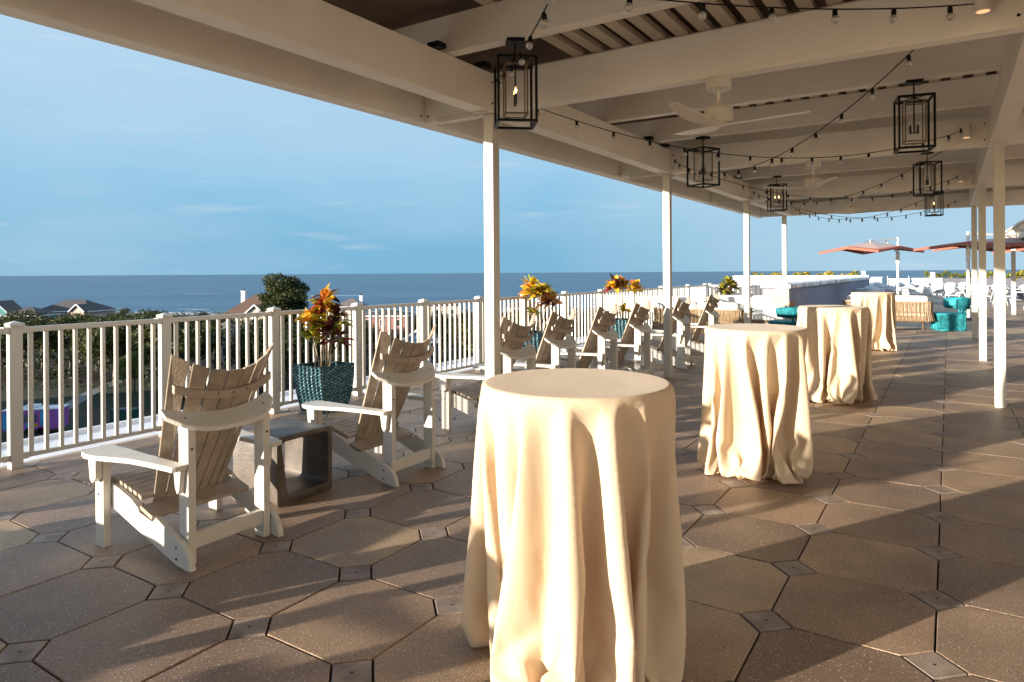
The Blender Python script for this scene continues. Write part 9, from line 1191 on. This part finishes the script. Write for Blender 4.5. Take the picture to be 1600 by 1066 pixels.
M['land']=m
M['sand']=mat('beach sand',(.34,.29,.22),.9,.12,.3,.2,3)
M['path']=mat('pale concrete path',(.2,.195,.19),.9,.1,1)
def W(d,l,z): q=FW*d+RT*l; return (q.x,q.y,z)
SH=318.
mb=MB(); nl=60
def shore(l): return SH+6*math.sin(l*.021)+3*math.sin(l*.057+1)
vs=[];fs=[]; ds=[-120,0,40,80,120,160,200,240,270,1]
for i in range(nl+1):
    l=-1200+2400*i/nl
    for k,d in enumerate(ds):
        dd=d if d!=1 else shore(l)-22
        vs.append(W(dd,l,GZ if dd<200 else GZ-(dd-200)/96*1.2))
K=len(ds)
for i in range(nl):
    for k in range(K-1): a=i*K+k; fs.append((a,a+K,a+K+1,a+1))
mb.add(vs,fs); tag(mb.build('ground',M['land']),kind='structure')
mb=MB(); vs=[];fs=[]
for i in range(nl*3+1):
    l=-1200+2400*i/(nl*3); vs+=[W(shore(l)-26,l,-16.12),W(shore(l)+12,l,-17.2)]
for i in range(nl*3): fs.append((2*i,2*i+2,2*i+3,2*i+1))
mb.add(vs,fs); tag(mb.build('beach',M['sand']),kind='structure')
# sea
m=bpy.data.materials.new('sea water'); m.use_nodes=True; p=m.node_tree.nodes['Principled BSDF']
tc=N(m,'ShaderNodeTexCoord'); mp=N(m,'ShaderNodeMapping'); mp.inputs['Rotation'].default_value=(0,0,R(-YAW)); L(m,tc.outputs['Object'],mp.inputs['Vector'])
mp2=N(m,'ShaderNodeMapping'); mp2.inputs['Scale'].default_value=(.35,1,1); L(m,mp.outputs[0],mp2.inputs['Vector'])
n1=N(m,'ShaderNodeTexNoise'); n1.inputs['Scale'].default_value=.012; n1.inputs['Detail'].default_value=10; n1.inputs['Roughness'].default_value=.62; L(m,mp2.outputs[0],n1.inputs['Vector'])
r=N(m,'ShaderNodeValToRGB'); L(m,n1.outputs['Fac'],r.inputs[0]); e=r.color_ramp.elements; e[0].position=.38; e[0].color=(.004,.062,.130,1); e[1].position=.62; e[1].color=(.015,.100,.185,1)
L(m,r.outputs[0],p.inputs['Base Color']); p.inputs['Roughness'].default_value=.32; p.inputs['IOR'].default_value=1.33
n2=N(m,'ShaderNodeTexNoise'); n2.inputs['Scale'].default_value=.22; n2.inputs['Detail'].default_value=6; L(m,mp2.outputs[0],n2.inputs['Vector'])
n3=N(m,'ShaderNodeTexNoise'); n3.inputs['Scale'].default_value=.03; n3.inputs['Detail'].default_value=3; L(m,mp2.outputs[0],n3.inputs['Vector'])
ad=N(m,'ShaderNodeMath'); ad.operation='MULTIPLY_ADD'; ad.inputs[1].default_value=2.5; L(m,n3.outputs['Fac'],ad.inputs[0]); L(m,n2.outputs['Fac'],ad.inputs[2])
b=N(m,'ShaderNodeBump'); b.inputs['Strength'].default_value=1.; b.inputs['Distance'].default_value=1.6; L(m,ad.outputs[0],b.inputs['Height']); L(m,b.outputs[0],p.inputs['Normal'])
M['sea']=m
mb=MB(); D=[250,400,700,1500,4000,12000,40000]; vs=[];fs=[]
for d in D:
    for k in range(9): vs.append(W(d,(k/4-1)*max(1600,d*2.2),-17))
for i in range(len(D)-1):
    for k in range(8): a=i*9+k; fs.append((a,a+1,a+10,a+9))
mb.add(vs,fs); tag(mb.build('sea',M['sea']),kind='structure')
# breaking waves
M['foam']=mat('sea foam',(.75,.78,.80),.8,.1,.5)
mb=MB(); rng=random.Random(21)
for k in range(110):
    l=rng.uniform(-420,160); d=shore(l)+rng.choice([-4,1,6,14,26,40])+rng.uniform(-3,3); ln=rng.uniform(8,42)*(1 if d<SH+20 else .6); w=rng.uniform(.6,1.9); vs=[];fs=[]; n=12
    for i in range(n+1):
        u=i/n; ll=l+ln*(u-.5); off=shore(ll)-shore(l)+.9*math.sin(ll*.35+k)
        ww=w*math.sin(math.pi*min(.98,max(.02,u)))*(.6+.4*math.sin(ll*1.7+k))
        z=-16.93 if d>SH-2 else -16.7
        vs+=[W(d+off-ww,ll,z),W(d+off+ww,ll,z+.05)]
    for i in range(n): fs.append((2*i,2*i+2,2*i+3,2*i+1))
    mb.add(vs,fs)
for (b_,d,ln) in ((48.6,560,60),(47.6,565,40),(57.5,640,34)):
    x,y=at(b_,d); l=RT.dot(Vector((x,y,0)))
    mb.add([W(d-2,l-ln/2,-16.9),W(d-1,l+ln/2,-16.9),W(d+2,l+ln/2,-16.9),W(d+3,l-ln/2,-16.9)],[(0,1,2,3)])
tag(mb.build('surf',M['foam']),kind='stuff')
# path and lawn
mb=MB(); pts=[(68.9,72),(67.9,76),(66.5,84),(64.6,97),(62.5,108),(60.5,122)]; vs=[]
for b_,d in pts:
    x,y=at(b_,d); q=Vector((x,y,GZ+.03)); s=(FW*.3+RT*1.)*.9; s.z=0; vs+=[q-RT*1.0,q+RT*1.0]
mb.add(vs,[(2*i,2*i+1,2*i+3,2*i+2) for i in range(len(pts)-1)]); tag(mb.build('path',M['path']),kind='structure')
# ------------------------------------------------------------------ houses
def hipm(name,c,c2=None): M[name]=mat(name,c,.85,.12,1.5,.4,6,col2=c2)
hipm('brown shingles',(.11,.062,.045)); hipm('charcoal shingles',(.075,.068,.068)); hipm('grey shingles',(.17,.14,.125)); hipm('tan shingles',(.22,.17,.13))
for n_,c in (('pink siding',(.50,.36,.31)),('teal siding',(.12,.34,.34)),('rose brick',(.30,.14,.12)),('blue siding',(.12,.26,.42)),('cream siding',(.55,.49,.40))): M[n_]=mat(n_,c,.8,.05,2)
M['win']=mat('dark window glass',(.03,.04,.05),.15,.2,1)
def house(b_,d,turn,w,dp,zt,ze,roof,wall,label,kind='hip',wing=None,chim=None,over=.6):
    x,y=at(b_,d); t=empty('house',(x,y,GZ),R(-b_*-1)*0+R(YAW)+R(turn),label,'house'); ze-=GZ; zt-=GZ
    def p_(nm,mt,par,*b,bev=0): q=MB(); q.box(*b); return q.build(nm,mt,par,bev=bev)
    wl=p_('wall',M[wall],t,-w/2,w/2,-dp/2,dp/2,0,ze)
    m=MB(); a,b2=w/2+over,dp/2+over; rl=max(.01,a-b2) if kind=='hip' else a
    if kind=='gable_front':
        m.add([(-a,-b2,ze),(a,-b2,ze),(a,b2,ze),(-a,b2,ze),(0,-b2,zt),(0,b2,zt)],[(0,3,2,1),(0,4,5,3),(1,2,5,4)])
        m.cur=1; m.add([(-a+.2,-b2+.15,ze),(a-.2,-b2+.15,ze),(0,-b2+.15,zt-.25)],[(0,1,2)]); m.add([(-a+.2,b2-.15,ze),(a-.2,b2-.15,ze),(0,b2-.15,zt-.25)],[(2,1,0)])
        m.build('roof',[M[roof],M[wall]],t)
        q=MB(); q.bar((-a,-b2-.06,ze),(0,-b2-.06,zt+.05),.12,.28); q.bar((a,-b2-.065,ze),(0,-b2-.065,zt+.05),.12,.28); q.build('gable_trim',M['stucco_white'],t)
        q=MB(); q.tube([(0,-b2+.12,ze+(zt-ze)*.38),(0,-b2-.0,ze+(zt-ze)*.38)],.38,14); q.build('round_vent',M['stucco_white'],t)
    else:
        m.add([(-a,-b2,ze),(a,-b2,ze),(a,b2,ze),(-a,b2,ze),(-rl,0,zt),(rl,0,zt)],[(0,3,2,1),(0,1,5,4),(2,3,4,5),(1,2,5),(3,0,4)]); m.build('roof',M[roof],t)
    q=MB(); 
    for s in (-1,1): q.box(-a-.02,a+.02,s*(b2)-.06,s*b2+.06,ze-.22,ze+.03); q.box(s*a-.06,s*a+.06,-b2+.07,b2-.07,ze-.22,ze+.03)
    q.build('fascia',M['stucco_white'],t)
    nw=max(2,int(w/3.2)); st=max(1,int(ze/3.1))
    for s in range(st):
        for k in range(nw):
            xx=-w/2+(k+.5)*w/nw; zz=ze-2.3-s*3.
            if zz<.5: continue
            f=p_('window',M['stucco_white'],t,xx-.62,xx+.62,-dp/2-.07,-dp/2-.005,zz-.1,zz+1.5); p_('pane',M['win'],f,xx-.5,xx+.5,-dp/2-.09,-dp/2-.072,zz,zz+1.4)
    if wing:
        wx,ww,wd,wzt,wze=wing; wzt-=GZ; wze-=GZ
        p_('wing_wall',M[wall],t,wx-ww/2,wx+ww/2,-dp/2-wd,-dp/2-.1,0,wze)
        m=MB(); m.add([(wx-ww/2-.5,-dp/2-wd-.5,wze),(wx+ww/2+.5,-dp/2-wd-.5,wze),(wx+ww/2+.5,-.2,wze),(wx-ww/2-.5,-.2,wze),(wx,-dp/2-wd-.5,wzt),(wx,-.2,wzt)],[(0,4,5,3),(1,2,5,4)])
        m.cur=1; m.add([(wx-ww/2,-dp/2-wd-.02,wze),(wx+ww/2,-dp/2-wd-.02,wze),(wx,-dp/2-wd-.02,wzt-.3)],[(0,1,2)]); m.build('wing_roof',[M[roof],M[wall]],t)
        q=MB(); q.bar((wx-ww/2-.5,-dp/2-wd-.56,wze),(wx,-dp/2-wd-.56,wzt+.03),.12,.3); q.bar((wx+ww/2+.5,-dp/2-wd-.565,wze),(wx,-dp/2-wd-.565,wzt+.03),.12,.3); q.build('gable_trim',M['stucco_white'],t)
        f=p_('window',M['stucco_white'],t,wx-.7,wx+.7,-dp/2-wd-.09,-dp/2-wd-.025,wze-1.9,wze-.3); p_('pane',M['win'],f,wx-.55,wx+.55,-dp/2-wd-.12,-dp/2-wd-.092,wze-1.8,wze-.4)
    if chim:
        cx,cz=chim; c=p_('chimney',M['stucco_white'],t,cx-.5,cx+.5,-.5,.5,ze,cz-GZ); p_('chimney_cap',M['stucco_white'],c,cx-.62,cx+.62,-.62,.62,cz-GZ+.002,cz-GZ+.18); p_('flue',M['black'],c,cx-.2,cx+.2,-.2,.2,cz-GZ+.182,cz-GZ+.6)
    return t
house(65.75,205,-8,17,11,-5.9,-9.1,'charcoal shingles','pink siding','broad pink house with charcoal hip roof above the dark trees at the left',wing=(6.3,4.2,1.5,-7.0,-9.2))
house(69.9,195,12,6.5,9,-5.7,-9.6,'charcoal shingles','teal siding','steep teal gabled house at the left edge of the picture','gable_front')
house(68.4,188,0,9,8,-7.2,-9.4,'charcoal shingles','teal siding','low dark-roofed house just right of the teal gable')
house(53.6,172,-6,12.5,12,-3.5,-8.9,'brown shingles','cream siding','house with brown pyramid roof and white chimney left of the pine',chim=(-3.6,-2.9),wing=(3.2,6,1.5,-6.0,-9.0))
house(55.9,112,-4,9.,9,-6.3,-9.2,'grey shingles','pink siding','near house with grey hip roof and small pink gable below the railing',wing=(-2.6,3.8,4.0,-9.2,-10.8))
house(43.4,150,-3,10,9,-6.6,-7.6,'charcoal shingles','rose brick','rose brick house seen through the railing right of the nearest planter')
house(40.6,112,4,5.2,7,-7.4,-9.5,'grey shingles','blue siding','blue house with white-trimmed gable and round vent behind the second chair','gable_front')
house(46.3,225,0,9,8,-6.8,-9.3,'grey shingles','cream siding','small far grey-roofed house with white chimney, right of the nearest croton',chim=(3.2,-6.0))
house(38.6,210,3,9,8,-7.6,-8.8,'brown shingles','cream siding','low far brown roof just above the railing left of the first column')
house(31.7,200,0,10,9,-6.4,-8.8,'brown shingles','cream siding','far brown-roofed house with white chimney behind the second planter',chim=(3.2,-4.9))
# painted trailer and dumpster
x,y=at(67.95,71.2); t=empty('trailer',(x,y,GZ),R(YAW+14),'pink, purple and blue painted trailer parked below the railing at the far left','trailer')
pk=mat('pink and purple mural paint',(.62,.12,.36),.5,.3,1.8,col2=(.22,.10,.45)); bl2=mat('bright blue paint',(.03,.36,.62),.5,.15,1.5)
def pp(nm,mt,*b,bev=.03,par=None): q=MB(); q.box(*b); return q.build(nm,mt,par or t,bev=bev)
pp('body',pk,-3.,2.4,-1.1,1.1,.45,2.5,bev=.12); pp('roof',M['stucco_white'],-3.05,2.45,-1.12,1.12,2.503,2.62,bev=.04); pp('air_conditioner',M['stucco_white'],-1.2,.1,-.4,.4,2.623,2.95,bev=.1)
pp('blue_panel',bl2,-2.9,-1.9,-1.125,-1.102,.6,2.3,bev=0); pp('blue_panel',bl2,.5,1.3,-1.125,-1.102,.9,2.45,bev=0); pp('hatch',M['planterbox'],-1.5,0.2,-1.13,-1.103,1.3,2.1,bev=0)
for s in (-1,1):
    q=MB(); q.tube([(s*.55,-1.12,.36),(s*.55,-.9,.36)],.36,18); q.build('wheel',M['black'],t)
for k in range(4): q=MB(); q.tube([(-1.4+k*.75,-1.135,.95+.1*(k%2)),(-1.4+k*.75,-1.104,.95+.1*(k%2))],.2,14); q.build('painted_disc',bl2 if k%2 else M['lyellow'],t)
x,y=at(62.7,76); t=empty('dumpster',(x,y,GZ),R(YAW-6),'dark green dumpster on the ground below, near the second railing post','dumpster'); gr=mat('green dumpster paint',(.012,.075,.06),.5,.15,2)
m=MB(); m.prism([(-.9,0.1),(.9,0.1),(1.0,1.3),(-.9,1.5)],'x',-1.3,1.3); m.build('body',gr,t,bev=.03)
for s in (-1,1): m=MB(); m.bar((s*.65-.0,-.95,1.53),(s*.65,1.03,1.36),1.25,.05); m.build('lid',M['planterbox'],t)
# ------------------------------------------------------------------ trees
def tree_proto(name,H,Rc,nl_,seed,leaf,lm,bots=.35,lobes=9,trunk=.28,flat=.75,cone=0.):
    rng=random.Random(seed); t=empty(name,(0,0,0),0,'x','tree')
    m=MB(); path=[(0,0,-.5)]; 
    for k in range(1,6): path.append((rng.uniform(-.3,.3)*k*.35,rng.uniform(-.3,.3)*k*.35,H*.78*k/5))
    m.tube(path,[trunk*(1-.15*k) for k in range(6)],8)
    lob=[]
    for k in range(lobes):
        a=2*math.pi*(k/lobes)+rng.uniform(-.4,.4); r=Rc*rng.uniform(.35,.72) if k<lobes-2 else Rc*.15; z=H*(rng.uniform(bots+.15,.80) if k<lobes-2 else rng.uniform(.78,.86)); lr=Rc*rng.uniform(.34,.52)
        if cone: z=H*(bots+(.90-bots)*(k+.5)/lobes); q_=math.sqrt(max(.03,1-((z/H-bots)/(1.-bots))**1.6)); a=k*2.4; r=Rc*.72*q_*rng.uniform(.45,1.); lr=Rc*rng.uniform(.30,.42)
        c=Vector((r*math.cos(a),r*math.sin(a),z)); lob.append((c,lr)); b0=Vector(path[2 if z<H*.6 else 3]); m.tube([b0,b0.lerp(c,.5)+Vector((0,0,.3)),c],[trunk*.5,trunk*.33,trunk*.12],6)
    m.build('trunk',M['bark'],t,smooth=True)
    g=MB()
    for i in range(nl_):
        c,lr=lob[rng.randrange(len(lob))]; d=Vector((rng.gauss(0,1),rng.gauss(0,1),rng.gauss(0,1))).normalized(); rr=lr*(rng.random()**.33)*(1+.25*math.sin(d.x*7+seed)*math.sin(d.y*6+d.z*5))
        p=c+Vector((d.x,d.y,d.z*flat))*rr; leaf_quads(g,[p],leaf,rng)
    g.build('crown',M[lm],t)
    return t
def palm_proto(H,seed):
    rng=random.Random(seed); t=empty('palm_tree',(0,0,0),0,'x','palm tree'); m=MB(); m.tube([(0,0,-.3),(.1,0,H*.4),(.05,.1,H*.75),(0,0,H)],[.24,.19,.17,.2],10); m.build('trunk',M['bark'],t,smooth=True)
    g=MB()
    for k in range(38):
        a=rng.uniform(0,6.28); el=rng.uniform(-.5,1.25); ln=rng.uniform(1.3,1.9); d=Vector((math.cos(a)*math.cos(el),math.sin(a)*math.cos(el),math.sin(el))); s=Vector((-math.sin(a),math.cos(a),0))
        for q in range(9):
            u=(q+1)/9; c=Vector((0,0,H))+d*ln*u+Vector((0,0,-.75*u*u*ln*.5)); w=.55*math.sin(math.pi*min(1,u*.9+.1))+.05
            for sg in (-1,1): g.add([c,c+d*.14,c+s*sg*w+d*.25+Vector((0,0,-.25*w)),c+s*sg*w*.9+Vector((0,0,-.3*w))],[(0,1,2,3)])
    g.build('crown',M['palmleaf'],t); return t
OA=[tree_proto('oak_tree',10,5.2,6500,1,.24,'oak'),tree_proto('oak_tree',10,5.6,6500,2,.22,'oak2'),tree_proto('oak_tree',10,4.6,5500,3,.26,'oak'),tree_proto('leafy_tree',10,4.2,6000,4,.22,'bright',bots=.15)]
used=[False]*4
def tree(i,b_,d,H,label,group=None,sc=None,rot=None):
    x,y=at(b_,d); s=H/10.*.98; o=place(OA[i],not used[i],(x,y,GZ-(max(0,d-200)/96*1.2)),rnd.random()*6.28 if rot is None else rot,label,group,scale=(s*(sc or 1),s*(sc or 1),s)); used[i]=True; return o
pine=tree_proto('pine_tree',17.4,5.0,17000,9,.24,'pine',bots=.40,lobes=26,trunk=.42,flat=.55,cone=1.); x,y=at(51.5,108); place(pine,True,(x,y,GZ),R(40),'tall dark pine standing against the sea behind the railing, right of the brown roof')
pa=palm_proto(8.2,5); x,y=at(56.75,98); place(pa,True,(x,y,GZ),0,'tall thin palm in front of the grey-roofed house below the railing')
for b_,d,s,lab in ((60.6,86,.62,'short palm with drooping brown fronds just left of the second railing post'),(45.4,120,.7,'palm among the trees below the nearest planter')):
    x,y=at(b_,d); place(pa,False,(x,y,GZ),1,lab,scale=(s*1.2,s*1.2,s))
tree(3,60.9,112,8.6,'fresh green leafy tree seen through the railing left of the nearest chair',sc=1.0)
tree(3,62.2,95,6.0,'small bright green tree behind the green dumpster')
tree(3,53.8,96,6.4,'bright leafy tree below the pink gable of the near house')
G_='dark oaks massed below and beyond the terrace'
lab0='dark green oak crowded among others below the terrace railing'
rt=random.Random(99)
# unseen block added behind the camera to shade the near woods
m=MB(); m.box(-135,-26,-27,-15,-15.2,2.6); o=m.build('shade_wing',M['helperwall']); tag(o,'long cream block added unseen behind the camera to shade the woods','bounce wall')
m=MB(); m.box(-135.5,-25.5,-27.5,-14.5,2.61,3.1); r_=m.build('roof',M['charcoal shingles'],o)
def clear(b_,d):
    if d<114 and 54.0<b_<58.6: return False
    if d<115 and 38.9<b_<42.2: return False
    if d<152 and 41.6<b_<45.2: return False
    if d<112 and 60.0<b_<62.4: return False
    if d<173 and 51.9<b_<55.6 and d>120: return False
    if 118<d<230 and 63.3<b_<67.9 and d>200: return False
    if d<100 and b_>60: return False
    if abs(b_-51.5)<1.6 and 98<d<118: return False
    for hb,hd,hw in ((65.75,205,3.2),(69.9,195,1.6),(68.4,188,1.8),(53.6,172,3.),(55.9,112,3.6),(43.4,150,2.8),(40.6,112,2.6),(46.3,225,2),(38.6,210,2),(31.7,200,2)):
        if abs(b_-hb)<hw and abs(d-hd)<9: return False
    return True
for d,step in ((92,6.5),(104,6.5),(118,7),(134,7.5),(152,8.5),(174,10),(200,12),(232,15),(262,18)):
    l=-2.2*d
    while l<.6*d:
        l+=step*rt.uniform(.8,1.25); dd=d+rt.uniform(-5,5); b_=YAW-math.degrees(math.atan(l/dd))
        if not(18<b_<72.5) or not clear(b_,dd): continue
        top=487+ (0 if b_>58 else 6)+rt.uniform(-3,14); 
        if b_<37: top=484+rt.uniform(0,14)
        H=1.5-(top-429)*dd/1055+15
        if H<4.2:
            if rt.random()<.45: continue
            H=rt.uniform(3.8,5.2)
        H=min(H,11.5)
        tree(rt.choice([0,1,1,2]),b_,dd,H,lab0,G_,sc=rt.uniform(.85,1.2)*(1.25 if H<6 else 1))
# low shrubs as undergrowth: one mass
g=MB()
for k in range(24000):
    d=rt.uniform(84,250); l=rt.uniform(-2.2,.6)*d; b_=YAW-math.degrees(math.atan(l/d))
    if d<97 and b_>60: continue
    x,y=at(b_,d); leaf_quads(g,[(x+rt.gauss(0,.6),y+rt.gauss(0,.6),GZ+rt.uniform(0,4.2)-(max(0,d-200)/96*1.2)) for q in range(3)],.40,rt)
tag(g.build('undergrowth',M['oak2']),kind='stuff')
# ------------------------------------------------------------------ sky, sun, camera
EL=8.6; AZ=210.
w=bpy.data.worlds.new('World'); bpy.context.scene.world=w; w.use_nodes=True; nt=w.node_tree; bg=nt.nodes['Background']
sk=nt.nodes.new('ShaderNodeTexSky'); sk.sky_type='NISHITA'; sk.sun_disc=False; sk.sun_elevation=R(EL); sk.sun_rotation=R(AZ); sk.ozone_density=3.; sk.dust_density=.4; sk.altitude=20
def wn(t): return nt.nodes.new(t)
tc=wn('ShaderNodeTexCoord'); sx=wn('ShaderNodeSeparateXYZ'); nt.links.new(tc.outputs['Generated'],sx.inputs[0])
# clear-air blue that deepens above the horizon haze
rp=wn('ShaderNodeValToRGB'); nt.links.new(sx.outputs['Z'],rp.inputs[0]); e=rp.color_ramp.elements
e[0].position=0.; e[0].color=(.20,.46,.68,1); e[1].position=1.; e[1].color=(.40,.58,.86,1)
for p_,c_ in ((.06,(.20,.48,.70)),(.13,(.21,.52,.77)),(.25,(.33,.60,.84)),(.5,(.5,.70,.92))): q=e.new(p_); q.color=(*c_,1)
# paler to the west (left of the view)
dt_=wn('ShaderNodeVectorMath'); dt_.operation='DOT_PRODUCT'; nt.links.new(tc.outputs['Generated'],dt_.inputs[0]); dt_.inputs[1].default_value=(-.97,.20,0)
mr=wn('ShaderNodeMapRange'); nt.links.new(dt_.outputs['Value'],mr.inputs[0]); mr.inputs['From Min'].default_value=.25; mr.inputs['From Max'].default_value=1.; mr.inputs['To Max'].default_value=.5
mz=wn('ShaderNodeMapRange'); nt.links.new(sx.outputs['Z'],mz.inputs[0]); mz.inputs['From Min'].default_value=.04; mz.inputs['From Max'].default_value=.28
mrz=wn('ShaderNodeMath'); mrz.operation='MULTIPLY'; nt.links.new(mr.outputs[0],mrz.inputs[0]); nt.links.new(mz.outputs[0],mrz.inputs[1])
dn=wn('ShaderNodeVectorMath'); dn.operation='DOT_PRODUCT'; nt.links.new(tc.outputs['Generated'],dn.inputs[0]); dn.inputs[1].default_value=(.05,1,0)
mn=wn('ShaderNodeMapRange'); nt.links.new(dn.outputs['Value'],mn.inputs[0]); mn.inputs['From Min'].default_value=.84; mn.inputs['From Max'].default_value=1.; mn.inputs['To Max'].default_value=.75
mixnorth=wn('ShaderNodeMix'); mixnorth.data_type='RGBA'; nt.links.new(mn.outputs[0],mixnorth.inputs['Factor']); nt.links.new(rp.outputs[0],mixnorth.inputs['A']); mixnorth.inputs['B'].default_value=(.45,.66,.80,1)
mxa=wn('ShaderNodeMix'); mxa.data_type='RGBA'; nt.links.new(mrz.outputs[0],mxa.inputs['Factor']); nt.links.new(mixnorth.outputs['Result'],mxa.inputs['A']); mxa.inputs['B'].default_value=(.60,.74,.86,1)
# thin cloud
mp=wn('ShaderNodeMapping'); mp.inputs['Scale'].default_value=(1.,1.,4.2); nt.links.new(tc.outputs['Generated'],mp.inputs[0])
nz=wn('ShaderNodeTexNoise'); nz.inputs['Scale'].default_value=1.7; nz.inputs['Detail'].default_value=6; nz.inputs['Roughness'].default_value=.5; nt.links.new(mp.outputs[0],nz.inputs['Vector'])
cr=wn('ShaderNodeMapRange'); nt.links.new(nz.outputs['Fac'],cr.inputs[0]); cr.inputs['From Min'].default_value=.42; cr.inputs['From Max'].default_value=.74; cr.inputs['To Max'].default_value=.42
mxc=wn('ShaderNodeMix'); mxc.data_type='RGBA'; nt.links.new(cr.outputs[0],mxc.inputs['Factor']); nt.links.new(mxa.outputs['Result'],mxc.inputs['A']); mxc.inputs['B'].default_value=(.62,.76,.90,1)
mp3=wn('ShaderNodeMapping'); mp3.inputs['Scale'].default_value=(2.2,2.2,26.); nt.links.new(tc.outputs['Generated'],mp3.inputs[0])
nz2=wn('ShaderNodeTexNoise'); nz2.inputs['Scale'].default_value=2.3; nz2.inputs['Detail'].default_value=8; nz2.inputs['Roughness'].default_value=.55; nt.links.new(mp3.outputs[0],nz2.inputs['Vector'])
c2=wn('ShaderNodeMapRange'); nt.links.new(nz2.outputs['Fac'],c2.inputs[0]); c2.inputs['From Min'].default_value=.60; c2.inputs['From Max'].default_value=.80; c2.inputs['To Max'].default_value=.42
mxd=wn('ShaderNodeMix'); mxd.data_type='RGBA'; nt.links.new(c2.outputs[0],mxd.inputs['Factor']); nt.links.new(mxc.outputs['Result'],mxd.inputs['A']); mxd.inputs['B'].default_value=(.72,.78,.86,1)
sc_=wn('ShaderNodeMix'); sc_.data_type='RGBA'; sc_.blend_type='MULTIPLY'; sc_.inputs['Factor'].default_value=1.; nt.links.new(mxd.outputs['Result'],sc_.inputs['A']); SKY=4.06; sc_.inputs['B'].default_value=(SKY,SKY,SKY,1)
mixs=wn('ShaderNodeMix'); mixs.data_type='RGBA'; 
dsun=wn('ShaderNodeVectorMath'); dsun.operation='DOT_PRODUCT'; nt.links.new(tc.outputs['Generated'],dsun.inputs[0]); dsun.inputs[1].default_value=(-.495,-.857,.15)
ms=wn('ShaderNodeMapRange'); nt.links.new(dsun.outputs['Value'],ms.inputs[0]); ms.inputs['From Min'].default_value=.25; ms.inputs['From Max'].default_value=.85; ms.inputs['To Min'].default_value=.985; ms.inputs['To Max'].default_value=0.; nt.links.new(ms.outputs[0],mixs.inputs['Factor']); nt.links.new(sk.outputs[0],mixs.inputs['A']); nt.links.new(sc_.outputs['Result'],mixs.inputs['B'])
nt.links.new(mixs.outputs['Result'],bg.inputs[0]); bg.inputs[1].default_value=.1
su=bpy.data.lights.new('sun','SUN'); su.energy=5.0; su.angle=R(.6); su.color=(1.,.88,.72); so=bpy.data.objects.new('sun',su); C.objects.link(so)
dirv=Vector((.5*math.cos(R(EL)),.866*math.cos(R(EL)),-math.sin(R(EL)))); so.rotation_euler=dirv.to_track_quat('-Z','Y').to_euler(); so.location=(-20,-30,20)
cam=bpy.data.cameras.new('camera'); co=bpy.data.objects.new('camera',cam); C.objects.link(co); co.location=(0,0,1.5)
co.rotation_euler=(Matrix.Rotation(R(YAW),3,'Z')@Matrix.Rotation(R(90),3,'X')@Matrix.Rotation(R(-.36),3,'Z')).to_euler()
cam.sensor_width=36; cam.lens=36*1055/1600; cam.shift_y=-107/1600; cam.clip_start=.05; cam.clip_end=60000
S=bpy.context.scene; S.camera=co; S.render.engine='CYCLES'
S.view_settings.view_transform='Standard'; S.view_settings.look='None'; S.view_settings.gamma=1; S.view_settings.exposure=1.33
S.cycles.max_bounces=8; S.cycles.diffuse_bounces=4; S.cycles.transparent_max_bounces=24; S.cycles.use_denoising=True
